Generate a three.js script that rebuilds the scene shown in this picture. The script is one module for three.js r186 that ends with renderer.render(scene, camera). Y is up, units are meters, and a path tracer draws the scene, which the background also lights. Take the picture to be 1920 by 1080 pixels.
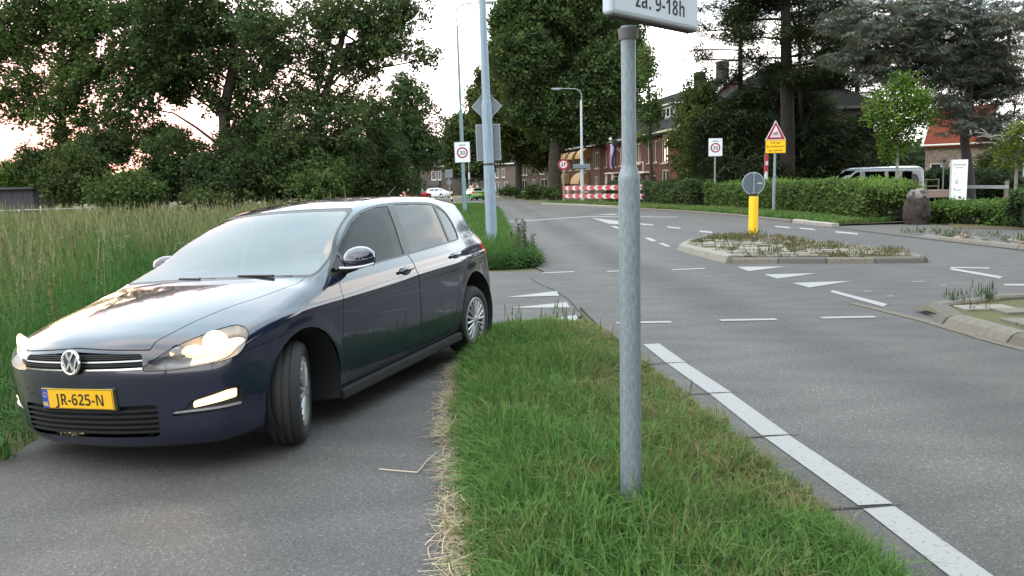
import * as THREE from 'three';
import { mergeGeometries, mergeVertices } from 'three/addons/utils/BufferGeometryUtils.js';
import { RoundedBoxGeometry } from 'three/addons/geometries/RoundedBoxGeometry.js';
import { ImprovedNoise } from 'three/addons/math/ImprovedNoise.js';

// ------------------------------------------------------------------ camera, sky, sun, exposure
const scene = new THREE.Scene();
const EYE = 1.53, FPX = 1492, HORIZON = 348, ROLL = 0.025;
const PITCH = Math.atan((540 - HORIZON) / FPX);
const camera = new THREE.PerspectiveCamera(2 * Math.atan(540 / FPX) * 180 / Math.PI, 16 / 9, 0.05, 1500);
camera.rotation.order = 'YXZ';
camera.position.set(0, EYE, 0);
camera.rotation.set(-PITCH, 0, -ROLL);
scene.add(camera); camera.updateMatrixWorld();
const renderer = new THREE.WebGLRenderer();
renderer.toneMapping = THREE.LinearToneMapping;
renderer.toneMappingExposure = 1.25;
renderer.shadowMap.enabled = true;
renderer.shadowMap.type = THREE.PCFSoftShadowMap;

const noiseGen = new ImprovedNoise();
const nz = (x, y, z = 0) => noiseGen.noise(x, y, z);
function fbm(x, y, z = 0, o = 4) { let s = 0, a = 0.5; for (let i = 0; i < o; i++) { s += a * nz(x, y, z); x *= 2.03; y *= 2.03; z *= 2.03; a *= 0.5; } return s; }
function rng(seed) { let a = seed >>> 0; return () => { a = (a + 0x6D2B79F5) | 0; let t = Math.imul(a ^ (a >>> 15), 1 | a); t = (t + Math.imul(t ^ (t >>> 7), 61 | t)) ^ t; return ((t ^ (t >>> 14)) >>> 0) / 4294967296; }; }
const clamp = (x, a, b) => Math.min(b, Math.max(a, x));
const lerp = (a, b, t) => a + (b - a) * t;
const sstep = (a, b, x) => { const t = clamp((x - a) / (b - a), 0, 1); return t * t * (3 - 2 * t); };

const SUN_AZ = -0.52, SUN_EL = 0.10; // low evening sun ahead to the left, behind the trees
const sunDir = new THREE.Vector3(Math.sin(SUN_AZ) * Math.cos(SUN_EL), Math.sin(SUN_EL), -Math.cos(SUN_AZ) * Math.cos(SUN_EL));
{
  const w = 768, h = 384, d = new Float32Array(w * h * 4);
  for (let j = 0; j < h; j++) for (let i = 0; i < w; i++) {
    const el = ((j + 0.5) / h - 0.5) * Math.PI, az = ((i + 0.5) / w - 0.5) * 2 * Math.PI;
    const x = Math.cos(el) * Math.cos(az), y = Math.sin(el), z = Math.cos(el) * Math.sin(az);
    const yy = Math.max(y, 0);
    const c = x * sunDir.x + y * sunDir.y + z * sunDir.z;
    const glow = Math.pow(Math.max(c, 0), 11), low = Math.exp(-yy * 3.2);
    // clear air: pale near the horizon, light blue above
    let r = lerp(1.75, 2.95, low), g = lerp(2.3, 2.85, low), b = lerp(2.6, 2.75, low);
    // thin veil of cloud, projected on a plane overhead
    const k = 1 / (yy + 0.12), q = fbm(x * k * 0.9 + 3.1, z * k * 0.9, 1.7, 5);
    const cl = sstep(-0.08, 0.24, q) * 0.95;
    r = lerp(r, 3.7, cl); g = lerp(g, 3.45, cl); b = lerp(b, 3.25, cl);
    g -= glow * 1.75 * low; b -= glow * 1.95 * low;
    const o = (j * w + i) * 4; d[o] = r; d[o + 1] = g; d[o + 2] = b; d[o + 3] = 1;
  }
  const t = new THREE.DataTexture(d, w, h, THREE.RGBAFormat, THREE.FloatType);
  t.mapping = THREE.EquirectangularReflectionMapping; t.magFilter = THREE.LinearFilter; t.minFilter = THREE.LinearFilter; t.needsUpdate = true;
  scene.background = t; scene.environment = t;
}
const sun = new THREE.DirectionalLight(new THREE.Color().setRGB(1, 0.72, 0.46), 0.8);
sun.position.copy(sunDir).multiplyScalar(140).add(new THREE.Vector3(0, 0, -30));
sun.target.position.set(0, 0, -30);
sun.castShadow = true; sun.shadow.radius = 22; sun.shadow.mapSize.set(4096, 4096);
Object.assign(sun.shadow.camera, { left: -90, right: 90, top: 60, bottom: -60, near: 1, far: 320 });
scene.add(sun, sun.target);

// ------------------------------------------------------------------ helpers
const V = (x, y, z) => new THREE.Vector3(x, y, z);
const used = {};
function numbered(n) { const k = used[n] = (used[n] ?? -1) + 1; return k ? `${n}_${String(k).padStart(3, '0')}` : n; }
function shade(o) { o.traverse(c => { if (c.isMesh) { c.castShadow = true; c.receiveShadow = true; } }); return o; }
function tag(o, label, category, group, kind) {
  if (label) o.userData.label = label; if (category) o.userData.category = category;
  if (group) o.userData.group = group; if (kind) o.userData.kind = kind; return o;
}
function thing(name, label, category, pos = [0, 0, 0], turn = 0, group) {
  const o = new THREE.Group(); o.name = numbered(name); o.position.set(...pos); o.rotation.y = turn; scene.add(o);
  return tag(o, label, category, group);
}
function part(parent, name, geo, mat) {
  const m = new THREE.Mesh(Array.isArray(geo) ? merge(geo) : geo, mat); m.name = parent === scene ? numbered(name) : name;
  m.castShadow = m.receiveShadow = true; parent.add(m); return m;
}
function struct(name, geo, mat) { const m = part(scene, name, geo, mat); m.userData.kind = 'structure'; return m; }
function copyOf(root, label, pos, turn) { const r = root.clone(); r.name = numbered(root.name.replace(/_\d{3}$/, '')); scene.add(r); r.userData = { ...root.userData, label }; if (pos) r.position.set(...pos); if (turn !== undefined) r.rotation.y = turn; return r; }
function clean(g) { const o = new THREE.BufferGeometry(), n = g.index ? g.toNonIndexed() : g; o.setAttribute('position', n.attributes.position); if (!n.attributes.normal) n.computeVertexNormals(); o.setAttribute('normal', n.attributes.normal); const c = n.attributes.position.count; o.setAttribute('uv', n.attributes.uv ?? new THREE.BufferAttribute(new Float32Array(c * 2), 2)); return o; }
function merge(list) { return list.length === 1 ? list[0] : mergeGeometries(list.map(clean)); }
function box(w, h, d, x = 0, y = 0, z = 0, ry = 0) { const g = new THREE.BoxGeometry(w, h, d); if (ry) g.rotateY(ry); return g.translate(x, y, z); }
function rbox(w, h, d, r, x = 0, y = 0, z = 0, seg = 2) { return new RoundedBoxGeometry(w, h, d, seg, r).translate(x, y, z); }
function cyl(r0, r1, h, x = 0, y = 0, z = 0, n = 20) { return new THREE.CylinderGeometry(r1, r0, h, n).translate(x, y + h / 2, z); } // r0 below, r1 above, base at y
function between(a, b, r0, r1, n = 8) { const d = b.clone().sub(a), g = new THREE.CylinderGeometry(r1, r0, d.length(), n, 1); g.applyQuaternion(new THREE.Quaternion().setFromUnitVectors(V(0, 1, 0), d.clone().normalize())); const m = a.clone().add(b).multiplyScalar(0.5); return g.translate(m.x, m.y, m.z); }
function tube(pts, r, n = 8, seg) { return new THREE.TubeGeometry(new THREE.CatmullRomCurve3(pts), seg ?? pts.length * 6, r, n); }
function poly(pts) { const s = new THREE.Shape(); pts.forEach(([x, y], i) => i ? s.lineTo(x, y) : s.moveTo(x, y)); return s; }
function extrude(shape, depth, bevel = 0) { return new THREE.ExtrudeGeometry(shape, { depth, bevelEnabled: bevel > 0, bevelSize: bevel, bevelThickness: bevel, bevelSegments: 2, curveSegments: 16 }); }
// flat sheet from an (x, z) outline at height y, uv in metres
function sheet(pts, y) { const g = new THREE.ShapeGeometry(poly(pts.map(([x, z]) => [x, -z]))); g.rotateX(-Math.PI / 2).translate(0, y, 0); return uvXZ(g); }
function uvXZ(g) { const p = g.attributes.position, u = new Float32Array(p.count * 2); for (let i = 0; i < p.count; i++) { u[2 * i] = p.getX(i); u[2 * i + 1] = p.getZ(i); } g.setAttribute('uv', new THREE.BufferAttribute(u, 2)); return g; }
// where a picture point lies: on level ground of height h, or at a distance along the view
function ground(u, v, h = 0) { const r = V((u / 1920) * 2 - 1, 1 - (v / 1080) * 2, 0.5).unproject(camera).sub(camera.position); return camera.position.clone().addScaledVector(r, (h - EYE) / r.y); }
function at(u, v, d) { const r = V((u / 1920) * 2 - 1, 1 - (v / 1080) * 2, 0.5).unproject(camera).sub(camera.position); return camera.position.clone().addScaledVector(r, -d / r.z); }
function along(line, t) { for (let i = 1; i < line.length; i++) { const a = line[i - 1], b = line[i]; if (t >= Math.min(a[1], b[1]) && t <= Math.max(a[1], b[1])) return lerp(a[0], b[0], (t - a[1]) / (b[1] - a[1])); } return t > line[0][1] ? line[0][0] : line.at(-1)[0]; } // x of a line at z

// ------------------------------------------------------------------ materials
const rgb = (r, g, b) => new THREE.Color().setRGB(r, g, b);
function mat(r, g, b, rough = 0.7, metal = 0, extra = {}) { return new THREE.MeshStandardMaterial({ color: rgb(r, g, b), roughness: rough, metalness: metal, ...extra }); }
function dataTex(n, f, srgb = true, rep = 1) {
  const d = new Uint8Array(n * n * 4);
  for (let j = 0; j < n; j++) for (let i = 0; i < n; i++) { const c = f(i, j, n), o = (j * n + i) * 4; for (let k = 0; k < 3; k++) d[o + k] = clamp(Math.round((Array.isArray(c) ? c[k] : c) * 255), 0, 255); d[o + 3] = 255; }
  const t = new THREE.DataTexture(d, n, n); t.wrapS = t.wrapT = THREE.RepeatWrapping; t.magFilter = THREE.LinearFilter; t.minFilter = THREE.LinearMipmapLinearFilter; t.generateMipmaps = true;
  if (srgb) t.colorSpace = THREE.SRGBColorSpace; t.repeat.set(rep, rep); t.needsUpdate = true; return t;
}
function canvasTex(w, h, draw) { const c = document.createElement('canvas'); c.width = w; c.height = h; draw(c.getContext('2d'), w, h); const t = new THREE.CanvasTexture(c); t.colorSpace = THREE.SRGBColorSpace; t.anisotropy = 8; return t; }
const toS = x => x <= 0.0031308 ? 12.92 * x : 1.055 * Math.pow(x, 1 / 2.4) - 0.055;

// asphalt: pale and dark stones in a grey binder
function asphaltMaps(seed, base, tint, spread) {
  const R = rng(seed), n = 1024, v = new Float32Array(n * n);
  for (let i = 0; i < n * n; i++) v[i] = base * (0.85 + 0.3 * R());
  const stones = 52000;
  for (let k = 0; k < stones; k++) {
    const x = R() * n, y = R() * n, r = 1.0 + R() * 2.6, t = R(), a = base * (t < 0.11 ? 1.5 + R() * spread * 0.8 : t < 0.5 ? 0.66 : 0.88 + 0.4 * R());
    for (let j = -Math.ceil(r); j <= r; j++) for (let i = -Math.ceil(r); i <= r; i++) if (i * i + j * j <= r * r) v[((y + j + n) % n | 0) * n + ((x + i + n) % n | 0)] = a;
  }
  const big = (i, j) => 1 + 0.14 * Math.sin(i / n * Math.PI * 2 + Math.cos(j / n * Math.PI * 2) * 2) * Math.cos(j / n * Math.PI * 4);
  return { map: dataTex(n, (i, j) => { const a = v[j * n + i] * big(i, j); return [toS(a * tint[0]), toS(a * tint[1]), toS(a * tint[2])]; }, true, 1 / 1.6), bump: dataTex(n, (i, j) => clamp(v[j * n + i] / base / 2.6, 0, 1), false, 1 / 1.6) };
}
const aRoad = asphaltMaps(11, 0.061, [1.06, 0.985, 0.955], 1.1), aPath = asphaltMaps(12, 0.062, [1.05, 0.985, 0.97], 0.9);
const asphalt = new THREE.MeshStandardMaterial({ map: aRoad.map, bumpMap: aRoad.bump, bumpScale: 0.003, roughness: 0.86, vertexColors: true });
const pathMat = new THREE.MeshStandardMaterial({ map: aPath.map, bumpMap: aPath.bump, bumpScale: 0.0025, roughness: 0.84, vertexColors: true });
const soilTex = dataTex(512, (i, j, n) => { const a = 0.5 + 0.5 * nz(i / 9, j / 9, 2) + 0.35 * nz(i / 3, j / 3, 5); return [0.22 + 0.16 * a, 0.22 + 0.15 * a, 0.12 + 0.09 * a]; }, true, 1 / 2);
const soil = new THREE.MeshStandardMaterial({ map: soilTex, roughness: 1 });
const concTex = dataTex(512, (i, j, n) => { const a = nz(i / 40, j / 40, 1) * 0.5 + nz(i / 6, j / 6, 3) * 0.3 + nz(i / 2, j / 2, 7) * 0.25; return [0.60 + 0.13 * a, 0.59 + 0.13 * a, 0.56 + 0.13 * a]; }, true, 1);
const concrete = new THREE.MeshStandardMaterial({ map: concTex, color: rgb(0.62, 0.6, 0.57), roughness: 0.93, bumpMap: concTex, bumpScale: 0.004 });
const concrete2 = new THREE.MeshStandardMaterial({ map: concTex, color: rgb(0.42, 0.39, 0.36), roughness: 0.95, bumpMap: concTex, bumpScale: 0.004 });
const wornTex = dataTex(512, (i, j) => { const a = fbm(i / 18, j / 18, 4, 4), s = nz(i / 2.1, j / 2.1, 9); const w = a + s * 0.45 > 0.34 ? 0.62 : 0.93; return [w, w, w * 0.99]; }, true, 1 / 0.8);
const paintWhite = new THREE.MeshStandardMaterial({ map: wornTex, color: rgb(0.29, 0.29, 0.295), roughness: 0.75 });
const paintFar = new THREE.MeshStandardMaterial({ color: rgb(0.26, 0.26, 0.27), roughness: 0.75 });
const galvTex = dataTex(512, (i, j) => { const a = fbm(i / 22, j / 48, 3, 4) * 0.8 + 0.4 * nz(i / 5, j / 9, 8); return [0.58 + 0.2 * a, 0.625 + 0.18 * a, 0.645 + 0.17 * a]; }, true, 1);
const galvLong = galvTex.clone(); galvLong.repeat.set(1, 2.6); galvLong.needsUpdate = true;
const galv = new THREE.MeshStandardMaterial({ map: galvLong, color: rgb(0.62, 0.64, 0.66), roughness: 0.52, metalness: 0.25 });
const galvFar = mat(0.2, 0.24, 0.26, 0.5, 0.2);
const blueGrey = new THREE.MeshStandardMaterial({ map: galvTex, color: rgb(0.70, 0.78, 0.90), roughness: 0.5, metalness: 0.05 });
const blackPlastic = mat(0.012, 0.012, 0.013, 0.6), rubber = mat(0.018, 0.018, 0.019, 0.82), darkVoid = mat(0.006, 0.006, 0.007, 0.9);
const chrome = mat(0.75, 0.76, 0.78, 0.18, 1), silver = mat(0.42, 0.43, 0.45, 0.34, 0.6);
const signWhite = mat(0.5, 0.51, 0.53, 0.45), signGrey = mat(0.16, 0.19, 0.22, 0.5, 0.2);
// ------------------------------------------------------------------ cars: a smooth skin meshed from a field, then cut along the lines of doors, glass and lamps
function smoothPts(pts, per = 8, closed = true) { const c = new THREE.CatmullRomCurve3(pts.map(([a, b]) => V(a, b, 0)), closed, 'centripetal'); return c.getPoints(pts.length * per).map(p => [p.x, p.y]); }
function polySDF(pts) { // signed distance to a closed polygon, negative inside
  const n = pts.length;
  return (x, y) => { let d = 1e9, c = false; for (let i = 0, j = n - 1; i < n; j = i++) { const [ax, ay] = pts[i], [bx, by] = pts[j], ex = bx - ax, ey = by - ay, wx = x - ax, wy = y - ay, t = clamp((wx * ex + wy * ey) / (ex * ex + ey * ey + 1e-12), 0, 1), qx = wx - ex * t, qy = wy - ey * t; d = Math.min(d, qx * qx + qy * qy); if ((ay > y) !== (by > y) && x < (bx - ax) * (y - ay) / (by - ay) + ax) c = !c; } return (c ? -1 : 1) * Math.sqrt(d); };
}
function lineDist(pts) { return (x, y) => { let d = 1e9; for (let i = 1; i < pts.length; i++) { const [ax, ay] = pts[i - 1], [bx, by] = pts[i], ex = bx - ax, ey = by - ay, t = clamp(((x - ax) * ex + (y - ay) * ey) / (ex * ex + ey * ey), 0, 1), qx = x - ax - ex * t, qy = y - ay - ey * t; d = Math.min(d, qx * qx + qy * qy); } return Math.sqrt(d); }; }
function table(rows) { return x => { if (x <= rows[0][0]) return rows[0][1]; for (let i = 1; i < rows.length; i++) if (x <= rows[i][0]) return lerp(rows[i - 1][1], rows[i][1], (x - rows[i - 1][0]) / (rows[i][0] - rows[i - 1][0])); return rows.at(-1)[1]; }; }
function smoothTable(rows, blur) { const f = table(rows); return x => (f(x - blur) + f(x + blur) + 2 * f(x) + f(x - blur / 2) + f(x + blur / 2)) / 6; }
const smax = (a, b, k) => { const h = Math.max(k - Math.abs(a - b), 0) / k; return Math.max(a, b) + h * h * k * 0.25; };

function skinMesh(F, lo, hi, h) { // surface nets, then each vertex moved onto the surface
  const n = [0, 1, 2].map(k => Math.ceil((hi[k] - lo[k]) / h) + 1), [nx, ny, nzz] = n, g = new Float32Array(nx * ny * nzz);
  const id = (i, j, k) => (k * ny + j) * nx + i;
  for (let k = 0; k < nzz; k++) for (let j = 0; j < ny; j++) for (let i = 0; i < nx; i++) g[id(i, j, k)] = F(lo[0] + i * h, lo[1] + j * h, lo[2] + k * h);
  const cell = new Int32Array(nx * ny * nzz).fill(-1), P = [], idx = [];
  for (let k = 0; k < nzz - 1; k++) for (let j = 0; j < ny - 1; j++) for (let i = 0; i < nx - 1; i++) {
    let m = 0; const v = []; for (let q = 0; q < 8; q++) { const a = g[id(i + (q & 1), j + ((q >> 1) & 1), k + (q >> 2))]; v.push(a); if (a < 0) m |= 1 << q; }
    if (m === 0 || m === 255) continue;
    let sx = 0, sy = 0, sz = 0, c = 0;
    for (let q = 0; q < 8; q++) for (const b of [1, 2, 4]) { const r = q | b; if (r === q || ((m >> q) & 1) === ((m >> r) & 1)) continue; const t = v[q] / (v[q] - v[r]); sx += (q & 1) + (b === 1 ? t : 0); sy += ((q >> 1) & 1) + (b === 2 ? t : 0); sz += (q >> 2) + (b === 4 ? t : 0); c++; }
    cell[id(i, j, k)] = P.length / 3; P.push(lo[0] + (i + sx / c) * h, lo[1] + (j + sy / c) * h, lo[2] + (k + sz / c) * h);
  }
  const quad = (a, b, c, d, f) => { if (a < 0 || b < 0 || c < 0 || d < 0) return; f ? idx.push(a, b, c, a, c, d) : idx.push(a, c, b, a, d, c); };
  for (let k = 1; k < nzz - 1; k++) for (let j = 1; j < ny - 1; j++) for (let i = 1; i < nx - 1; i++) {
    const s = g[id(i, j, k)] < 0;
    if (s !== g[id(i + 1, j, k)] < 0) quad(cell[id(i, j - 1, k - 1)], cell[id(i, j, k - 1)], cell[id(i, j, k)], cell[id(i, j - 1, k)], s);
    if (s !== g[id(i, j + 1, k)] < 0) quad(cell[id(i - 1, j, k - 1)], cell[id(i - 1, j, k)], cell[id(i, j, k)], cell[id(i, j, k - 1)], s);
    if (s !== g[id(i, j, k + 1)] < 0) quad(cell[id(i - 1, j - 1, k)], cell[id(i, j - 1, k)], cell[id(i, j, k)], cell[id(i - 1, j, k)], s);
  }
  const N = new Float32Array(P.length), e = 0.012;
  for (let q = 0; q < P.length; q += 3) for (let it = 0; it < 3; it++) {
    const x = P[q], y = P[q + 1], z = P[q + 2];
    let gx = (F(x + e, y, z) - F(x - e, y, z)) / (2 * e), gy = (F(x, y + e, z) - F(x, y - e, z)) / (2 * e), gz = (F(x, y, z + e) - F(x, y, z - e)) / (2 * e);
    const l2 = Math.max(gx * gx + gy * gy + gz * gz, 0.05), l = Math.sqrt(l2);
    if (it < 2) { const f = clamp(F(x, y, z), -h, h) / l2; P[q] -= gx * f; P[q + 1] -= gy * f; P[q + 2] -= gz * f; } else { N[q] = gx / l; N[q + 1] = gy / l; N[q + 2] = gz / l; }
  }
  return { p: P, n: Array.from(N), i: idx };
}
function cut(m, f) { // [the side where f < 0, the side where f >= 0], split exactly along f = 0
  const nv = m.p.length / 3, val = new Float32Array(nv);
  for (let q = 0; q < nv; q++) { const v = f(m.p[3 * q], m.p[3 * q + 1], m.p[3 * q + 2], m.n[3 * q], m.n[3 * q + 1], m.n[3 * q + 2]); val[q] = Math.abs(v) < 1e-6 ? 1e-6 : v; }
  const make = () => ({ p: [], n: [], i: [], map: new Map() }), A = make(), B = make();
  const vert = (o, q) => { let r = o.map.get(q); if (r === undefined) { r = o.p.length / 3; o.map.set(q, r); for (let k = 0; k < 3; k++) { o.p.push(m.p[3 * q + k]); o.n.push(m.n[3 * q + k]); } } return r; };
  const edge = (o, a, b) => { if (a > b) [a, b] = [b, a]; const key = a * 4194304 + b + 1e13; let r = o.map.get(key); if (r === undefined) { const t = val[a] / (val[a] - val[b]); r = o.p.length / 3; o.map.set(key, r); for (let k = 0; k < 3; k++) { o.p.push(lerp(m.p[3 * a + k], m.p[3 * b + k], t)); o.n.push(lerp(m.n[3 * a + k], m.n[3 * b + k], t)); } } return r; };
  for (let t = 0; t < m.i.length; t += 3) {
    const T = [m.i[t], m.i[t + 1], m.i[t + 2]], neg = T.filter(q => val[q] < 0).length;
    if (neg === 3 || neg === 0) { const o = neg ? A : B; o.i.push(vert(o, T[0]), vert(o, T[1]), vert(o, T[2])); continue; }
    const lone = neg === 1; let s = 0; while ((val[T[s]] < 0) !== lone) s++;
    const a = T[s], b = T[(s + 1) % 3], c = T[(s + 2) % 3], O = lone ? A : B, Q = lone ? B : A;
    O.i.push(vert(O, a), edge(O, a, b), edge(O, a, c));
    const e1 = edge(Q, a, b), e2 = edge(Q, a, c), vb = vert(Q, b), vc = vert(Q, c); Q.i.push(e1, vb, vc, e1, vc, e2);
  }
  return [A, B];
}
const band = (m, y0, y1) => cut(cut(m, (x, y) => y - y1)[0], (x, y) => y0 - y)[0]; // the slice between two heights
const joinSkins = (a, b) => ({ p: a.p.concat(b.p), n: a.n.concat(b.n), i: a.i.concat(b.i.map(q => q + a.p.length / 3)) });
function skinGeo(m, inset = 0, turn = null, planar = null) {
  const g = new THREE.BufferGeometry(), p = new Float32Array(m.p); if (inset) for (let q = 0; q < p.length; q++) p[q] -= m.n[q] * inset;
  g.setAttribute('position', new THREE.BufferAttribute(p, 3)); g.setAttribute('normal', new THREE.BufferAttribute(new Float32Array(m.n), 3));
  const u = new Float32Array(p.length / 3 * 2); for (let q = 0; q < p.length / 3; q++) { u[2 * q] = p[3 * q + 2]; u[2 * q + 1] = p[3 * q + 1]; } g.setAttribute('uv', new THREE.BufferAttribute(u, 2));
  g.setIndex(m.i); if (turn) g.applyMatrix4(turn); return g;
}
function shell(m, depth, turn) { // a piece of skin with a lip folded inwards along its cut edge, so that it has thickness
  const g = skinGeo(m, 0), cnt = new Map(); for (let t = 0; t < m.i.length; t += 3) for (let k = 0; k < 3; k++) { const a = m.i[t + k], b = m.i[t + (k + 1) % 3], key = Math.min(a, b) * 4194304 + Math.max(a, b); cnt.has(key) ? cnt.set(key, null) : cnt.set(key, [a, b]); }
  const P = [], N = [], I = []; for (const e of cnt.values()) if (e) { const [a, b] = e, o = P.length / 3; for (const q of [a, b]) for (const d of [0, depth]) for (let k = 0; k < 3; k++) { P.push(m.p[3 * q + k] - m.n[3 * q + k] * d); N.push(m.n[3 * q + k]); } I.push(o, o + 1, o + 3, o, o + 3, o + 2); }
  const r = new THREE.BufferGeometry(); r.setAttribute('position', new THREE.BufferAttribute(new Float32Array(P), 3)); r.setIndex(I); r.computeVertexNormals();
  const out = merge([g, r]); if (turn) out.applyMatrix4(turn); return out;
}
function silhouetteField(pts, h = 0.01) {
  const f = polySDF(pts), xs = pts.map(p => p[0]), ys = pts.map(p => p[1]), x0 = Math.min(...xs) - 0.3, y0 = Math.min(...ys) - 0.3, nx = Math.ceil((Math.max(...xs) + 0.3 - x0) / h) + 1, ny = Math.ceil((Math.max(...ys) + 0.3 - y0) / h) + 1, g = new Float32Array(nx * ny);
  for (let j = 0; j < ny; j++) for (let i = 0; i < nx; i++) g[j * nx + i] = f(x0 + i * h, y0 + j * h);
  return (x, y) => { const u = clamp((x - x0) / h, 0, nx - 1.001), v = clamp((y - y0) / h, 0, ny - 1.001), i = u | 0, j = v | 0, a = u - i, b = v - j, o = j * nx + i; return lerp(lerp(g[o], g[o + 1], a), lerp(g[o + nx], g[o + nx + 1], a), b); };
}
const carPaint = (r, g, b) => new THREE.MeshPhysicalMaterial({ color: rgb(r, g, b), roughness: 0.16, metalness: 0.0, specularIntensity: 0.8, ior: 1.5, clearcoat: 1, clearcoatRoughness: 0.03 });
const paneMat = (r, g, b, ior = 1.6, rough = 0.015) => new THREE.MeshPhysicalMaterial({ color: rgb(r, g, b), roughness: rough, metalness: 0, transmission: 1, thickness: 0, ior });
const windscreenGlass = paneMat(0.3, 0.34, 0.35, 2.33), sideGlass = paneMat(0.16, 0.2, 0.21, 1.5), frontGlass = paneMat(0.22, 0.25, 0.24, 1.28), lensGlass = paneMat(0.93, 0.94, 0.95, 1.45), farGlass = paneMat(0.1, 0.12, 0.13, 1.9);

// hatchback field: z runs forward from the front axle, x to the car's left
function hatchField(sil, Wrows, o) {
  const S = silhouetteField(smoothPts(sil)), W = smoothTable(Wrows, 0.02);
  return (x, y, z) => {
    const s = Math.abs(x);
    const fr = sstep(o.frontFrom, o.frontFrom + 0.8, z), re = sstep(o.rearFrom, o.rearFrom - 0.5, z);
    const up = sstep(0.95, 1.1, y) * (1 - fr);
    const zz = z + 0.20 * Math.pow(s / 0.75, 2.5) * fr + 0.085 * (s / 0.6) ** 2 * up * sstep(-1.5, -1.0, z) - 0.17 * Math.pow(s / 0.75, 2.6) * re;
    const yy = y + 0.045 * (s / 0.6) ** 2 * sstep(1.15, 1.4, y) + 0.065 * (s / 0.75) ** 2.4 * sstep(-0.6, 0.1, z) * sstep(0.6, 0.85, y);
    const crease = -0.010 * sstep(0, 0.02, y - o.crease(z)) + 0.004 * Math.exp(-(((y - o.crease(z)) / 0.03) ** 2));
    const taper = 1 - 0.10 * sstep(0.05, 1.0, z) - 0.10 * sstep(o.rearFrom + 0.35, o.rearFrom - 0.75, z);
    const flare = 0.005 * Math.exp(-(((Math.hypot(z, y - 0.33) - 0.37) / 0.05) ** 2)) + 0.005 * Math.exp(-(((Math.hypot(z - o.rearAxle, y - 0.33) - 0.37) / 0.05) ** 2));
    return smax(S(zz, yy), (s - (W(y) + crease) * taper - flare) * 0.95, 0.075);
  };
}
const GOLF = {
  sil: [[0.70, 0.175], [0.795, 0.20], [0.838, 0.27], [0.852, 0.40], [0.855, 0.52], [0.848, 0.62], [0.825, 0.72], [0.765, 0.785], [0.62, 0.842], [0.40, 0.893], [0.15, 0.935], [-0.10, 0.966], [-0.27, 0.983], [-0.36, 1.022], [-0.52, 1.115], [-0.74, 1.235], [-0.96, 1.342], [-1.10, 1.390], [-1.28, 1.427], [-1.55, 1.450], [-1.85, 1.455], [-2.2, 1.446], [-2.55, 1.424], [-2.85, 1.392], [-3.02, 1.362], [-3.07, 1.335], [-3.12, 1.24], [-3.22, 1.06], [-3.30, 0.98], [-3.345, 0.90], [-3.35, 0.78], [-3.375, 0.66], [-3.40, 0.55], [-3.39, 0.38], [-3.33, 0.27], [-3.2, 0.21], [-2.2, 0.175], [-0.8, 0.165]],
  W: [[0.1, 0.79], [0.18, 0.825], [0.28, 0.86], [0.42, 0.88], [0.6, 0.892], [0.74, 0.897], [0.84, 0.893], [0.90, 0.876], [0.94, 0.852], [0.975, 0.825], [1.05, 0.785], [1.2, 0.715], [1.32, 0.650], [1.40, 0.60], [1.5, 0.52]],
};
function rimAndTyre(parent, pos, side, steer, R, Wd, detail) { // a wheel: tyre with grooves, silver multi-spoke cover
  const w = new THREE.Group(); w.name = 'wheel'; w.position.set(...pos); w.rotation.y = steer + (side > 0 ? 0 : Math.PI); parent.add(w);
  const r0 = 0.205, h = Wd / 2, prof = [[r0, -h + 0.01], [R - 0.065, -h], [R - 0.03, -h + 0.006], [R - 0.010, -h + 0.03], [R - 0.002, -h + 0.05]];
  for (const g of [-0.045, 0, 0.045]) prof.push([R, g - 0.006], [R - 0.009, g - 0.005], [R - 0.009, g + 0.005], [R, g + 0.006]);
  prof.push([R - 0.002, h - 0.05], [R - 0.010, h - 0.03], [R - 0.03, h - 0.006], [R - 0.065, h], [r0 + 0.012, h - 0.008], [r0, h - 0.025]);
  part(w, 'tyre', new THREE.LatheGeometry(prof.map(([a, b]) => new THREE.Vector2(a, b)), detail ? 64 : 24).rotateZ(-Math.PI / 2), rubber);
  const dish = new THREE.LatheGeometry([[0, h - 0.03], [0.05, h - 0.03], [0.17, h - 0.045], [0.205, h - 0.03]].map(([a, b]) => new THREE.Vector2(a, b)), 40).rotateZ(-Math.PI / 2);
  part(w, 'wheel_rim', dish, detail ? mat(0.03, 0.03, 0.032, 0.6, 0.3) : silver);
  if (detail) {
    const sp = [new THREE.LatheGeometry([[0.172, h - 0.022], [0.19, h - 0.010], [0.209, h - 0.006], [0.213, h - 0.014]].map(([a, b]) => new THREE.Vector2(a, b)), 48).rotateZ(-Math.PI / 2), new THREE.LatheGeometry([[0.0, h - 0.002], [0.03, h - 0.003], [0.055, h - 0.010], [0.062, h - 0.028]].map(([a, b]) => new THREE.Vector2(a, b)), 32).rotateZ(-Math.PI / 2)];
    for (let k = 0; k < 9; k++) for (const d of [-0.09, 0.09]) { const a = k / 9 * Math.PI * 2 + d, b = k / 9 * Math.PI * 2 + d * 1.9; part(w, 'spoke', between(V(h - 0.012, Math.cos(a) * 0.05, Math.sin(a) * 0.05), V(h - 0.016, Math.cos(b) * 0.182, Math.sin(b) * 0.182), 0.0095, 0.013, 8), silver); }
    part(w, 'cover_rim', sp[0], silver); part(w, 'hub_cap', sp[1], silver);
  }
  return w;
}
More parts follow.
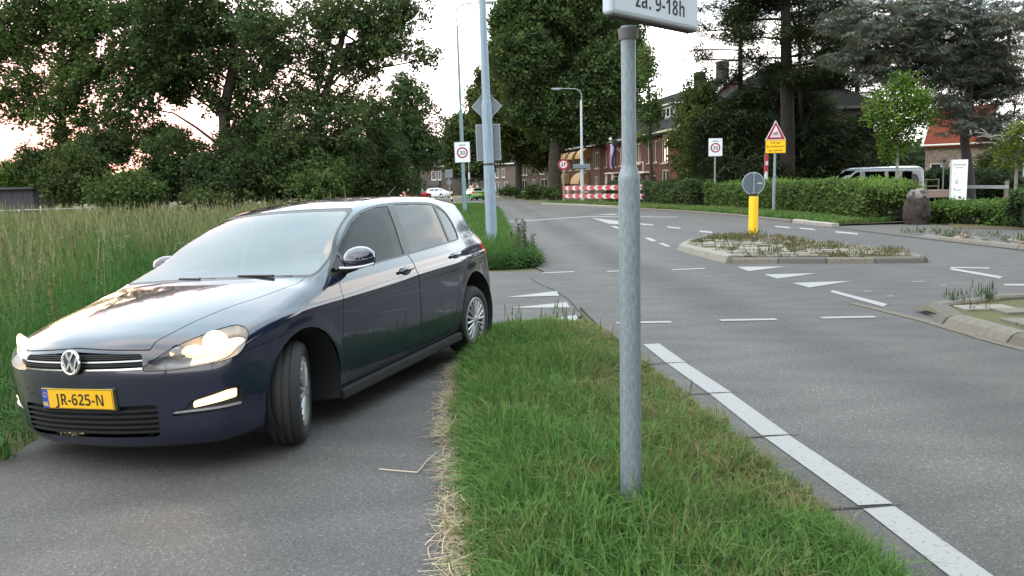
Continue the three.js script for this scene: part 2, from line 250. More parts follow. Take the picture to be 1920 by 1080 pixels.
function seatGeo(x, z, y0, headrest = true) {
  const l = [rbox(0.48, 0.16, 0.5, 0.06, x, y0, z + 0.05, 3), rbox(0.46, 0.62, 0.14, 0.06, 0, 0, 0, 3).rotateX(-0.28).translate(x, y0 + 0.34, z - 0.28)];
  if (headrest) l.push(rbox(0.26, 0.18, 0.1, 0.045, x, y0 + 0.75, z - 0.42, 3)); return l;
}

function buildGolf() {
  const car = thing('hatchback_car', 'dark blue five-door hatchback with lit headlamps turning on the asphalt path', 'car', [-2.045, 0, -5.02], -0.362);
  // the body leans out of the bend and dips its nose while braking; the wheels stay on the ground
  const lean = new THREE.Matrix4().makeTranslation(0, 0, -1.3).multiply(new THREE.Matrix4().makeRotationFromEuler(new THREE.Euler(0.02, 0, 0.055))).multiply(new THREE.Matrix4().makeTranslation(0, 0, 1.3));
  const paint = carPaint(0.008, 0.011, 0.029), gap = mat(0.004, 0.004, 0.005, 0.9);
  const F = hatchField(GOLF.sil, GOLF.W, { frontFrom: -0.2, rearFrom: -2.55, rearAxle: -2.637, crease: z => 0.80 - 0.012 * z });
  let m = skinMesh(F, [-1.0, 0.08, -3.52], [1.0, 1.52, 0.98], 0.019), q;
  const P = (name, geo, material) => part(car, name, geo, material);
  const skin = (name, piece, material, inset = 0) => P(name, skinGeo(piece, inset, lean), material);
  const sides = (piece) => cut(piece, (x) => -x); // [car's left, car's right]
  // wheel arches
  const arch = (x, y, z) => Math.abs(x) < 0.45 ? 1 : Math.min(Math.hypot(z, y - 0.335) - 0.358, Math.hypot(z + 2.637, y - 0.335) - 0.358);
  [, m] = cut(m, arch);
  for (const zc of [0, -2.637]) for (const s of [1, -1]) { const g = merge([new THREE.CylinderGeometry(0.36, 0.36, 0.46, 40, 1, true).rotateZ(Math.PI / 2).translate(s * 0.64, 0.335, zc), new THREE.CircleGeometry(0.36, 32).rotateY(s * Math.PI / 2).translate(s * 0.42, 0.335, zc)]); g.applyMatrix4(lean); const p = g.attributes.position, keep = [], src = clean(g); // open towards the ground
    const a = src.attributes.position.array, nn = src.attributes.normal.array, out = [], on = []; for (let t = 0; t < a.length; t += 9) if ((a[t + 1] + a[t + 4] + a[t + 7]) / 3 > 0.16) for (let k = 0; k < 9; k++) { out.push(a[t + k]); on.push(nn[t + k]); }
    const w = new THREE.BufferGeometry(); w.setAttribute('position', new THREE.BufferAttribute(new Float32Array(out), 3)); w.setAttribute('normal', new THREE.BufferAttribute(new Float32Array(on), 3)); P('wheel_arch_liner', w, darkVoid); }
  // windscreen and rear window
  const wsSide = table([[0.98, 0.775], [1.1, 0.72], [1.25, 0.625], [1.38, 0.555]]);
  const ws = (x, y, z) => { if (z > -0.1 || z < -1.45) return 1; const s = Math.abs(x), a = (0.992 - 0.012 * (s / 0.7) ** 2) - y, b = y - (1.372 - 0.02 * (s / 0.55) ** 2), c = s - wsSide(y); return smax(smax(a, b, 0.03), c, 0.04); };
  [q, m] = cut(m, (...a) => ws(...a) - 0.016); { const [glass, edge] = cut(q, ws); skin('windscreen', glass, windscreenGlass, 0.003); skin('windscreen_trim', edge, mat(0.01, 0.01, 0.012, 0.35), 0.002); }
  const rw = (x, y, z) => { if (z > -2.95) return 1; const s = Math.abs(x); return smax(smax(1.04 - y, y - 1.315, 0.03), s - lerp(0.66, 0.52, (y - 1.04) / 0.28), 0.05); };
  [q, m] = cut(m, rw); skin('rear_window', q, sideGlass, 0.003);
  // side windows: one dark surround, three panes and the black pillar trims
  const dlo = polySDF(smoothPts([[-0.40, 0.952], [-1.0, 0.960], [-1.6, 0.971], [-2.2, 0.986], [-2.50, 0.994], [-2.565, 1.005], [-2.61, 1.06], [-2.625, 1.17], [-2.59, 1.26], [-2.46, 1.33], [-2.1, 1.364], [-1.75, 1.376], [-1.45, 1.368], [-1.2, 1.335], [-0.98, 1.262], [-0.74, 1.145], [-0.52, 1.03]], 6));
  const sideOn = (f) => (x, y, z, nx) => Math.abs(x) < 0.48 || Math.abs(nx) < 0.3 ? 1 : f(z, y);
  [q, m] = cut(m, sideOn(dlo));
  { const fw = polySDF([[-0.68, 0.972], [-1.475, 0.984], [-1.63, 1.352], [-1.45, 1.352], [-1.2, 1.318], [-0.98, 1.246], [-0.78, 1.15], [-0.68, 1.09]]), rwn = polySDF([[-1.60, 0.988], [-2.315, 1.004], [-2.405, 1.322], [-2.1, 1.348], [-1.745, 1.358]]), qw = polySDF([[-2.355, 1.006], [-2.55, 1.012], [-2.592, 1.06], [-2.605, 1.16], [-2.575, 1.24], [-2.46, 1.312]]), tri = polySDF([[-0.45, 0.972], [-0.645, 0.972], [-0.645, 1.07]]);
    const panes = (z, y) => Math.min(fw(z, y), rwn(z, y), qw(z, y), tri(z, y)) - 0.004;
    const [glass, trim] = cut(q, (x, y, z) => panes(z, y));
    for (const s of sides(trim)) skin('window_surround', s, mat(0.009, 0.009, 0.01, 0.35), 0.002);
    for (const f of [fw, rwn, qw, tri]) { const [g] = cut(glass, (x, y, z) => f(z, y) - 0.006); for (const s of sides(g)) skin('side_window', s, f === fw || f === tri ? frontGlass : sideGlass, 0.006); } }
  // headlamps: clear cover over a dark-lined bowl with chrome reflectors
  const th = (x, z) => Math.atan2(Math.abs(x), z + 0.3) * 180 / Math.PI;
  const toDeg = 55; // scale of the angle so that the outline is measured in like units
  const hl = polySDF(smoothPts([[21.2, 0.632], [25, 0.682], [30, 0.732], [36, 0.766], [42, 0.786], [47, 0.790], [48.8, 0.768], [48.0, 0.72], [45.6, 0.662], [41, 0.638], [33, 0.624], [26, 0.622]].map(([a, b]) => [a / toDeg, b]), 5));
  const hlF = (x, y, z) => z < 0.05 ? 1 : hl(th(x, z) / toDeg, y);
  [q, m] = cut(m, (...a) => hlF(...a) - 0.004);
  const housing = mat(0.30, 0.305, 0.32, 0.3, 0.5), bulbGlow = new THREE.MeshStandardMaterial({ color: rgb(1, 0.9, 0.7), emissive: rgb(1, 0.74, 0.46), emissiveIntensity: 4 }), warmGlow = new THREE.MeshStandardMaterial({ color: rgb(1, 0.85, 0.6), emissive: rgb(1, 0.56, 0.24), emissiveIntensity: 1.25 }), reflector = mat(0.85, 0.83, 0.8, 0.12, 1);
  const Vp = (x, y, z) => V(x, y, z).applyMatrix4(lean);
  const reach = (ang, y) => { const a = ang * Math.PI / 180; let d = 0.7; while (F(Math.sin(a) * d, y, -0.3 + Math.cos(a) * d) < 0 && d < 1.6) d += 0.002; return d; };
  for (const s of sides(q)) {
    const left = s.p[0] > 0 ? 1 : -1;
    const [cover, rim] = cut(s, hlF);
    const lamp = skin('headlight', cover, lensGlass, 0);
    part(lamp, 'lamp_edge', skinGeo(rim, 0.003, lean), gap);
    part(lamp, 'lamp_bowl', shell({ ...cover, p: cover.p.map((v, k) => v - cover.n[k] * 0.075) }, -0.075, lean), housing);
    { const [outer] = cut(cut(cover, (...a) => hlF(...a) + 0.007)[0], (x, y, z) => 34.5 - th(x, z) + (y - 0.72) * 22); part(lamp, 'lit_reflector', skinGeo(outer, 0.066, lean), warmGlow); }
    for (const [ang, y, r, lit] of [[40.0, 0.722, 0.072, 1], [30.4, 0.702, 0.042, 0]]) {
      const a = ang * Math.PI / 180, d = reach(ang, y) - (lit ? 0.03 : 0.02), c = V(left * Math.sin(a) * d, y, -0.3 + Math.cos(a) * d);
      const cup = new THREE.LatheGeometry([[0.008, -0.052], [r * 0.45, -0.045], [r * 0.8, -0.026], [r, 0]].map(([u, v]) => new THREE.Vector2(u, v)), 28).rotateX(Math.PI / 2).rotateY(left * 0.42).translate(c.x, c.y, c.z); cup.applyMatrix4(lean); part(lamp, 'reflector', cup, reflector);
      if (lit) { const b = new THREE.SphereGeometry(r * 0.6, 20, 14).scale(1, 1, 0.34).rotateY(left * 0.42).translate(c.x, c.y, c.z - 0.008); b.applyMatrix4(lean); part(lamp, 'bulb', b, bulbGlow);
        const slot = new THREE.SphereGeometry(0.05, 16, 10).scale(1.35, 0.72, 0.2).rotateY(left * 0.3).translate(c.x - left * 0.10, c.y - 0.028, c.z + 0.06); slot.applyMatrix4(lean); part(lamp, 'bulb', slot, warmGlow);
        const rim = new THREE.TorusGeometry(r * 0.86, 0.011, 10, 28).rotateY(left * 0.42).translate(c.x, c.y, c.z - 0.002); rim.applyMatrix4(lean); part(lamp, 'lit_ring', rim, warmGlow);
        const L = new THREE.SpotLight(rgb(1, 0.8, 0.55), 4, 18, 0.62, 0.9, 2), w = Vp(c.x + left * 0.03, c.y, c.z + 0.1); L.position.copy(w); L.target.position.set(w.x, w.y - 0.5, w.z + 4); car.add(L, L.target); L.castShadow = true; L.shadow.radius = 3; }
    }
  }
  // grille band with two bright bars, lower intake, number plate recess, fog lamps
  const grille = (x, y, z) => z < 0.5 ? 1 : smax(smax(0.632 - y, y - (0.734 - 0.05 * Math.abs(x)), 0.01), Math.abs(x) - (0.42 + (0.726 - y) * 0.15), 0.015);
  [q, m] = cut(m, grille); skin('grille', q, darkVoid, 0.028);
  { const bar = (y0, y1) => band(q, y0, y1); for (const [a, b, mm] of [[0.634, 0.643, chrome], [0.676, 0.684, silver]]) P('grille_bar', shell(bar(a, b), 0.03, lean), mm);
    for (const [a, b] of [[0.655, 0.659], [0.664, 0.668], [0.694, 0.698], [0.704, 0.708], [0.714,0.718]]) P('grille_slat', shell(bar(a, b), 0.02, lean), blackPlastic); }
  const intake = (x, y, z) => z < 0.5 ? 1 : smax(smax(0.262 - y, y - 0.44, 0.02), Math.abs(x) - (0.47 + (y - 0.262) * 0.1), 0.03);
  [q, m] = cut(m, intake); skin('lower_grille', q, darkVoid, 0.035);
  for (const y0 of [0.285, 0.315, 0.345, 0.375, 0.405]) P('lower_grille_slat', shell(band(q, y0, y0 + 0.009), 0.035, lean), darkVoid);
  const fogA = polySDF([[28, 0.378], [36, 0.383], [44.0, 0.39], [44.6, 0.47], [43.3, 0.478], [38, 0.458], [32.8, 0.434], [31.5, 0.402]].map(([a, b]) => [a / toDeg, b])), fogF = (x, y, z) => z < 0.1 ? 1 : fogA(th(x, z) / toDeg, y) - 0.012;
  [q, m] = cut(m, fogF);
  for (const s of sides(q)) {
    const left = s.p[0] > 0 ? 1 : -1, lamp = P('fog_light', shell({ ...s, p: s.p.map((v, k) => v - s.n[k] * 0.022) }, -0.022, lean), blackPlastic);
    { const slab = polySDF([[32.8, 0.404], [43.6, 0.430], [43.9, 0.474], [41.5, 0.474], [33.2, 0.437]].map(([a, b]) => [a / toDeg, b])); const [lit] = cut(s, (x, y, z) => slab(th(x, z) / toDeg, y) - 0.002); part(lamp, 'bulb', skinGeo(lit, 0.008, lean), warmGlow); const [core] = cut(lit, (x, y, z) => slab(th(x, z) / toDeg, y) + 0.011); part(lamp, 'bulb', skinGeo(core, 0.0055, lean), bulbGlow);
      const a = 39 * Math.PI / 180, d = reach(39, 0.436), c = V(left * Math.sin(a) * d, 0.436, -0.3 + Math.cos(a) * d);
      const w = Vp(c.x, c.y, c.z + 0.05), L = new THREE.SpotLight(rgb(1, 0.78, 0.5), 1.5, 12, 0.8, 0.9, 2); L.position.copy(w); L.target.position.set(w.x + left * 0.6, w.y - 0.7, w.z + 3); car.add(L, L.target); L.castShadow = true; L.shadow.radius = 3; }
    { const b = band(s, 0.383, 0.392); part(lamp, 'trim_strip', shell(b, 0.02, lean), silver); }
  }
  // tail lamps
  const tl = polySDF(smoothPts([[-3.02, 0.965], [-3.0, 0.90], [-3.04, 0.82], [-3.2, 0.80], [-3.45, 0.81], [-3.45, 0.965], [-3.2, 0.985]], 5)), tlF = (x, y, z) => Math.abs(x) < 0.42 ? 1 : tl(z, y);
  [q, m] = cut(m, tlF); for (const s of sides(q)) skin('tail_light', s, new THREE.MeshPhysicalMaterial({ color: rgb(0.35, 0.02, 0.012), roughness: 0.15, clearcoat: 1 }), 0);
  // shut lines, then the panels they bound
  const within = (mask, job) => { const [a, b] = cut(m, mask); m = b; const rest = job(a); m = joinSkins(rest, m); }; // work on one region of the skin only
  const strip = (a, f, w, store) => { const [lo, hi] = cut(a, (...v) => f(...v) - w), [inn, line] = cut(lo, (...v) => f(...v) + w); if (line.i.length) skin('shut_line', line, gap, 0.0015); return store ? (store(inn), hi) : joinSkins(inn, hi); };
  const doorF = polySDF(smoothPts([[-0.50, 0.985], [-0.47, 0.90], [-0.425, 0.70], [-0.41, 0.5], [-0.42, 0.30], [-0.47, 0.255], [-1.0, 0.25], [-1.49, 0.25], [-1.51, 0.3], [-1.51, 0.7], [-1.51, 1.2], [-1.51, 1.6], [-0.9, 1.6], [-0.7, 1.2]], 1)), doorR = polySDF([[-1.516, 0.25], [-2.03, 0.255], [-2.13, 0.33], [-2.21, 0.52], [-2.37, 0.70], [-2.55, 0.80], [-2.63, 0.92], [-2.66, 1.05], [-2.4, 1.6], [-1.516, 1.6]]);
  const flank = (x, y, z, nx) => Math.max(0.5 - Math.abs(x), y - 1.05, 0.3 - Math.abs(nx));
  const panel = (name, f, w) => (a) => strip(a, f, w, inn => { for (const q of sides(inn)) if (q.i.length) skin(name, q, paint); });
  within(flank, a => panel('front_door', (x, y, z) => doorF(z, y), 0.003)(a));
  within(flank, a => panel('rear_door', (x, y, z) => doorR(z, y), 0.003)(a));
  const hoodHalf = table([[-0.42, 0.742], [-0.2, 0.727], [0.04, 0.655], [0.25, 0.585], [0.45, 0.535], [0.64, 0.495], [0.72, 0.46], [0.85, 0.46]]);
  within((x, y, z) => Math.max(-0.37 - z, 0.70 - y), a => strip(a, (x, y, z) => smax(Math.abs(x) - hoodHalf(z), 0.752 - 0.05 * Math.abs(x) - y, 0.01), 0.003, inn => skin('bonnet', inn, paint)));
  within((x, y, z) => Math.max(0.12 - z, z - 0.56, 0.6 - Math.abs(x), y - 0.75), a => strip(a, (x, y, z) => y - (0.66 + 0.1 * (0.5 - z)), 0.0025)); // wing to bumper
  const take = (f) => { const [a, b] = cut(m, f); m = b; return a; };
  skin('front_bumper', take((x, y, z) => Math.max(0.30 - z, y - 0.655)), paint);
  skin('body', m, paint);
  // number plate and its dark seat
  { const seat = rbox(0.545, 0.128, 0.03, 0.01, 0, 0.480, 0.836); seat.applyMatrix4(lean); P('plate_holder', seat, blackPlastic);
    const tex = canvasTex(1040, 220, (c, w, h) => { c.fillStyle = '#d9a50c'; c.fillRect(0, 0, w, h); c.fillStyle = '#123f9e'; c.fillRect(0, 0, 96, h); c.fillStyle = '#e8c020'; c.font = 'bold 64px sans-serif'; c.textAlign = 'center'; c.fillText('NL', 48, 192); for (let k = 0; k < 12; k++) c.fillRect(45 + 26 * Math.cos(k / 6 * Math.PI), 62 + 26 * Math.sin(k / 6 * Math.PI), 8, 8); c.fillStyle = '#241804'; c.font = 'bold 176px sans-serif'; c.textBaseline = 'middle'; c.fillText('JR-625-N', 565, 118, 850); c.strokeStyle = '#3a2c08'; c.lineWidth = 7; c.strokeRect(5, 5, w - 10, h - 10); });
    const pl = new THREE.PlaneGeometry(0.52, 0.11).translate(0, 0.482, 0.8605); const back = rbox(0.522, 0.112, 0.008, 0.003, 0, 0.482, 0.8555); pl.applyMatrix4(lean); back.applyMatrix4(lean);
    const n = P('number_plate', back, mat(0.6, 0.42, 0.03, 0.5)); part(n, 'plate_lettering', pl, new THREE.MeshStandardMaterial({ map: tex, roughness: 0.45 })); }
  // round badge: ring, and two letters of flat bars one above the other
  { const gl = [], r = 0.062, bar = (x0, y0, x1, y1) => { const d = Math.hypot(x1 - x0, y1 - y0); gl.push(new THREE.BoxGeometry(d, 0.0125, 0.008).rotateZ(Math.atan2(y1 - y0, x1 - x0)).translate((x0 + x1) / 2, (y0 + y1) / 2, 0.006)); };
    gl.push(new THREE.TorusGeometry(r, 0.0085, 12, 40));
    bar(-0.026, 0.053, 0, 0.010); bar(0.026, 0.053, 0, 0.010); bar(-0.052, 0.026, -0.026, -0.045); bar(-0.026, -0.045, 0, 0.0); bar(0.052, 0.026, 0.026, -0.045); bar(0.026, -0.045, 0, 0.0);
    const disc = new THREE.CylinderGeometry(r + 0.004, r + 0.004, 0.012, 40).rotateX(Math.PI / 2).translate(0, 0, -0.002);
    const M = new THREE.Matrix4().makeTranslation(0, 0.685, 0.862).premultiply(lean).multiply(new THREE.Matrix4().makeRotationX(-0.12));
    const d = disc.applyMatrix4(M), b = merge(gl).applyMatrix4(M); const bd = P('badge', d, mat(0.05, 0.06, 0.08, 0.25, 0.6)); part(bd, 'badge_emblem', b, chrome); }
  // mirrors, handles, wipers, aerial
  for (const s of [1, -1]) {
    const g = new THREE.SphereGeometry(1, 32, 20), p = g.attributes.position; for (let k = 0; k < p.count; k++) { let x = p.getX(k), y = p.getY(k), z = p.getZ(k); const fl = z < -0.35 ? -0.35 : z; y = y < -0.4 ? lerp(y, -0.4, 0.8) : y; p.setXYZ(k, x * 0.118 * (1 + 0.1 * y), y * 0.092, fl * 0.105); }
    g.computeVertexNormals(); g.rotateZ(s * 0.05).rotateY(s * -0.12); const mx = s > 0 ? 0.955 : -0.86, mz = s > 0 ? -0.60 : -0.80; if (s < 0) g.rotateY(1.25); g.translate(mx, 1.03, mz); g.applyMatrix4(lean);
    const mir = P('wing_mirror', g, paint);
    const foot = between(V(s * 0.80, 0.965, -0.60), V(mx - s * 0.03, 0.995, mz), 0.035, 0.03, 10); foot.applyMatrix4(lean); part(mir, 'mirror_foot', foot, blackPlastic);
    const ind = tube([V(0.855, 0.993, -0.506), V(0.955, 0.991, -0.496), V(1.045, 0.998, -0.535), V(1.068, 1.005, -0.58)], 0.008, 8); if (s < 0) ind.rotateY(1.25 + Math.PI).translate(-0.7, 0, -1.75); ind.applyMatrix4(lean); part(mir, 'indicator', ind, mat(0.6, 0.6, 0.62, 0.2, 0.3));
    const gls = new THREE.PlaneGeometry(0.17, 0.10).rotateY(Math.PI).rotateY(s < 0 ? 1.25 : 0).translate(mx - (s < 0 ? 0.02 : 0), 1.035, mz - (s < 0 ? 0.03 : 0.042)); gls.applyMatrix4(lean); part(mir, 'mirror_glass', gls, mat(0.7, 0.72, 0.75, 0.03, 1));
    for (const z of [-1.35, -2.26]) { const y = z > -2 ? 0.872 : 0.884; const hx = s * (z > -2 ? 0.893 : 0.881), cup = new THREE.SphereGeometry(1, 20, 12).scale(0.008, 0.034, 0.075).translate(hx - s * 0.006, y - 0.004, z); cup.applyMatrix4(lean);
      const h = tube([V(hx - s * 0.005, y - 0.006, z + 0.105), V(hx + s * 0.018, y + 0.004, z + 0.06), V(hx + s * 0.02, y + 0.006, z - 0.04), V(hx - s * 0.002, y + 0.006, z - 0.095)], 0.0125, 10); h.applyMatrix4(lean); const hh = P('door_handle', h, paint); part(hh, 'handle_cup', cup, paint); }
  }
  for (const [a, b, c] of [[V(0.62, 0.974, -0.31), V(0.2, 0.988, -0.315), V(-0.14, 0.991, -0.318)], [V(0.02, 0.984, -0.29), V(-0.3, 0.986, -0.318), V(-0.6, 0.976, -0.335)]]) { const w = tube([a, b, c], 0.006, 8), arm = between(V(a.x - 0.12, 0.985, -0.28), b.clone().add(V(0, 0.005, 0.01)), 0.009, 0.006); w.applyMatrix4(lean); arm.applyMatrix4(lean); P('wiper', [w, arm], blackPlastic); }
  { const a = between(V(0, 1.44, -2.75), V(0, 1.52, -2.93), 0.007, 0.003); a.applyMatrix4(lean); P('aerial', a, blackPlastic); }
  { const sk = []; for (const s of [1, -1]) sk.push(rbox(0.05, 0.075, 1.9, 0.02, s * 0.845, 0.175, -1.32)); for (const g of sk) { g.applyMatrix4(lean); P('sill', g, darkVoid); }; }
  // cabin
  const fabric = mat(0.02, 0.02, 0.022, 0.9), trim = mat(0.028, 0.028, 0.03, 0.8);
  for (const s of [1, -1]) { const g = merge(seatGeo(s * 0.37, -1.35, 0.52)); g.applyMatrix4(lean); P('seat', g, fabric); }
  { const g = merge([rbox(1.3, 0.16, 0.5, 0.06, 0, 0.52, -2.2, 3), rbox(1.3, 0.6, 0.14, 0.06, 0, 0, 0, 3).rotateX(-0.3).translate(0, 0.86, -2.5), rbox(0.26, 0.16, 0.09, 0.04, 0.37, 1.2, -2.6), rbox(0.26, 0.16, 0.09, 0.04, -0.37, 1.2, -2.6)]); g.applyMatrix4(lean); P('rear_seat', g, fabric); }
  { const g = rbox(1.36, 0.34, 0.55, 0.09, 0, 0.80, -0.62, 4); g.applyMatrix4(lean); P('dashboard', g, trim); }
  { const g = merge([new THREE.TorusGeometry(0.185, 0.016, 10, 36).rotateX(-0.45), rbox(0.16, 0.1, 0.05, 0.02).rotateX(-0.45), rbox(0.33, 0.03, 0.02, 0.008).rotateX(-0.45)]).translate(0.37, 0.93, -0.99); g.applyMatrix4(lean); P('steering_wheel', g, trim); }
  { const g = []; for (const s of [1, -1]) g.push(tube([V(s * 0.75, 0.9, -1.50), V(s * 0.71, 1.08, -1.54), V(s * 0.635, 1.24, -1.56), V(s * 0.56, 1.33, -1.50), V(s * 0.50, 1.36, -1.38)], 0.03, 10)); const b = merge(g); b.applyMatrix4(lean); P('inner_pillar', b, mat(0.30, 0.31, 0.29, 0.8)); }
  { const g = new THREE.TubeGeometry(new THREE.CatmullRomCurve3([V(0.60, 1.12, -1.60), V(0.55, 1.0, -1.46), V(0.5, 0.72, -1.34)]), 12, 0.02, 6); g.applyMatrix4(lean); P('seat_belt', g, mat(0.05, 0.055, 0.05, 0.8)); }
  
  { const g = box(1.5, 0.02, 1.85, 0, 0.30, -1.38); g.applyMatrix4(lean); P('floor_pan', g, darkVoid); }
  // wheels, the front pair steered towards the car's left
  rimAndTyre(car, [0.725, 0.315, 0.02], 1, 0.49, 0.315, 0.2, true); rimAndTyre(car, [-0.725, 0.315, 0.02], -1, 0.44, 0.315, 0.2, true);
  rimAndTyre(car, [0.735, 0.315, -2.637], 1, 0, 0.315, 0.2, true); rimAndTyre(car, [-0.735, 0.315, -2.637], -1, 0, 0.315, 0.2, true);
  return car;
}
const golf = buildGolf();
{ // the driver behind the side glass
  const t = thing('person', 'driver in dark clothes sitting at the wheel of the dark blue hatchback', 'person', [-2.045, 0, -5.02], -0.362), lean = new THREE.Matrix4().makeTranslation(0, 0, -1.3).multiply(new THREE.Matrix4().makeRotationFromEuler(new THREE.Euler(0.02, 0, 0.055))).multiply(new THREE.Matrix4().makeTranslation(0, 0, 1.3));
  const capsule = (a, b, ra, rb) => { const [ax, ay, az] = a, ex = b[0] - ax, ey = b[1] - ay, ez = b[2] - az, l = ex * ex + ey * ey + ez * ez || 1e-9; return (x, y, z) => { const k = clamp(((x - ax) * ex + (y - ay) * ey + (z - az) * ez) / l, 0, 1); return Math.hypot(x - ax - ex * k, y - ay - ey * k, z - az - ez * k) - lerp(ra, rb, k); }; };
  const smin = (list, k) => (x, y, z) => { let d = 1e9; for (const f of list) { const v = f(x, y, z), h = Math.max(k - Math.abs(d - v), 0) / k; d = Math.min(d, v) - h * h * k * 0.25; } return d; };
  const X = 0.37, body = [capsule([X, 0.64, -1.30], [X, 0.85, -1.42], 0.155, 0.15), capsule([X, 0.85, -1.42], [X, 1.02, -1.46], 0.15, 0.14), capsule([X - 0.17, 1.06, -1.46], [X + 0.17, 1.06, -1.46], 0.072, 0.072)];
  for (const s of [1, -1]) body.push(capsule([X + s * 0.19, 1.05, -1.45], [X + s * 0.25, 0.86, -1.24], 0.062, 0.048), capsule([X + s * 0.25, 0.86, -1.24], [X + s * 0.17, 0.965, -1.045], 0.046, 0.032), capsule([X + s * 0.1, 0.64, -1.26], [X + s * 0.13, 0.72, -0.86], 0.088, 0.066), capsule([X + s * 0.13, 0.72, -0.86], [X + s * 0.12, 0.42, -0.55], 0.062, 0.045));
  const B = skinMesh(smin(body, 0.05), [X - 0.45, 0.34, -1.75], [X + 0.45, 1.22, -0.45], 0.02); part(t, 'clothes', skinGeo(B, 0, lean), mat(0.018, 0.02, 0.026, 0.9));
  const head = [(x, y, z) => { const a = (x - X) / 0.077, b = (y - 1.265) / 0.112, c = (z + 1.43) / 0.096; return (Math.hypot(a, b, c) - 1) * 0.08; }, capsule([X, 1.185, -1.365], [X, 1.205, -1.375], 0.038, 0.045), capsule([X, 1.258, -1.338], [X, 1.232, -1.322], 0.011, 0.016), capsule([X, 1.05, -1.46], [X, 1.2, -1.44], 0.06, 0.055), capsule([X - 0.078, 1.27, -1.43], [X - 0.08, 1.24, -1.43], 0.014, 0.011), capsule([X + 0.078, 1.27, -1.43], [X + 0.08, 1.24, -1.43], 0.014, 0.011), capsule([X - 0.025, 1.205, -1.338], [X + 0.025, 1.205, -1.338], 0.012, 0.012)];
  const H = skinMesh(smin(head, 0.018), [X - 0.13, 1.02, -1.58], [X + 0.13, 1.42, -1.27], 0.007); part(t, 'head', skinGeo(H, 0, lean), mat(0.42, 0.24, 0.17, 0.6));
  const hair = skinMesh((x, y, z) => smax((Math.hypot((x - X) / 0.087, (y - 1.275) / 0.120, (z + 1.437) / 0.106) - 1) * 0.085, 1.30 + (z + 1.43) * 0.55 - y, 0.02), [X - 0.13, 1.15, -1.60], [X + 0.13, 1.42, -1.27], 0.008); part(t, 'hair', skinGeo(hair, 0, lean), mat(0.03, 0.022, 0.016, 0.8));
  for (const s of [1, -1]) { const e = new THREE.SphereGeometry(0.010, 10, 8).translate(X + s * 0.031, 1.267, -1.345); e.applyMatrix4(lean); part(t, 'eye', e, mat(0.05, 0.04, 0.035, 0.3));
    const c = [X + s * 0.165, 0.975, -1.03], f = [capsule([X + s * 0.172, 0.965, -1.05], [X + s * 0.165, 0.985, -1.0], 0.032, 0.028)]; for (let k = 0; k < 4; k++) { const y = 0.945 + k * 0.021, z = -1.005 + k * 0.006; f.push(capsule([X + s * 0.185, y, z], [X + s * 0.182, y, z + 0.045], 0.0095, 0.009), capsule([X + s * 0.182, y, z + 0.045], [X + s * (0.155 + 0.004 * k), y, z + 0.052], 0.009, 0.008)); } f.push(capsule([X + s * 0.15, 0.985, -1.02], [X + s * 0.135, 1.02, -0.985], 0.012, 0.009));
    const h = skinMesh(smin(f, 0.006), [c[0] - 0.08, 0.9, -1.1], [c[0] + 0.08, 1.05, -0.92], 0.006); part(t, 'hand', skinGeo(h, 0, lean), mat(0.42, 0.24, 0.17, 0.6)); }
}
// ------------------------------------------------------------------ ground, road, path, kerbs and painted markings
struct('terrain', uvXZ(new THREE.PlaneGeometry(2400, 2400).rotateX(-Math.PI / 2).translate(0, -0.02, -300)), soil);
const roadL = [[2.6, 10], [1.94, 2], [1.48, -2.9], [1.06, -7.4], [0.92, -8.7], [0.6, -13.9], [0.42, -15], [0.1, -22], [-0.25, -34], [-0.75, -50], [-1.33, -64], [-6.6, -92], [-17, -115], [-34, -140], [-80, -190]];
const roadR = [[16, 10], [12.4, -4], [10.3, -14], [10, -25], [9.7, -32.6], [8.9, -38.6], [7.9, -43], [6.4, -50], [4.6, -57], [2.6, -62.2], [2.3, -72], [-0.2, -92], [-8, -115], [-22, -140], [-66, -190]];
function strip(L, R, y, nAcross, colour, step = 0.6) { // a surface between two lines, cut finely so that wear can vary over it
  const P = [], C = [], U = [], I = []; let z = L[0][1], rows = 0; const zEnd = L.at(-1)[1];
  while (z > zEnd) { const a = along(L, z), b = along(R, z); for (let k = 0; k <= nAcross; k++) { const t = k / nAcross, x = lerp(a, b, t); P.push(x, y, z); U.push(x, z); const c = colour(x, z, t, a, b); C.push(...c); } rows++; z -= Math.max(step, -z * 0.02); }
  for (let r = 0; r < rows - 1; r++) for (let k = 0; k < nAcross; k++) { const o = r * (nAcross + 1) + k; I.push(o, o + 1, o + nAcross + 2, o, o + nAcross + 2, o + nAcross + 1); }
  const g = new THREE.BufferGeometry(); g.setAttribute('position', new THREE.Float32BufferAttribute(P, 3)); g.setAttribute('uv', new THREE.Float32BufferAttribute(U, 2)); g.setAttribute('color', new THREE.Float32BufferAttribute(C, 3)); g.setIndex(I); g.computeVertexNormals(); return g;
}
const road = struct('road', strip(roadL, roadR, 0, 64, (x, z, t, a) => {
  const d = x - a; // wheel tracks polished paler, oil-dark middle
  const tr = z > -60 ? 0.17 * Math.exp(-(((d - 0.95) / 0.32) ** 2)) + 0.17 * Math.exp(-(((d - 2.45) / 0.32) ** 2)) - 0.24 * Math.exp(-(((d - 1.75) / 0.42) ** 2)) : 0;
  const k = 1 + tr + 0.42 * fbm(x * 0.35, z * 0.12, 3, 3) + 0.2 * fbm(x * 1.3, z * 0.7, 8, 3), cross = z < -8.7 && z > -13.9 ? 1.02 : 1; return [k * cross, k * cross * (1 + 0.02 * tr), k * cross];
}, 0.3), asphalt);
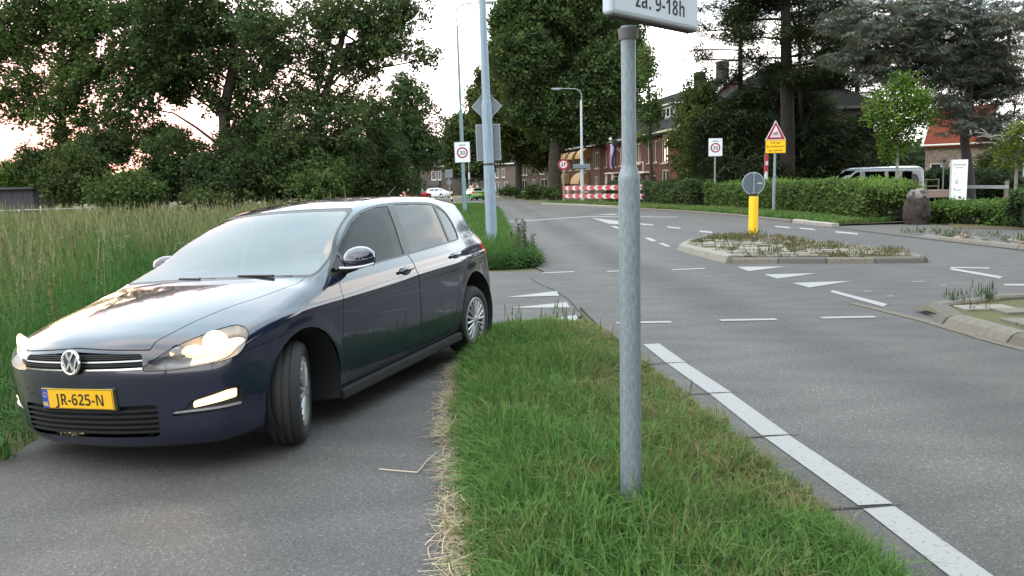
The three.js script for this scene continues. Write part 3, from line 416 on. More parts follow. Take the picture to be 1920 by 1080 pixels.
// bicycle path: comes towards the viewer on the left and joins the road across its mouth
const pathL = [[-3.4, 8], [-2.95, -1], [-2.85, -3], [-3.05, -5], [-3.4, -8], [-4.2, -11], [-5.5, -14.3]], pathR = [[-0.05, 8], [-0.2, -2.9], [-0.42, -5.2], [-0.5, -7.6], [0.3, -8.75], [0.78, -9.0], [0.86, -10], [0.72, -13], [0.44, -14.3]];
struct('bicycle_path', strip(pathL, pathR, 0.006, 40, (x, z) => { const k = 1 + 0.4 * fbm(x * 0.5, z * 0.5, 5, 3) + 0.22 * fbm(x * 2.2, z * 2.2, 15, 3); return [k, k, k]; }, 0.12), pathMat);
const verge1 = [[-0.25, 0.5], [-0.2, -2.9], [-0.42, -5.2], [-0.5, -7.7], [-0.1, -8.5], [0.55, -8.8], [0.9, -8.6], [1.02, -7.4], [1.3, -4.6], [1.45, -2.9], [1.66, 0.5]];
struct('verge_soil', sheet(verge1, 0.018), soil);
const verge2 = [[-5.8, -15], [-2.6, -15.1], [-0.6, -14.6], [0.38, -14.9], [0.46, -15.6], [0.12, -22], [-0.25, -34], [-0.75, -50], [-1.3, -63], [-7, -64], [-10, -40]];
struct('far_verge_soil', sheet(verge2, 0.016), soil);

// painted markings: each its own sheet on the road
const mk = (name, pts, y = 0.006, m = paintWhite) => part(road, name, sheet(pts, y), m);
{ // solid edge line beside the verge, broken by joints
  const ends = [[-7.42, -6.64], [-6.59, -5.64], [-5.59, -4.64], [-4.59, -3.58], [-3.52, -2.5], [-2.45, -1.4]];
  for (const [z0, z1] of ends) { const x = z => along(roadL, z) + 0.17 + 0.01 * Math.sin(z * 3); mk('edge_line', [[x(z0), z0], [x(z0) + 0.155, z0 - 0.02], [x(z1) + 0.165, z1 + 0.01], [x(z1), z1 + 0.02]]); }
}
const px = (u, v) => { const g = ground(u, v); return [g.x, g.z]; };
for (const [x0, x1] of [[1.14, 1.74], [2.28, 2.89], [3.39, 3.98]]) mk('crossing_dash', [[x0, -8.57], [x0, -8.68], [x1, -8.66], [x1, -8.55]]);
for (const [x0, x1] of [[0.54, 1.1], [1.66, 2.24], [2.80, 3.40]]) mk('crossing_dash', [[x0, -13.72], [x0, -13.86], [x1, -13.98], [x1, -13.84]]);
// give-way triangles of the path (left) and of the island side (right)
for (const t of [[[946, 559], [1044, 547], [1048, 556]], [[956, 579], [1062, 568], [1069, 578]], [[966, 610], [1080, 592], [1088, 606]]]) mk('give_way_triangle', t.map(([u, v]) => px(u, v)), 0.012);
for (const t of [[[1382, 501], [1474, 500], [1404, 509]], [[1432, 515], [1531, 513], [1457, 523]], [[1486, 531], [1596, 527.5], [1517, 540]]]) mk('give_way_triangle', t.map(([u, v]) => px(u, v)));
mk('edge_line', [[1556, 548], [1562, 545], [1664, 571], [1656, 576]].map(([u, v]) => px(u, v)));
mk('edge_line', [[1780, 506], [1785, 503], [1880, 519], [1874, 523]].map(([u, v]) => px(u, v)));
mk('crossing_dash', [[1782, 501], [1782, 503], [1855, 504.5], [1855, 502]].map(([u, v]) => px(u, v)));
mk('crossing_dash', [[1880, 536], [1884, 533], [1960, 533], [1960, 537]].map(([u, v]) => px(u, v)));
for (const q of [[[1208, 446], [1218, 446], [1232, 452], [1222, 453]], [[1234, 456], [1242, 456], [1258, 462], [1250, 463]], [[1144, 424], [1152, 424], [1166, 428], [1158, 429]]]) mk('lane_dash', q.map(([u, v]) => px(u, v)), 0.006, paintFar);
for (const [u, v, w, s] of [[1210, 421, 26, 2.2], [1262, 427, 24, 2.5], [1322, 435, 24, 3], [1392, 443, 26, 3], [1466, 426, 28, 2.6], [1512, 429.5, 28, 2.6], [1586, 437, 42, 3], [1610, 431, 20, 2]]) mk('lane_dash', [[u - w / 2, v - s / 2 - w * 0.045], [u + w / 2, v - s / 2 + w * 0.045], [u + w / 2 + 3, v + s / 2 + w * 0.045], [u - w / 2 + 3, v + s / 2 - w * 0.045]].map(([a, b]) => px(a, b)), 0.006, paintFar);
mk('stop_line', [[936, 416.6], [936, 418.2], [1108, 406.6], [1200, 407], [1270, 408], [1270, 406.6], [1108, 405]].map(([u, v]) => px(u, v)), 0.006, mat(0.2, 0.2, 0.21, 0.8));
mk('arrow_head', [[1108, 408.6], [1166, 415.5], [1166, 421], [1142, 420]].map(([u, v]) => px(u, v)), 0.008);
mk('arrow_head', [[1206, 419.5], [1228, 421], [1206, 423]].map(([u, v]) => px(u, v)), 0.008);
mk('lane_dash', [[1118, 402.5], [1146, 401], [1160, 401], [1150, 402.6], [1196, 402], [1196, 403.6]].map(([u, v]) => px(u, v)), 0.006, paintFar);
// faint worn remains on the refuge crossing
for (const [u, v, w] of [[1625, 546, 14], [1668, 555, 12], [1720, 528, 22], [1765, 535, 12]]) mk('worn_mark', [[u - w / 2, v], [u + w / 2, v - 1], [u + w / 2 + 4, v + 1.4], [u - w / 3, v + 2]].map(([a, b]) => px(a, b)), 0.005, mat(0.14, 0.138, 0.14, 0.85));
// seam where path and road asphalt meet, and two cracks
{ const seam = (pts, w) => { const l = pts.map(([u, v]) => px(u, v)); return sheet([...l, ...l.slice().reverse().map(([x, z]) => [x + w, z])], 0.011); };
  part(road, 'asphalt_seam', seam([[992, 520], [1006, 532], [1038, 545], [1064, 562], [1084, 585], [1100, 600]], 0.02), mat(0.022, 0.021, 0.021, 0.9));
  for (const [z] of [[-6.61], [-5.61], [-4.61], [-3.545]]) { const x = along(roadL, z); part(road, 'asphalt_seam', sheet([[x - 0.02, z + 0.03], [x + 0.36, z - 0.005], [x + 0.4, z - 0.015], [x - 0.02, z + 0.008]], 0.005), mat(0.025, 0.025, 0.026, 0.95)); }
}

// kerb stones, one after another along a line
function kerb(owner, line, w, h, mats, len = 1.0, seed = 3, y0 = -0.01, taper = 0.35) {
  const R = rng(seed), pts = new THREE.CatmullRomCurve3(line.map(([x, z]) => V(x, 0, z)), false, 'catmullrom', 0.05), n = Math.max(1, Math.round(pts.getLength() / len)), P = pts.getSpacedPoints(n);
  for (let k = 0; k < n; k++) { const a = P[k], b = P[k + 1], L = a.distanceTo(b) - 0.012, s = poly([[-w / 2, 0], [w / 2, 0], [w / 2, h - 0.02], [w / 2 - 0.02, h], [-w / 2 + 0.02 + w * taper, h], [-w / 2 + w * taper * 0.6, h - 0.02]]), g = extrude(s, L - 0.02, 0.01); g.translate(0, 0, -L / 2 + 0.01);
    const m = part(owner, 'kerb_stone', g, mats[(R() * mats.length) | 0]); m.position.set((a.x + b.x) / 2, y0 + (R() - 0.5) * 0.012, (a.z + b.z) / 2); m.rotation.y = Math.atan2(b.x - a.x, b.z - a.z) + (R() - 0.5) * 0.015; }
}
// refuge island of weathered pavers
const island = new THREE.Group(); island.name = 'traffic_island'; island.userData = { kind: 'structure' }; scene.add(island);
const isl = [[3.82, -17.95], [4.06, -14.72], [7.3, -13.95], [7.6, -15.2], [6.6, -20.6], [5.3, -21.1]];
part(island, 'island_bed', sheet(isl.map(([x, z]) => [lerp(x, 5.7, 0.03), lerp(z, -17.3, 0.03)]), 0.085), soil);
kerb(island, [[5.3, -21.1], [4.4, -19.6], [3.86, -17.95]], 0.2, 0.12, [concrete, concrete2], 0.9, 5);
kerb(island, [[3.86, -17.95], [3.95, -16.3], [4.1, -14.75]], 0.24, 0.14, [concrete], 1.05, 6);
kerb(island, [[4.1, -14.75], [5.7, -14.32], [7.3, -14.0]], 0.16, 0.10, [concrete2, mat(0.09, 0.085, 0.08, 0.95)], 0.9, 7);
kerb(island, [[7.3, -14.0], [7.55, -15.4], [7.0, -18.5], [6.5, -20.7], [5.3, -21.1]], 0.16, 0.11, [concrete2], 1.0, 8);
{ const R = rng(21), inside = polySDF(isl), g = [0, 1, 2].map(() => rbox(0.272 - R() * 0.01, 0.05, 0.272 - R() * 0.012, 0.012, 0, 0, 0, 1)), ms = [concrete, concrete2, new THREE.MeshStandardMaterial({ map: concTex, color: rgb(0.5, 0.46, 0.4), roughness: 0.95 }), new THREE.MeshStandardMaterial({ map: concTex, color: rgb(0.32, 0.24, 0.19), roughness: 0.95 })];
  for (let z = -13.6; z > -21.5; z -= 0.285) for (let x = 3.5; x < 8; x += 0.285) { const a = 0.23, X = 5.7 + (x - 5.7) * Math.cos(a) - (z + 17.3) * Math.sin(a), Z = -17.3 + (x - 5.7) * Math.sin(a) + (z + 17.3) * Math.cos(a); if (inside(X, Z) > -0.22 || R() < 0.14) continue; const p = part(island, 'paver', g[(R() * 3) | 0], ms[(R() * 3.3) | 0]); p.position.set(X, 0.078 + R() * 0.02, Z); p.rotation.set((R() - 0.5) * 0.05, -a + (R() - 0.5) * 0.06, (R() - 0.5) * 0.05); }
}
// near island on the right, seen only by its corner
const island2 = new THREE.Group(); island2.name = 'traffic_island_001'; island2.userData = { kind: 'structure' }; scene.add(island2);
const isl2 = [[4.55, -8.9], [4.62, -7.6], [4.75, -6.2], [6.5, -4], [9, -7], [8.6, -9.6], [6.5, -9.4]];
part(island2, 'island_bed', sheet(isl2, 0.05), soil);
kerb(island2, [[5.7, -9.35], [4.95, -9.15], [4.6, -8.7], [4.55, -7.9], [4.66, -6.6], [4.95, -5.2]], 0.24, 0.085, [concrete2, new THREE.MeshStandardMaterial({ map: concTex, color: rgb(0.30, 0.27, 0.255), roughness: 0.95 })], 0.95, 9);
kerb(island2, [[8.6, -9.7], [7, -9.5], [5.7, -9.35]], 0.18, 0.1, [concrete2], 1, 12);
part(island2, 'gutter_strip', sheet([[4.2, -9.6], [4.42, -8.3], [4.46, -7.2], [4.62, -5.8], [4.52, -5.8], [4.34, -7.2], [4.3, -8.3], [4.1, -9.6]], 0.006), new THREE.MeshStandardMaterial({ map: concTex, color: rgb(0.36, 0.32, 0.27), roughness: 1 }));
{ const R = rng(31), inside = polySDF(isl2), g = rbox(0.272, 0.05, 0.272, 0.012, 0, 0, 0, 1), ms = [concrete, concrete2, concrete2];
  for (let z = -4.4; z > -9.6; z -= 0.285) for (let x = 4.5; x < 7.4; x += 0.285) { if (inside(x, z) > -0.3 || R() < 0.3) continue; const p = part(island2, 'paver', g, ms[(R() * 3) | 0]); p.position.set(x, 0.043 + R() * 0.02, z); p.rotation.set((R() - 0.5) * 0.06, (R() - 0.5) * 0.06, (R() - 0.5) * 0.06); } }
// right-hand verge, its kerb stones and the worn pavement towards the side entrance
const vergeR = [[10.1, -25.2], [9.85, -32.6], [9.05, -38.6], [8.05, -43], [6.6, -50], [4.8, -57], [2.9, -61.9], [6, -66], [13, -60], [14, -26], [12.2, -25.6]];
struct('right_verge_soil', sheet(vergeR, 0.05), soil);
const kerbR = new THREE.Group(); kerbR.name = 'right_kerb'; kerbR.userData = { kind: 'structure' }; scene.add(kerbR);
kerb(kerbR, [[10.05, -24.6], [9.95, -27.8]], 0.22, 0.13, [new THREE.MeshStandardMaterial({ map: concTex, color: rgb(0.85, 0.84, 0.82), roughness: 0.9 })], 1.05, 13, -0.01, 0.05);
kerb(kerbR, [[9.92, -28], [9.7, -32.6], [8.9, -38.6], [7.9, -43], [7.3, -46]], 0.16, 0.10, [concrete2], 1.1, 14);
kerb(kerbR, [[7.0, -47.4], [6.2, -50.6], [4.5, -57], [2.55, -62]], 0.25, 0.14, [new THREE.MeshStandardMaterial({ map: concTex, color: rgb(0.8, 0.79, 0.78), roughness: 0.9 })], 1.3, 15, -0.01, 0.05);
const pavement = [[9.9, -25.2], [9.98, -20], [10.2, -14], [12.4, -4], [24, -8], [20, -19], [14.2, -22.4], [12.6, -25.2]];
struct('pavement', sheet(pavement, 0.012), new THREE.MeshStandardMaterial({ map: concTex, color: rgb(0.22, 0.21, 0.21), roughness: 0.95 }));
struct('driveway', sheet([[12.6, -22.6], [14.6, -20.8], [22, -30], [24, -60], [19, -60], [16, -30]], 0.022), new THREE.MeshStandardMaterial({ map: soilTex, color: rgb(0.9, 0.7, 0.62), roughness: 1 }));
{ const kr = new THREE.Group(); kr.name = 'worn_kerb'; kr.userData = { kind: 'structure' }; scene.add(kr); kerb(kr, [[10.2, -19.6], [10.2, -17.5], [10.45, -14.5], [11.4, -9]], 0.2, 0.09, [concrete2, concrete, mat(0.14, 0.13, 0.12, 0.95)], 0.9, 17);
  const R = rng(51); for (let k = 0; k < 26; k++) { const z = lerp(-20.6, -12.5, R()), x = along(roadR, z) + 0.25 + R() * 0.75, s = 0.08 + R() * 0.16; const p = part(kr, 'broken_paver', rbox(s * 1.5, 0.05, s, 0.015, 0, 0, 0, 1), [concrete, concrete2, mat(0.2, 0.16, 0.13, 0.95), mat(0.24, 0.13, 0.09, 0.95)][(R() * 4) | 0]); p.position.set(x, 0.045 + R() * 0.02, z); p.rotation.set((R() - 0.5) * 0.4, R() * 3, (R() - 0.5) * 0.4); } }
// ------------------------------------------------------------------ poles, signs, lamps
function polarText(c, txt, x, y, font, fill = '#111', maxW) { c.font = font; c.fillStyle = fill; c.textAlign = 'center'; c.textBaseline = 'middle'; c.fillText(txt, x, y, maxW); }
const lamp0 = (pos) => pos;
{ // grey pole in the verge with the lower part of a parking plate
  const p = px(1183.5, 985), kk = -p[1] / 3.74, hh = y => EYE + (y - EYE) * kk, t = thing('sign_pole', 'galvanised sign post in the grass verge carrying a white plate reading Za. 9-18h', 'sign post', [p[0], 0, p[1]]);
  const r0 = 0.0505 * kk, r1 = 0.0335 * kk, hS = hh(1.552), hT = hh(2.235);
  
  part(t, 'pole', new THREE.LatheGeometry([[r0, -0.2], [r0, hS - 0.02], [r0 + 0.001, hS], [r0 - 0.002, hS + 0.011], [r1 + 0.003, hS + 0.045], [r1, hS + 0.06], [r1, hT], [0, hT]].map(([a, b]) => new THREE.Vector2(a, b)), 40), galv); { const g = t.children.at(-1).geometry, q = g.attributes.position, u = g.attributes.uv; for (let i = 0; i < q.count; i++) u.setY(i, q.getY(i)); }
  { const g = new THREE.CylinderGeometry(r1 + 0.013, r1 + 0.008, 0.045, 24).translate(0, hT - 0.032, 0); part(t, 'clamp', [g], mat(0.12, 0.12, 0.12, 0.6, 0.4)); }
  const W = 0.66 * kk, H = 0.6 * kk, ang = 0.765, face = canvasTex(1024, 930, (c, w, h) => { c.fillStyle = '#c3ccd6'; c.fillRect(0, 0, w, h); polarText(c, 'P', w / 2, h * 0.2, 'bold 200px sans-serif'); polarText(c, 'ma.-vr. 9-20h', w / 2, h * 0.52, 'bold 120px sans-serif', '#101820', w * 0.8); polarText(c, 'za. 9-18h', w * 0.535, h * 0.895, 'bold 150px sans-serif', '#101826', w * 0.66); });
  return_sign: { const c = V(0.105 * kk, hT + H / 2, 0.045 * kk); const rot = new THREE.Matrix4().makeRotationFromEuler(new THREE.Euler(0, 0, 0)); rot.makeRotationY(ang); rot.setPosition(c);
    const b = rbox(W, H, 0.05, 0.016, 0, 0, 0, 4).applyMatrix4(rot), s = part(t, 'sign_box', b, mat(0.44, 0.5, 0.55, 0.45));
    part(s, 'sign_face', new THREE.PlaneGeometry(W - 0.035, H - 0.03).translate(0, 0.003, 0.0265).applyMatrix4(rot), new THREE.MeshStandardMaterial({ map: face, roughness: 0.4 }));
    part(s, 'rusty_edge', box(W - 0.04, 0.007, 0.045, 0.002, -H / 2 - 0.002, 0).applyMatrix4(rot), mat(0.06, 0.045, 0.04, 0.9)); }
}
{ // heavy lamp post with the backs of two signs
  const p = px(923, 468), t = thing('lamp_post', 'thick blue-grey lamp post carrying the backs of a diamond and a square sign', 'lamp post', [p[0], 0, p[1]]);
  t.rotation.z = 0.012;
  part(t, 'post', new THREE.LatheGeometry([[0.135, -0.2], [0.134, 1.6], [0.126, 2.05], [0.12, 3.45], [0.108, 3.5], [0.10, 3.6], [0.085, 5.4], [0.075, 9], [0, 9]].map(([a, b]) => new THREE.Vector2(a, b)), 32), blueGrey);
  for (const y of [1.62, 2.02]) part(t, 'dark_band', cyl(0.129, 0.1285, 0.055, 0, y, 0, 32), mat(0.03, 0.035, 0.04, 0.6));
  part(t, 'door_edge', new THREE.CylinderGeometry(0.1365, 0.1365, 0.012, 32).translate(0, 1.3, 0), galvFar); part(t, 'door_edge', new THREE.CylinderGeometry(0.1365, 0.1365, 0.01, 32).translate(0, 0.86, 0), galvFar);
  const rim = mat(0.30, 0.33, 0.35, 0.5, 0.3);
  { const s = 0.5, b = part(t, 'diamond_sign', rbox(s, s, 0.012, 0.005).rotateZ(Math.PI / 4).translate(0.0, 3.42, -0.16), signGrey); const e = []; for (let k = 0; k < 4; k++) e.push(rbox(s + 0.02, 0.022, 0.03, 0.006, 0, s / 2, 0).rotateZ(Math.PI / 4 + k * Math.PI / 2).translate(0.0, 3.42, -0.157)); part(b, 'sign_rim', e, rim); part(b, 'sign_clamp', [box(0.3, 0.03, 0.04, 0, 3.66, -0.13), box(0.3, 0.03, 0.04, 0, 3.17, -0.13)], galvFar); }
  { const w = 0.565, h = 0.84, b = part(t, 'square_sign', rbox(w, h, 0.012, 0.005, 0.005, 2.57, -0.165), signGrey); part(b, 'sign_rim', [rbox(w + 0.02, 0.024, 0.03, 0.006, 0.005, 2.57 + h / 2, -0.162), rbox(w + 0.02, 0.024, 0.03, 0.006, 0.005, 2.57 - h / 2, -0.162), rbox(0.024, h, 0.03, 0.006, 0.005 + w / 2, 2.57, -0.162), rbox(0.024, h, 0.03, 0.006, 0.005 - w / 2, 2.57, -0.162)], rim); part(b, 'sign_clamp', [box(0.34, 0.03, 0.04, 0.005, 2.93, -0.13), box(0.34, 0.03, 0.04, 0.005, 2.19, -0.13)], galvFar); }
}
const zoneTex = canvasTex(384, 512, (c, w, h) => { c.fillStyle = '#d4d6dc'; c.fillRect(0, 0, w, h); c.strokeStyle = '#9aa0a6'; c.lineWidth = 8; c.strokeRect(4, 4, w - 8, h - 8); polarText(c, 'zone', w / 2, 76, 'bold 72px sans-serif', '#33363c'); c.beginPath(); c.arc(w / 2, 270, 138, 0, 7); c.fillStyle = '#8c1424'; c.fill(); c.beginPath(); c.arc(w / 2, 270, 100, 0, 7); c.fillStyle = '#d8dadf'; c.fill(); polarText(c, '30', w / 2, 276, 'bold 140px sans-serif', '#15171c'); });
const plate = (t, w, h, y, z, tex, x = 0) => { const s = part(t, 'sign_plate', rbox(w, h, 0.02, 0.009, x, y, z, 3), signGrey); part(s, 'sign_face', new THREE.PlaneGeometry(w - 0.01, h - 0.01).translate(x, y, z + 0.0115), new THREE.MeshStandardMaterial({ map: tex, roughness: 0.5 })); return s; };
function lampHead(t, y, dx, len, reach) { // a curved arm with a flat lantern
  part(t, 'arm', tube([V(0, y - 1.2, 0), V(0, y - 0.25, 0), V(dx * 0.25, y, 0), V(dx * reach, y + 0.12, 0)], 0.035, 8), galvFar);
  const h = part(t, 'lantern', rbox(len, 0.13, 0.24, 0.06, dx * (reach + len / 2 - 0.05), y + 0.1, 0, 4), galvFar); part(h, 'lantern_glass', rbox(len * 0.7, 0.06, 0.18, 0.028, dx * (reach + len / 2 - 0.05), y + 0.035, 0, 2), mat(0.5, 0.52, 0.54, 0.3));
}
{ const p = px(872, 402), t = thing('street_lamp', 'tall thin street lamp behind the dark car with a zone 30 sign on its post', 'street lamp', [p[0], 0, p[1]]);
  t.rotation.z = 0.01;
  part(t, 'post', new THREE.LatheGeometry([[0.125, -0.2], [0.122, 1.95], [0.10, 2.05], [0.10, 5.7], [0.075, 5.8], [0.055, 10.2], [0, 10.2]].map(([a, b]) => new THREE.Vector2(a, b)), 20), new THREE.MeshStandardMaterial({ map: galvTex, color: rgb(0.5, 0.66, 0.68), roughness: 0.55 }));
  plate(t, 0.86, 1.12, 3.42, 0.14, zoneTex); lampHead(t, 11.25, 1, 0.6, 1.5); }
{ const q0 = at(1092, 378, 62), p = [q0.x, q0.z], t = thing('street_lamp', 'grey street lamp with a curved arm behind the red and white barrier boards', 'street lamp', [p[0], 0, p[1]]);
  const top = 1.53 + (344 - 168) / FPX * -p[1]; part(t, 'post', new THREE.LatheGeometry([[0.14, -0.2], [0.14, 3.2], [0.10, 3.3], [0.075, top - 1], [0, top - 1]].map(([a, b]) => new THREE.Vector2(a, b)), 16), new THREE.MeshStandardMaterial({ color: rgb(0.42, 0.46, 0.5), roughness: 0.5 }));
  lampHead(t, top - 0.2, -1, 0.75, 1.55); part(t, 'junction_box', rbox(1.3, 0.34, 0.12, 0.04, -0.02, 2.85, 0.16), signGrey); }
{ const p = px(1340, 393), t = thing('speed_sign', 'zone 30 sign on a thin pole in front of the right hedge', 'traffic sign', [p[0], 0.05, p[1]]); const k = -p[1] / FPX; part(t, 'pole', cyl(0.045, 0.042, 3.05, 0, -0.2, 0, 12), galv); plate(t, 26 * k, 33 * k, (393 - 280) * k, 0.06, zoneTex); }
{ const p = [at(1452, 340, 34.2).x, -34.2], t = thing('warning_sign', 'red-rimmed warning triangle for cyclists above a yellow text plate by the hedge', 'traffic sign', [p[0], 0.05, p[1]]), k = -p[1] / FPX;
  part(t, 'pole', new THREE.LatheGeometry([[0.075, -0.2], [0.075, 1.5], [0.055, 1.55], [0.05, 3.9], [0, 3.9]].map(([a, b]) => new THREE.Vector2(a, b)), 14), galv);
  const y = v => (400 - v) * k, tri = canvasTex(512, 512, (c, w, h) => { c.fillStyle = '#e3b9c0'; c.fillRect(0, 0, w, h); const T = (m, f) => { c.beginPath(); c.moveTo(w / 2, m * 1.9); c.lineTo(w - m * 1.7, h - m); c.lineTo(m * 1.7, h - m); c.closePath(); c.fillStyle = f; c.fill(); }; T(14, '#7d1226'); T(66, '#d9c5cd'); c.strokeStyle = '#2b2b35'; c.lineWidth = 12; for (const x of [205, 307]) { c.beginPath(); c.arc(x, 375, 38, 0, 7); c.stroke(); } c.beginPath(); c.moveTo(205, 375); c.lineTo(235, 305); c.lineTo(290, 305); c.lineTo(250, 375); c.lineTo(235, 305); c.moveTo(307, 375); c.lineTo(288, 290); c.lineTo(305, 285); c.stroke(); });
  const S = poly([[-0.5, 0], [0.5, 0], [0, 0.92]]), w = 38 * k, g = extrude(S, 0.02, 0.006); const b = part(t, 'triangle_sign', g.scale(w, 35 * k / 0.92, 1).translate(-0.01, y(264), 0.07), signWhite);
  const f = new THREE.ShapeGeometry(S); { const q = f.attributes.position, u = f.attributes.uv; for (let i = 0; i < q.count; i++) u.setXY(i, q.getX(i) + 0.5, q.getY(i) / 0.92); } part(b, 'sign_face', f.scale(w * 0.985, 35 * k / 0.92 * 0.985, 1).translate(-0.01, y(264) + 0.005, 0.0985), new THREE.MeshStandardMaterial({ map: tri, roughness: 0.5 }));
  const yt = canvasTex(512, 360, (c, w, h) => { c.fillStyle = '#efb90a'; c.fillRect(0, 0, w, h); c.strokeStyle = '#8a6508'; c.lineWidth = 8; c.strokeRect(6, 6, w - 12, h - 12); polarText(c, 'Let op!', w / 2, 76, 'bold 74px sans-serif', '#241c06'); polarText(c, 'Bromfietsers', w / 2, 178, 'bold 74px sans-serif', '#241c06', 450); polarText(c, 'op rijbaan', w / 2, 282, 'bold 74px sans-serif', '#241c06', 400); });
  plate(t, 38 * k, 24.5 * k, y(276), 0.07, yt); }
{ const p = px(1412, 446), t = thing('traffic_bollard', 'bright yellow bollard on the paved island topped by the back of a round sign', 'bollard', [p[0], 0.09, p[1]]), k = -p[1] / FPX;
  part(t, 'shaft', new THREE.LatheGeometry([[0.13, 0], [0.13, 0.03], [0.122, 0.05], [0.122, 0.98], [0.112, 1.0], [0, 1.0]].map(([a, b]) => new THREE.Vector2(a, b)), 32), mat(0.82, 0.50, 0.008, 0.42));
  part(t, 'collar', cyl(0.105, 0.1, 0.08, 0, 0.995, 0, 24), blackPlastic); part(t, 'foot_ring', cyl(0.145, 0.14, 0.03, 0, -0.01, 0, 24), mat(0.1, 0.07, 0.01, 0.8));
  const d = part(t, 'round_sign', new THREE.CylinderGeometry(0.285, 0.285, 0.015, 40).rotateX(Math.PI / 2).translate(0, 1.335, -0.04), mat(0.10, 0.135, 0.17, 0.5, 0.2));
  part(d, 'sign_rim', new THREE.TorusGeometry(0.285, 0.012, 8, 40).translate(0, 1.335, -0.035), mat(0.28, 0.34, 0.4, 0.5)); part(d, 'bracket', [rbox(0.045, 0.56, 0.03, 0.008, 0.01, 1.335, -0.012), box(0.12, 0.03, 0.02, 0.01, 1.575, -0.02), box(0.12, 0.03, 0.02, 0.01, 1.095, -0.02)], galvFar); part(d, 'sticker', box(0.13, 0.035, 0.004, 0.165, 1.34, -0.03), mat(0.4, 0.42, 0.44, 0.5)); }
{ const d = 39, t = thing('marker_post', 'slim red and white post behind the hedge left of the warning triangle', 'post', [at(1436, 348, d).x, 0, -d]), k = d / FPX; part(t, 'post', cyl(0.09, 0.085, 1.9, 0, 0, 0, 12), signWhite); part(t, 'red_sleeve', rbox(0.19, 0.95, 0.12, 0.05, 0, 2.25, 0), mat(0.28, 0.02, 0.03, 0.5)); part(t, 'white_patch', box(0.12, 0.2, 0.02, 0.01, 2.3, 0.065), signWhite); }
{ const d = 64, t = thing('priority_sign', 'round white sign with a red rim and two arrows beside the barrier boards', 'traffic sign', [at(1057, 348, d).x, 0, -d]), k = d / FPX;
  part(t, 'pole', cyl(0.06, 0.055, 3.2, 0, -0.2, 0, 12), galvFar);
  const tex = canvasTex(256, 256, (c, w) => { c.fillStyle = '#8d1a2c'; c.fillRect(0, 0, w, w); c.beginPath(); c.arc(128, 128, 84, 0, 7); c.fillStyle = '#d9cdd2'; c.fill(); const A = (x, dir, f) => { c.fillStyle = f; c.fillRect(x - 11, 82, 22, 92); c.beginPath(); c.moveTo(x - 28, 128 + dir * 12); c.lineTo(x + 28, 128 + dir * 12); c.lineTo(x, 128 + dir * 60); c.fill(); }; A(98, 1, '#16161c'); A(158, -1, '#7a1420'); });
  const y = (379 - 307) * k, r = 10.5 * k, b = part(t, 'round_plate', new THREE.CylinderGeometry(r, r, 0.02, 32).rotateX(Math.PI / 2).translate(0, y, 0.07), signGrey); part(b, 'sign_face', new THREE.CircleGeometry(r * 0.985, 32).translate(0, y, 0.0815), new THREE.MeshStandardMaterial({ map: tex, roughness: 0.5 })); }
{ // barrier of two chevron boards on three posts
  const a = at(1056, 372, 63), b = at(1206, 370, 52), L = Math.hypot(b.x - a.x, b.z - a.z), t = thing('road_barrier', 'barrier of two red and white chevron boards facing the bend', 'barrier', [a.x, 0, a.z], Math.atan2(-(b.z - a.z), b.x - a.x)), k = 60 / FPX;
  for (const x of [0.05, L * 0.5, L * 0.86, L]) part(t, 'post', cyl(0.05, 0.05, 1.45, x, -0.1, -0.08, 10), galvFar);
  for (const y of [1.22, 0.62]) { const bd = part(t, 'board', rbox(L, 0.34, 0.05, 0.01, L / 2, y, 0), mat(0.36, 0.02, 0.04, 0.5)); const n = 10; for (let q = 0; q < n; q++) { const x = (q + 0.35) * L / n, w = L / n * 0.42, s = poly([[x, 0], [x + w * 0.62, 0.165], [x + w * 1.5, 0.165], [x + w * 0.9, 0], [x + w * 1.5, -0.165], [x + w * 0.62, -0.165]]); part(bd, 'chevron', extrude(s, 0.006).translate(0, y, 0.0255), signWhite); } }
}
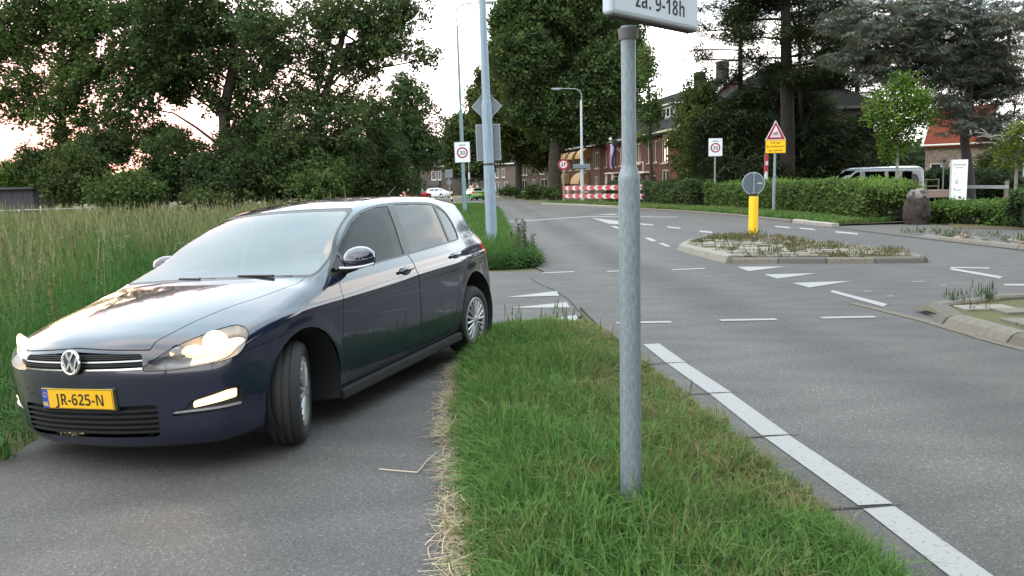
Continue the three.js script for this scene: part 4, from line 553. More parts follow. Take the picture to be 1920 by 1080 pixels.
{ const d = 33.5, c = at(1797, 340, d), t = thing('totem_sign', 'white upright information column standing in the grass beside the entrance', 'sign', [c.x, 0.25, -d], -0.28), k = d / FPX;
  const tex = canvasTex(512, 1600, (c, w, h) => { c.fillStyle = '#f0f0f5'; c.fillRect(0, 0, w, h); polarText(c, 'Zonnerad', 240, 165, 'bold 96px sans-serif', '#5d6068', 400); c.fillStyle = '#8b8e96'; c.fillRect(90, 262, 290, 24); c.fillStyle = '#c9ccd2'; for (const y of [330, 600, 900, 1150]) c.fillRect(50, y, 400, 5); polarText(c, 'balie', 330, 480, '52px sans-serif', '#a7abb2'); c.fillStyle = '#85898f'; c.beginPath(); c.moveTo(80, 505); c.lineTo(95, 440); c.lineTo(120, 505); c.fill(); c.beginPath(); c.ellipse(175, 770, 56, 82, 0.2, 0, 7); c.fillStyle = '#a9b1ac'; c.fill(); c.beginPath(); c.ellipse(185, 755, 24, 40, 0.4, 0, 7); c.fillStyle = '#e2e3ea'; c.fill(); polarText(c, 'zorg', 350, 775, '50px sans-serif', '#b0b4ba'); c.fillStyle = '#7c8086'; c.beginPath(); c.arc(95, 1010, 26, 0, 7); c.fill(); c.fillRect(75, 1056, 250, 22); polarText(c, 'thuis', 380, 1030, '44px sans-serif', '#aaaeb5'); c.fillStyle = '#b4b9b4'; c.fillRect(120, 1240, 20, 100); c.fillRect(95, 1275, 75, 20); polarText(c, 'apotheek', 350, 1300, '44px sans-serif', '#aaaeb5'); });
  const w = 26.5 * k, h = 84 * k; const b = part(t, 'column', rbox(w, h, 0.3, 0.012, 0, h / 2, 0), mat(0.8, 0.8, 0.84, 0.45)); part(b, 'sign_face', new THREE.PlaneGeometry(w - 0.02, h - 0.03).translate(0, h / 2, 0.1515), new THREE.MeshStandardMaterial({ map: tex, roughness: 0.5 })); }
{ const d = 38, t = thing('no_entry_sign', 'small round grey sign on a pole beside the white information column', 'traffic sign', [at(1768, 340, d).x, 0, -d]), k = d / FPX; part(t, 'pole', cyl(0.03, 0.03, 2.3, 0, 0, 0, 10), galvFar); const y = 1.53 + (328 - 303) * k; const b = part(t, 'round_plate', new THREE.CylinderGeometry(0.18, 0.18, 0.02, 28).rotateX(Math.PI / 2).translate(0, y, 0.03), mat(0.04, 0.04, 0.05, 0.6)); part(b, 'sign_face', new THREE.RingGeometry(0.08, 0.165, 4 * 8).translate(0, y, 0.0415), mat(0.32, 0.3, 0.33, 0.5)); }
{ const d = 27, t = thing('parking_sign', 'blue and white sign panel on a post at the right edge of the view', 'sign', [at(1925, 330, d).x, 0, -d]), k = d / FPX; part(t, 'pole', cyl(0.05, 0.05, 3.2, 0.1, 0, -0.06, 12), galvFar); const h = 95 * k, y0 = 1.53 - (332 - 323) * k; const b = part(t, 'sign_plate', rbox(0.5, h, 0.03, 0.01, 0.1, y0 + h / 2, 0), mat(0.03, 0.09, 0.22, 0.45)); part(b, 'sign_face', box(0.47, h * 0.42, 0.006, 0.1, y0 + h * 0.23, 0.017), mat(0.55, 0.58, 0.63, 0.5)); part(b, 'sign_mark', new THREE.TorusGeometry(0.13, 0.03, 8, 24).translate(0.02, y0 + h * 0.34, 0.02), mat(0.03, 0.06, 0.2, 0.5)); }
{ // old stone at the entrance, lichen on its crown
  const p = [12.75, -25.0], g = new THREE.SphereGeometry(1, 64, 44), q = g.attributes.position; for (let i = 0; i < q.count; i++) { const v = V(q.getX(i), q.getY(i), q.getZ(i)), n = 1 + 0.3 * fbm(v.x * 1.5, v.y * 1.5, v.z * 1.5 + 4, 3) + 0.10 * nz(v.x * 4, v.y * 4, v.z * 4) + 0.05 * nz(v.x * 9, v.y * 9, v.z * 9); const sq = Math.pow(Math.abs(v.y), 0.85) * Math.sign(v.y), hz = Math.pow(Math.max(Math.hypot(v.x, v.z), 0.02), -0.45), w = (1 - 0.10 * v.y) * hz; q.setXYZ(i, v.x * n * 0.37 * w, 0.45 + sq * n * 0.62, v.z * n * 0.37 * w); } g.computeVertexNormals();
  const c = new Float32Array(q.count * 3); for (let i = 0; i < q.count; i++) { const y = q.getY(i), a = sstep(0.86, 1.06, y + 0.6 * fbm(q.getX(i) * 7, y * 7, q.getZ(i) * 7)), b = 0.8 + 0.6 * fbm(q.getX(i) * 4, y * 4, q.getZ(i) * 4 + 9); c.set([lerp(0.045 * b, 0.17, a), lerp(0.032 * b, 0.16, a), lerp(0.026 * b, 0.145, a)], i * 3); } g.setAttribute('color', new THREE.BufferAttribute(c, 3));
  const t = part(scene, 'boulder', g, new THREE.MeshStandardMaterial({ vertexColors: true, roughness: 0.95, bumpMap: concTex, bumpScale: 0.02 })); t.position.set(p[0], 0, p[1]); tag(t, 'dark weathered boulder with pale lichen on top at the end of the hedge', 'boulder'); }
{ // rails on the right
  const d = 35, a = at(1806, 360, d), b = at(1884, 360, d - 3), t = thing('rail_fence', 'low grey rail on wooden posts to the right of the white column', 'fence', [a.x, 0, a.z], Math.atan2(-(b.z - a.z), b.x - a.x)), L = Math.hypot(b.x - a.x, b.z - a.z); part(t, 'rail', rbox(L + 0.4, 0.14, 0.05, 0.015, L / 2, 0.98, 0), mat(0.28, 0.29, 0.3, 0.7)); for (const x of [0, L]) part(t, 'post', rbox(0.13, 1.25, 0.13, 0.02, x, 0.6, -0.06), mat(0.17, 0.14, 0.11, 0.9)); }
{ const d = 37, c = at(1750, 350, d), t = thing('trailer', 'small flat trailer with an open rail frame parked behind the boulder', 'trailer', [c.x, 0, -d], 0.05); const w = mat(0.3, 0.22, 0.18, 0.85), f = mat(0.2, 0.17, 0.12, 0.7); part(t, 'bed', rbox(1.3, 0.34, 1.4, 0.02, 0, 0.68, 0), w); for (const y of [1.02, 1.32]) part(t, 'rail', rbox(1.24, 0.05, 0.05, 0.01, -0.02, y, -0.6), f); for (const x of [-0.62, 0, 0.6]) part(t, 'rail_post', rbox(0.05, 0.62, 0.05, 0.01, x, 1.05, -0.6), f); for (const x of [-0.5, 0.5]) part(t, 'tyre', new THREE.TorusGeometry(0.2, 0.08, 10, 24).rotateY(Math.PI / 2).translate(x, 0.29, 0), rubber); part(t, 'drawbar', between(V(0.6, 0.55, 0), V(1.5, 0.45, 0), 0.04, 0.04), f); }
{ // wire fence across the meadow
  const d = 36, t = thing('wire_fence', 'light wire fence on thin metal posts behind the tall grass', 'fence', [0, 0, 0]), pts = [], y0 = 0.98; for (const u of [-40, 34, 75, 150, 236, 330, 420]) { const c = at(u, 380, d + u * 0.01); pts.push(c); part(t, 'post', cyl(0.035, 0.03, u === 75 ? 1.14 : 1.02, c.x, 0, c.z, 8), mat(0.36, 0.37, 0.33, 0.7)); }
  part(t, 'wire', tube(pts.map(p => V(p.x, y0, p.z)), 0.018, 5, 30), mat(0.42, 0.44, 0.44, 0.5, 0.3)); part(t, 'wire', tube(pts.map(p => V(p.x, 0.6, p.z)), 0.01, 5, 30), galvFar); }
{ const c = at(14, 380, 44), t = thing('shed', 'dark timber shed at the left edge beyond the meadow fence', 'shed', [c.x - 1.2, 0, -46], 0.15); const wood = mat(0.045, 0.042, 0.05, 0.85); for (let k = 0; k < 14; k++) part(t, 'plank', rbox(0.27, 2.0, 0.04, 0.008, -1.8 + k * 0.28, 1.0, 1.5 + (k % 2) * 0.012), wood); part(t, 'wall', box(3.9, 1.95, 2.9, 0, 0.98, 0.02), wood); part(t, 'roof', rbox(4.3, 0.12, 3.5, 0.03, 0, 2.05, 0.1), mat(0.05, 0.05, 0.055, 0.9)); }
// ------------------------------------------------------------------ plants
function soup() { const P = [], I = []; return { P, I, tri(a, b, c) { const o = P.length / 3; P.push(...a, ...b, ...c); I.push(o, o + 1, o + 2); }, geo() { const g = new THREE.BufferGeometry(); g.setAttribute('position', new THREE.Float32BufferAttribute(P, 3)); g.setIndex(I); const n = g.toNonIndexed(); n.computeVertexNormals(); return n; } }; }
function grassTuft(n, h, w, spread, bend, seed, heads = 0) { // curved tapering blades from one root
  const R = rng(seed), P = [], I = [];
  for (let k = 0; k < n; k++) {
    const a = R() * 6.283, r = Math.sqrt(R()) * spread, bx = Math.cos(a * 3.1) * r, bz = Math.sin(a * 3.1) * r, H = h * (0.55 + 0.6 * R()), B = H * bend * (0.2 + 1.1 * R()), W = w * (0.7 + 0.6 * R()), dx = Math.cos(a), dz = Math.sin(a), o = P.length / 3, L = 4;
    for (let q = 0; q <= L; q++) { const t = q / L, y = H * (t - 0.38 * (B / H) * t * t * t), f = B * t * t * t * 0.9 + B * 0.12 * t, ww = q === L ? 0 : W * 0.5 * (1 - 0.55 * t * t), tw = a + 0.5 * t; const sx = -Math.sin(tw) * ww, sz = Math.cos(tw) * ww; P.push(bx + dx * f + sx, y, bz + dz * f + sz); if (q < L) P.push(bx + dx * f - sx, y, bz + dz * f - sz); }
    for (let q = 0; q < L; q++) { const i = o + 2 * q; if (q < L - 1) I.push(i, i + 1, i + 3, i, i + 3, i + 2); else I.push(i, i + 1, i + 2); }
    if (k < heads) { const y0 = H * 1.02; for (let q = 0; q < 9; q++) { const yy = y0 - q * 0.013 * (0.5 + h), s = 0.004 + 0.0011 * q, b = R() * 6.28, i = P.length / 3, hx = bx + dx * B * 0.9, hz = bz + dz * B * 0.9; P.push(hx, yy + 0.02 + 0.01 * h, hz, hx + Math.cos(b) * s, yy, hz + Math.sin(b) * s, hx + Math.cos(b + 1.8) * s, yy - 0.012, hz + Math.sin(b + 1.8) * s); I.push(i, i + 1, i + 2); } }
  }
  const g = new THREE.BufferGeometry(); g.setAttribute('position', new THREE.Float32BufferAttribute(P, 3)); g.setIndex(I); g.computeVertexNormals(); return g;
}
function copies(parent, name, geo, material, list, kind = 'stuff') { // list of [x, y, z, turn, sx, sy, tiltX, tiltZ, r, g, b]
  const m = new THREE.InstancedMesh(geo, material, list.length), M = new THREE.Matrix4(), q = new THREE.Quaternion(), e = new THREE.Euler(), c = new THREE.Color();
  list.forEach((l, i) => { e.set(l[6], l[3], l[7], 'YXZ'); M.compose(V(l[0], l[1], l[2]), q.setFromEuler(e), V(l[4], l[5], l[4])); m.setMatrixAt(i, M); m.setColorAt(i, c.setRGB(l[8], l[9], l[10])); });
  m.name = parent === scene ? numbered(name) : name; m.castShadow = m.receiveShadow = true; if (kind) m.userData.kind = kind; parent.add(m); return m;
}
const leafMat = (rough = 1, tr = 0.35) => new THREE.MeshPhysicalMaterial({ color: 0xffffff, roughness: rough, transmission: tr, thickness: 0, side: THREE.DoubleSide, specularIntensity: 0.2 });
const grassMat = leafMat(1, 0.3), strawMat = mat(1, 1, 1, 0.85);
strawMat.side = THREE.DoubleSide;
const inView = (x, z, m = 0.4) => z < -1.5 && Math.abs(x) < 0.68 * -z + m;
function sow(region, n, R, f) { const inside = polySDF(region), xs = region.map(p => p[0]), zs = region.map(p => p[1]), x0 = Math.min(...xs), x1 = Math.max(...xs), z0 = Math.min(...zs), z1 = Math.max(...zs), out = []; for (let k = 0; k < n; k++) { const x = lerp(x0, x1, R()), z = lerp(z0, z1, R()), d = inside(x, z); if (d < 0 && inView(x, z)) { const l = f(x, z, -d); if (l) out.push(l); } } return out; }

{ // the verge in front: lush and long near the viewer and the path, thin and yellowish towards the road
  const R = rng(101), region = [[-0.22, 0.2], [-0.2, -2.9], [-0.42, -5.2], [-0.5, -7.7], [-0.1, -8.5], [0.5, -8.8], [0.88, -8.6], [1.02, -7.4], [1.3, -4.6], [1.45, -2.9], [1.62, 0.2]];
  const shortT = [grassTuft(11, 0.10, 0.0055, 0.05, 0.55, 1), grassTuft(11, 0.11, 0.005, 0.06, 0.8, 2)], longT = [grassTuft(11, 0.165, 0.005, 0.05, 0.6, 3), grassTuft(11, 0.16, 0.0055, 0.06, 0.95, 4), grassTuft(9, 0.20, 0.006, 0.05, 1.05, 5)];
  const sets = [[], [], [], [], []];
  sow(region, 38000, R, (x, z, d) => {
    const right = sstep(0.0, 1.0, (x + 0.4) / (along([[1.62, 0.2], [1.45, -2.9], [1.02, -7.4], [0.88, -8.6]], z) + 0.4)), lush = clamp(0.62 + 1.2 * fbm(x * 1.3, z * 1.3, 2, 3) + 0.55 * sstep(-5.2, -3.4, z) - 0.75 * sstep(0.55, 1, right) + 0.35 * sstep(0.35, 0.0, right), 0, 1);
    const dry = clamp(0.5 * sstep(0.45, 0.8, right) * sstep(-2.9, -3.8, z) + 0.9 * fbm(x * 2.1 + 9, z * 2.1, 6, 3) + 0.4 * sstep(0.05, 0, d), 0, 0.85), bare = fbm(x * 2.7, z * 2.7, 12, 2);
    if (bare > 0.26 + 0.25 * lush && R() < 0.85) return null;
    if (d < 0.09 && R() < 0.75) return null;
    const long = R() < lush * 0.75, k = long ? 2 + ((R() * 3) | 0) : (R() * 2) | 0, j = 0.75 + 0.5 * R(), s = 0.8 + 0.45 * R(), sy = long ? 0.45 + 0.55 * lush + 0.2 * R() : 0.6 + 0.9 * lush, tip = lerp(1, 0.5, sstep(-7.6, -8.5, z));
    const isDry = R() < dry * 0.6, c = isDry ? [0.20, 0.172, 0.085] : [lerp(0.082, 0.135, dry), lerp(0.165, 0.158, dry), lerp(0.038, 0.05, dry)];
    sets[k].push([x, 0.015, z, R() * 6.28, s, s * sy * tip * (1 - 0.6 * sstep(0.22, 0, d) * (long ? 1 : 0)), (R() - 0.5) * 0.3, (R() - 0.5) * 0.3, c[0] * j, c[1] * j, c[2] * j]); return null;
  });
  const t = thing('verge_grass', 'long green grass of the near verge around the galvanised sign post', 'grass'); t.userData.kind = 'stuff';
  sets.forEach((l, k) => copies(t, 'grass_tufts', k < 2 ? shortT[k] : longT[k - 2], grassMat, l));
  { const R = rng(103), S = sow(region, 520, R, (x, z, d) => d < 0.3 ? null : [x, 0.02, z, R() * 6.28, 0.8 + 0.5 * R(), 0.8 + 0.4 * R(), 0.2 * R(), 0.2 * R(), 0.10 + 0.03 * R(), 0.16 + 0.04 * R(), 0.055]); copies(t, 'grass_ears', grassTuft(2, 0.32, 0.003, 0.04, 0.55, 9, 2), grassMat, S); }
  // broad-leaved weeds between the blades
  { const R = rng(104), s = soup(); for (let k = 0; k < 8; k++) { const a = k * 0.8 + R(), l = 0.06 + 0.04 * R(), w = 0.016, x = Math.cos(a), z = Math.sin(a), y = 0.03 + 0.02 * R(); const m = [x * l * 0.5, y + 0.012, z * l * 0.5]; s.tri([0, 0.01, 0], [m[0] - z * w, m[1], m[2] + x * w], [x * l, y * 0.7, z * l]); s.tri([0, 0.01, 0], [x * l, y * 0.7, z * l], [m[0] + z * w, m[1], m[2] - x * w]); }
    copies(t, 'weed_rosettes', s.geo(), grassMat, sow(region, 900, R, (x, z, d) => { if (d < 0.2) return null; const j = 0.8 + 0.4 * R(); return [x, 0.02 + 0.02 * R(), z, R() * 6.28, 0.4 + 0.5 * R(), 0.6, 0, 0, 0.055 * j, 0.12 * j, 0.035 * j]; })); }
  // mown straw lying along the edge of the path
  { const R = rng(105), l = []; for (let k = 0; k < 3600; k++) { const z = lerp(-1.9, -6.6, Math.pow(R(), 0.9)), heap = 0.5 + 1.1 * fbm(z * 1.9, 3, 1, 3) + 0.25 * sstep(-4.4, -3.2, z); if (R() > heap) continue; const x = along(pathR, z) - 0.035 + (R() + R() + R() - 1.5) * 0.08, j = 0.55 + 0.75 * R(); l.push([x, 0.012 + 0.07 * R() * R(), z, R() * 6.28, 0.35 + 0.9 * R(), 0.35 + 0.9 * R(), (R() - 0.5) * 0.5, (R() - 0.5) * 0.5, 0.34 * j, 0.27 * j, 0.175 * j]); }
    const s = soup(), w = 0.0018, P = [[-0.07, 0, 0], [-0.02, 0.008, 0.006], [0.03, 0.004, 0.0], [0.075, 0, -0.012]]; for (let k = 0; k < 3; k++) { const [a, b] = [P[k], P[k + 1]]; s.tri([a[0], a[1], a[2] - w], [b[0], b[1], b[2] - w], [b[0], b[1], b[2] + w]); s.tri([a[0], a[1], a[2] - w], [b[0], b[1], b[2] + w], [a[0], a[1], a[2] + w]); }
    const o = copies(scene, 'dry_straw', s.geo(), strawMat, l); tag(o, 'pale dry straw lying along the edge of the asphalt path', 'straw', null, 'stuff'); }
  { const a = ground(712, 884), b = ground(783, 891), c = ground(818, 854), t = thing('straw_stalk', 'single bent dry stalk lying alone on the asphalt path', 'stalk', [b.x, 0.014, b.z]); part(t, 'stem', tube([V(a.x - b.x, 0, a.z - b.z), V((a.x - b.x) * 0.5, 0.004, (a.z - b.z) * 0.5 + 0.01), V(0, 0.002, 0)], 0.0032, 6, 12), mat(0.5, 0.42, 0.3, 0.85)); part(t, 'stem', tube([V(0, 0.002, 0), V((c.x - b.x) * 0.5, 0.01, (c.z - b.z) * 0.5), V(c.x - b.x, 0.002, c.z - b.z)], 0.0025, 6, 12), mat(0.46, 0.39, 0.28, 0.85)); }
}
{ // meadow beside the path
  const R = rng(111), edge = pathL, fence = [[-60, -36], [-22, -36], [-13, -38], [-5, -41], [-3, -42]];
  const region = [[-2.72, -1], [-2.86, -3], [-3.06, -5], [-3.4, -8], [-4.2, -11], [-5.4, -14.6], [-2.4, -15.2], [-2.6, -24], [-3.6, -42], [-40, -46], [-40, -20], [-8, -1]];
  const T = [grassTuft(12, 0.74, 0.0055, 0.10, 0.22, 21), grassTuft(10, 0.68, 0.0075, 0.11, 0.5, 22), grassTuft(9, 0.9, 0.0042, 0.12, 0.16, 23, 8), grassTuft(14, 0.34, 0.007, 0.10, 0.6, 24)], sets = [[], [], [], []];
  const add = (n, zmin, zmax, s0, dens) => sow(region, n, R, (x, z, d) => {
    if (z > zmax || z < zmin) return null;
    const off = d, tall = sstep(0.15, 1.1, off), n1 = fbm(x * 0.6, z * 0.6, 3, 3), n2 = fbm(x * 0.9 + 20, z * 0.5, 6, 3), lush = sstep(2.6, 1.2, off + 2.2 * n2), k = R() > tall * 0.9 ? 3 : R() < 0.5 - 0.42 * lush + 0.5 * n2 ? 2 : R() < 0.5 + n1 - 0.3 * lush ? 0 : 1, j = 0.6 + 0.7 * R();
    if (n2 > 0.22 && R() < 0.5) return null;
    const dry = clamp(0.30 + 1.5 * n1 + (k === 2 ? 0.3 : -0.1) - 0.75 * lush, 0, 1), c = [lerp(0.050, 0.175, dry), lerp(0.125, 0.180, dry), lerp(0.028, 0.080, dry)], s = s0 * (0.8 + 0.4 * R());
    sets[k].push([x, 0, z, R() * 6.28, s, (0.55 + 0.3 * R() + 0.8 * n1 + 0.7 * fbm(x * 0.3, z * 0.25, 9, 2)) * (0.68 + 0.17 * tall) * (k === 2 ? 1.05 + 0.5 * R() * R() : 1), (R() - 0.5) * 0.22, (R() - 0.5) * 0.22, c[0] * j, c[1] * j, c[2] * j]); return null; });
  add(110000, -9, 0, 1, 1); add(64000, -20, -9, 1.4, 1); add(60000, -46, -20, 2.1, 1);
  const t = thing('meadow_grass', 'tall seeding meadow grass left of the path and behind the dark car', 'grass'); t.userData.kind = 'stuff';
  sets.forEach((l, k) => copies(t, 'grass_tufts', T[k], grassMat, l));
  // tall plumes standing clear of the rest, and brown dock spires
  copies(t, 'grass_plumes', grassTuft(3, 1.12, 0.0038, 0.16, 0.12, 25, 3), grassMat, sow(region, 2600, R, (x, z, d) => d < 0.7 ? null : [x, 0, z, R() * 6.28, 1 + 0.02 * -z, 0.75 + 0.5 * R(), (R() - 0.5) * 0.5, (R() - 0.5) * 0.5, 0.22 + 0.06 * R(), 0.21 + 0.04 * R(), 0.13]));
  { const R = rng(114), s = soup(); for (let k = 0; k < 70; k++) { const y = 0.35 + 0.62 * k / 70, a = R() * 6.28, l = 0.012 + 0.02 * R(), c = Math.cos(a), d = Math.sin(a); s.tri([0, y, 0], [c * l - d * 0.007, y + 0.015, d * l + c * 0.007], [c * l + d * 0.007, y - 0.006, d * l - c * 0.007]); } s.tri([-0.004, 0, 0], [0.004, 0, 0], [0, 0.98, 0]); copies(t, 'dock_spires', s.geo(), grassMat, sow(region, 900, R, (x, z, d) => d < 0.5 || fbm(x * 0.4, z * 0.4, 2, 2) < 0 ? null : [x, 0, z, R() * 6.28, 1.2, 0.8 + 0.35 * R(), (R() - 0.5) * 0.25, 0, 0.13, 0.075 + 0.03 * R(), 0.04])); }
  { const R = rng(115), s = soup(); for (let k = 0; k < 9; k++) { const a = R() * 6.28, r = 0.05 * R(), x = Math.cos(a) * r, z = Math.sin(a) * r, y = 0.72 + 0.1 * R(); for (let q = 0; q < 3; q++) { const b = q * 2.1 + R(), e = 0.012; s.tri([x, y, z], [x + Math.cos(b) * e, y + 0.006, z + Math.sin(b) * e], [x + Math.cos(b + 1) * e, y + 0.004, z + Math.sin(b + 1) * e]); } } copies(t, 'small_white_flowers', s.geo(), grassMat, sow(region, 900, R, (x, z, d) => d < 0.6 || d > 8 || R() < 0.5 ? null : [x, 0, z, R() * 6.28, 1, 0.8 + 0.3 * R(), 0, 0, 0.5, 0.5, 0.42])); }
  // leafy undergrowth near the path
  { const R = rng(112), s = soup(); for (let k = 0; k < 26; k++) { const y = 0.15 + 0.75 * R(), a = R() * 6.28, r = 0.05 + 0.16 * R(), x = Math.cos(a) * r, z = Math.sin(a) * r, l = 0.03 + 0.035 * R(), w = l * 0.34, ca = Math.cos(a + R()), sa = Math.sin(a + R()), dy = -0.3 * l; s.tri([x, y, z], [x + ca * l * 0.5 - sa * w, y + 0.01, z + sa * l * 0.5 + ca * w], [x + ca * l, y + dy, z + sa * l]); s.tri([x, y, z], [x + ca * l, y + dy, z + sa * l], [x + ca * l * 0.5 + sa * w, y + 0.01, z + sa * l * 0.5 - ca * w]); }
    copies(t, 'leafy_weeds', s.geo(), grassMat, sow(region, 26000, R, (x, z, d) => { if (d > 1.7 || z < -12 || R() < 0.55 + 0.6 * fbm(x * 0.9, z * 0.9, 8, 2)) return null; const j = 0.65 + 0.6 * R(); return [x, -0.05, z, R() * 6.28, 1, 0.4 + 0.45 * R(), 0, 0, 0.042 * j, 0.095 * j, 0.028 * j]; })); }
}
{ // verge behind the car, round the thick lamp post
  const R = rng(121), region = [[-5.2, -15.1], [-2.6, -15.2], [-0.6, -14.8], [0.3, -15.0], [0.42, -15.6], [0.06, -22], [-0.3, -34], [-0.8, -50], [-1.4, -63], [-6, -63], [-3, -30]], T = [grassTuft(10, 0.30, 0.011, 0.11, 0.6, 31), grassTuft(8, 0.42, 0.010, 0.1, 0.45, 32, 3)], sets = [[], []];
  sow(region, 40000, R, (x, z, d) => { const k = R() < 0.72 ? 0 : 1, j = 0.75 + 0.5 * R(), s = 1 + -z * 0.02, tall = 0.6 + 0.55 * sstep(-22, -15.5, z) + 0.3 * fbm(x, z, 2, 2), dry = clamp(0.3 + fbm(x * 0.8, z * 0.5, 7, 3), 0, 1) * 0.8; sets[k].push([x, 0.01, z, R() * 6.28, s, tall * (0.45 + 0.55 * sstep(0, 0.35, d)) * (0.7 + 0.5 * R()), 0, 0, lerp(0.06, 0.14, dry) * j, lerp(0.15, 0.17, dry) * j, lerp(0.03, 0.05, dry) * j]); return null; });
  const t = thing('far_verge_grass', 'rough green grass strip round the thick blue-grey lamp post', 'grass'); t.userData.kind = 'stuff'; sets.forEach((l, k) => copies(t, 'grass_tufts', T[k], grassMat, l));
  { const R = rng(122), s = []; for (let k = 0; k < 9; k++) { const x = 0.0 + 0.42 * R(), z = -15.2 - 2.2 * R(), w = thing('tall_weed', null, 'weed', [x, 0, z], R() * 6, 'tall dark dock weeds at the corner of the far verge'); w.userData.label = 'tall brown-green dock stem at the road corner right of the thick lamp post'; if (k === 0) w.scale.y = 1.15; const h = 0.55 + 0.4 * R(); part(w, 'stem', between(V(0, 0, 0), V(0.05, h, 0.03), 0.008, 0.004, 5), mat(0.08, 0.07, 0.04, 0.9)); const q = soup(); for (let i = 0; i < 46; i++) { const y = h * (0.35 + 0.65 * i / 46), a = R() * 6.28, l = 0.03 + 0.03 * R(), c = Math.cos(a), d = Math.sin(a), bx = 0.05 * y / h, bz = 0.03 * y / h; q.tri([bx, y, bz], [bx + c * l - d * 0.012, y + 0.02, bz + d * l + c * 0.012], [bx + c * l + d * 0.012, y - 0.01, bz + d * l - c * 0.012]); } part(w, 'leaves', q.geo(), mat(0.055, 0.07, 0.032, 0.9, 0, { side: THREE.DoubleSide })); } }
  { const R = rng(123), S = sow([[0.05, -14.75], [0.42, -14.95], [0.5, -15.6], [0.2, -19], [-0.2, -18], [-1.5, -15]], 5000, R, (x, z) => { const j = 0.6 + 0.5 * R(); return [x, 0, z, R() * 6.28, 1.1, 0.5 + 0.7 * R(), R() - 0.5, R() - 0.5, 0.06 * j, 0.13 * j, 0.034 * j]; }); copies(t, 'corner_tufts', grassTuft(9, 0.4, 0.012, 0.1, 0.7, 33), grassMat, S); }
}
{ // right verge, weeds on the islands, ground cover by the column
  const R = rng(131), T = grassTuft(9, 0.2, 0.014, 0.13, 0.6, 41), low = [];
  low.push(...sow([[10.15, -25], [9.9, -32.6], [9.1, -38.6], [8.1, -43], [7.2, -46.6], [9.4, -52], [10.6, -42.5], [11.8, -34], [12.4, -26]], 9000, R, (x, z) => { const j = 0.75 + 0.5 * R(), dry = clamp(0.35 + fbm(x * 0.6, z * 0.6, 4, 3) + 0.3 * sstep(-34, -42, z), 0, 1); return [x, 0.08, z, R() * 6.28, 1.5, 0.75 + 0.5 * R(), 0, 0, lerp(0.055, 0.15, dry) * j, lerp(0.14, 0.165, dry) * j, lerp(0.03, 0.05, dry) * j]; }));
  low.push(...sow([[7, -47], [6.4, -50.4], [4.7, -57], [2.8, -62], [5, -68], [12, -58], [10, -50]], 5000, R, (x, z) => { const j = 0.75 + 0.5 * R(); return [x, 0.08, z, R() * 6.28, 2, 0.9 + 0.6 * R(), 0, 0, 0.09 * j, 0.14 * j, 0.04 * j]; }));
  const o = thing('right_verge_grass', 'thin green grass strip between the kerb and the right hedge', 'grass'); o.userData.kind = 'stuff'; copies(o, 'grass_tufts', T, grassMat, low);
  const R2 = rng(132), w = [], I = polySDF(isl), I2 = polySDF(isl2), W = grassTuft(9, 0.13, 0.008, 0.06, 0.8, 42, 2);
  for (let k = 0; k < 5200; k++) { const a = R2() < 0.8, x = a ? lerp(3.8, 7.6, R2()) : lerp(4.5, 7.5, R2()), z = a ? lerp(-21, -14, R2()) : lerp(-9.5, -4.5, R2()); if ((a ? I(x, z) : I2(x, z)) > -0.12) continue; const g = fbm(x * 1.2, z * 1.2, a ? 3 : 9, 3) + (a ? 0.16 * sstep(4.8, 6, x) + 0.12 * sstep(-17, -19, z) : 0); if (g < 0.10 + 0.5 * R2() * R2()) continue; const j = 0.6 + 0.6 * R2(), d = R2(); w.push([x, 0.09, z, R2() * 6.28, 0.9, 0.35 + 0.6 * R2(), 0, 0, lerp(0.07, 0.2, d) * j, lerp(0.11, 0.14, d) * j, lerp(0.03, 0.07, d) * j]); }
  { const z0 = [[6.41, -20.6], [5.0, -18.8], [4.9, -15.2], [5.3, -9.1], [6.4, -8.6]]; for (const [x, z] of z0) for (let k = 0; k < 14; k++) { const j = 0.6 + 0.5 * R2(); w.push([x + (R2() - 0.5) * 0.5, 0.09, z + (R2() - 0.5) * 0.4, R2() * 6.28, 0.9, 0.7 + 0.8 * R2(), 0, 0, 0.055 * j, 0.10 * j, 0.03 * j]); } }
  for (let k = 0; k < 420; k++) { const z = lerp(-21, -10, R2()), x = along(roadR, z) + 0.1 + R2() * 1.2, j = 0.6 + 0.5 * R2(); if (fbm(x * 1.2, z * 0.8, 5, 2) < 0.02) continue; w.push([x, 0.05, z, R2() * 6.28, 1.2, 0.6 + R2() * 0.8, 0, 0, 0.10 * j, 0.12 * j, 0.05 * j]); }
  tag(copies(scene, 'paving_weeds', W, grassMat, w), 'weeds growing from the joints of the paved refuge island', 'weeds', null, 'stuff');
}

// ---- woody plants
function leafClump(n, radius, leaf, seed, flat = 1) { const R = rng(seed), s = soup(); for (let k = 0; k < n; k++) { const u = R() * 2 - 1, a = R() * 6.283, r = radius * Math.cbrt(R()), q = Math.sqrt(1 - u * u), x = q * Math.cos(a) * r, y = u * r * flat, z = q * Math.sin(a) * r, l = leaf * (0.7 + 0.6 * R()), w = l * 0.42, d = V(R() - 0.5, (R() - 0.75) * 0.8, R() - 0.5).normalize(), up = V(R() - 0.5, 0.8, R() - 0.5).normalize(), sd = d.clone().cross(up).normalize(), A = [x, y, z], B = [x + d.x * l, y + d.y * l, z + d.z * l], m = [x + d.x * l * 0.45, y + d.y * l * 0.45 + l * 0.06, z + d.z * l * 0.45]; s.tri(A, [m[0] + sd.x * w, m[1] + sd.y * w, m[2] + sd.z * w], B); s.tri(A, B, [m[0] - sd.x * w, m[1] - sd.y * w, m[2] - sd.z * w]); } return s.geo(); }
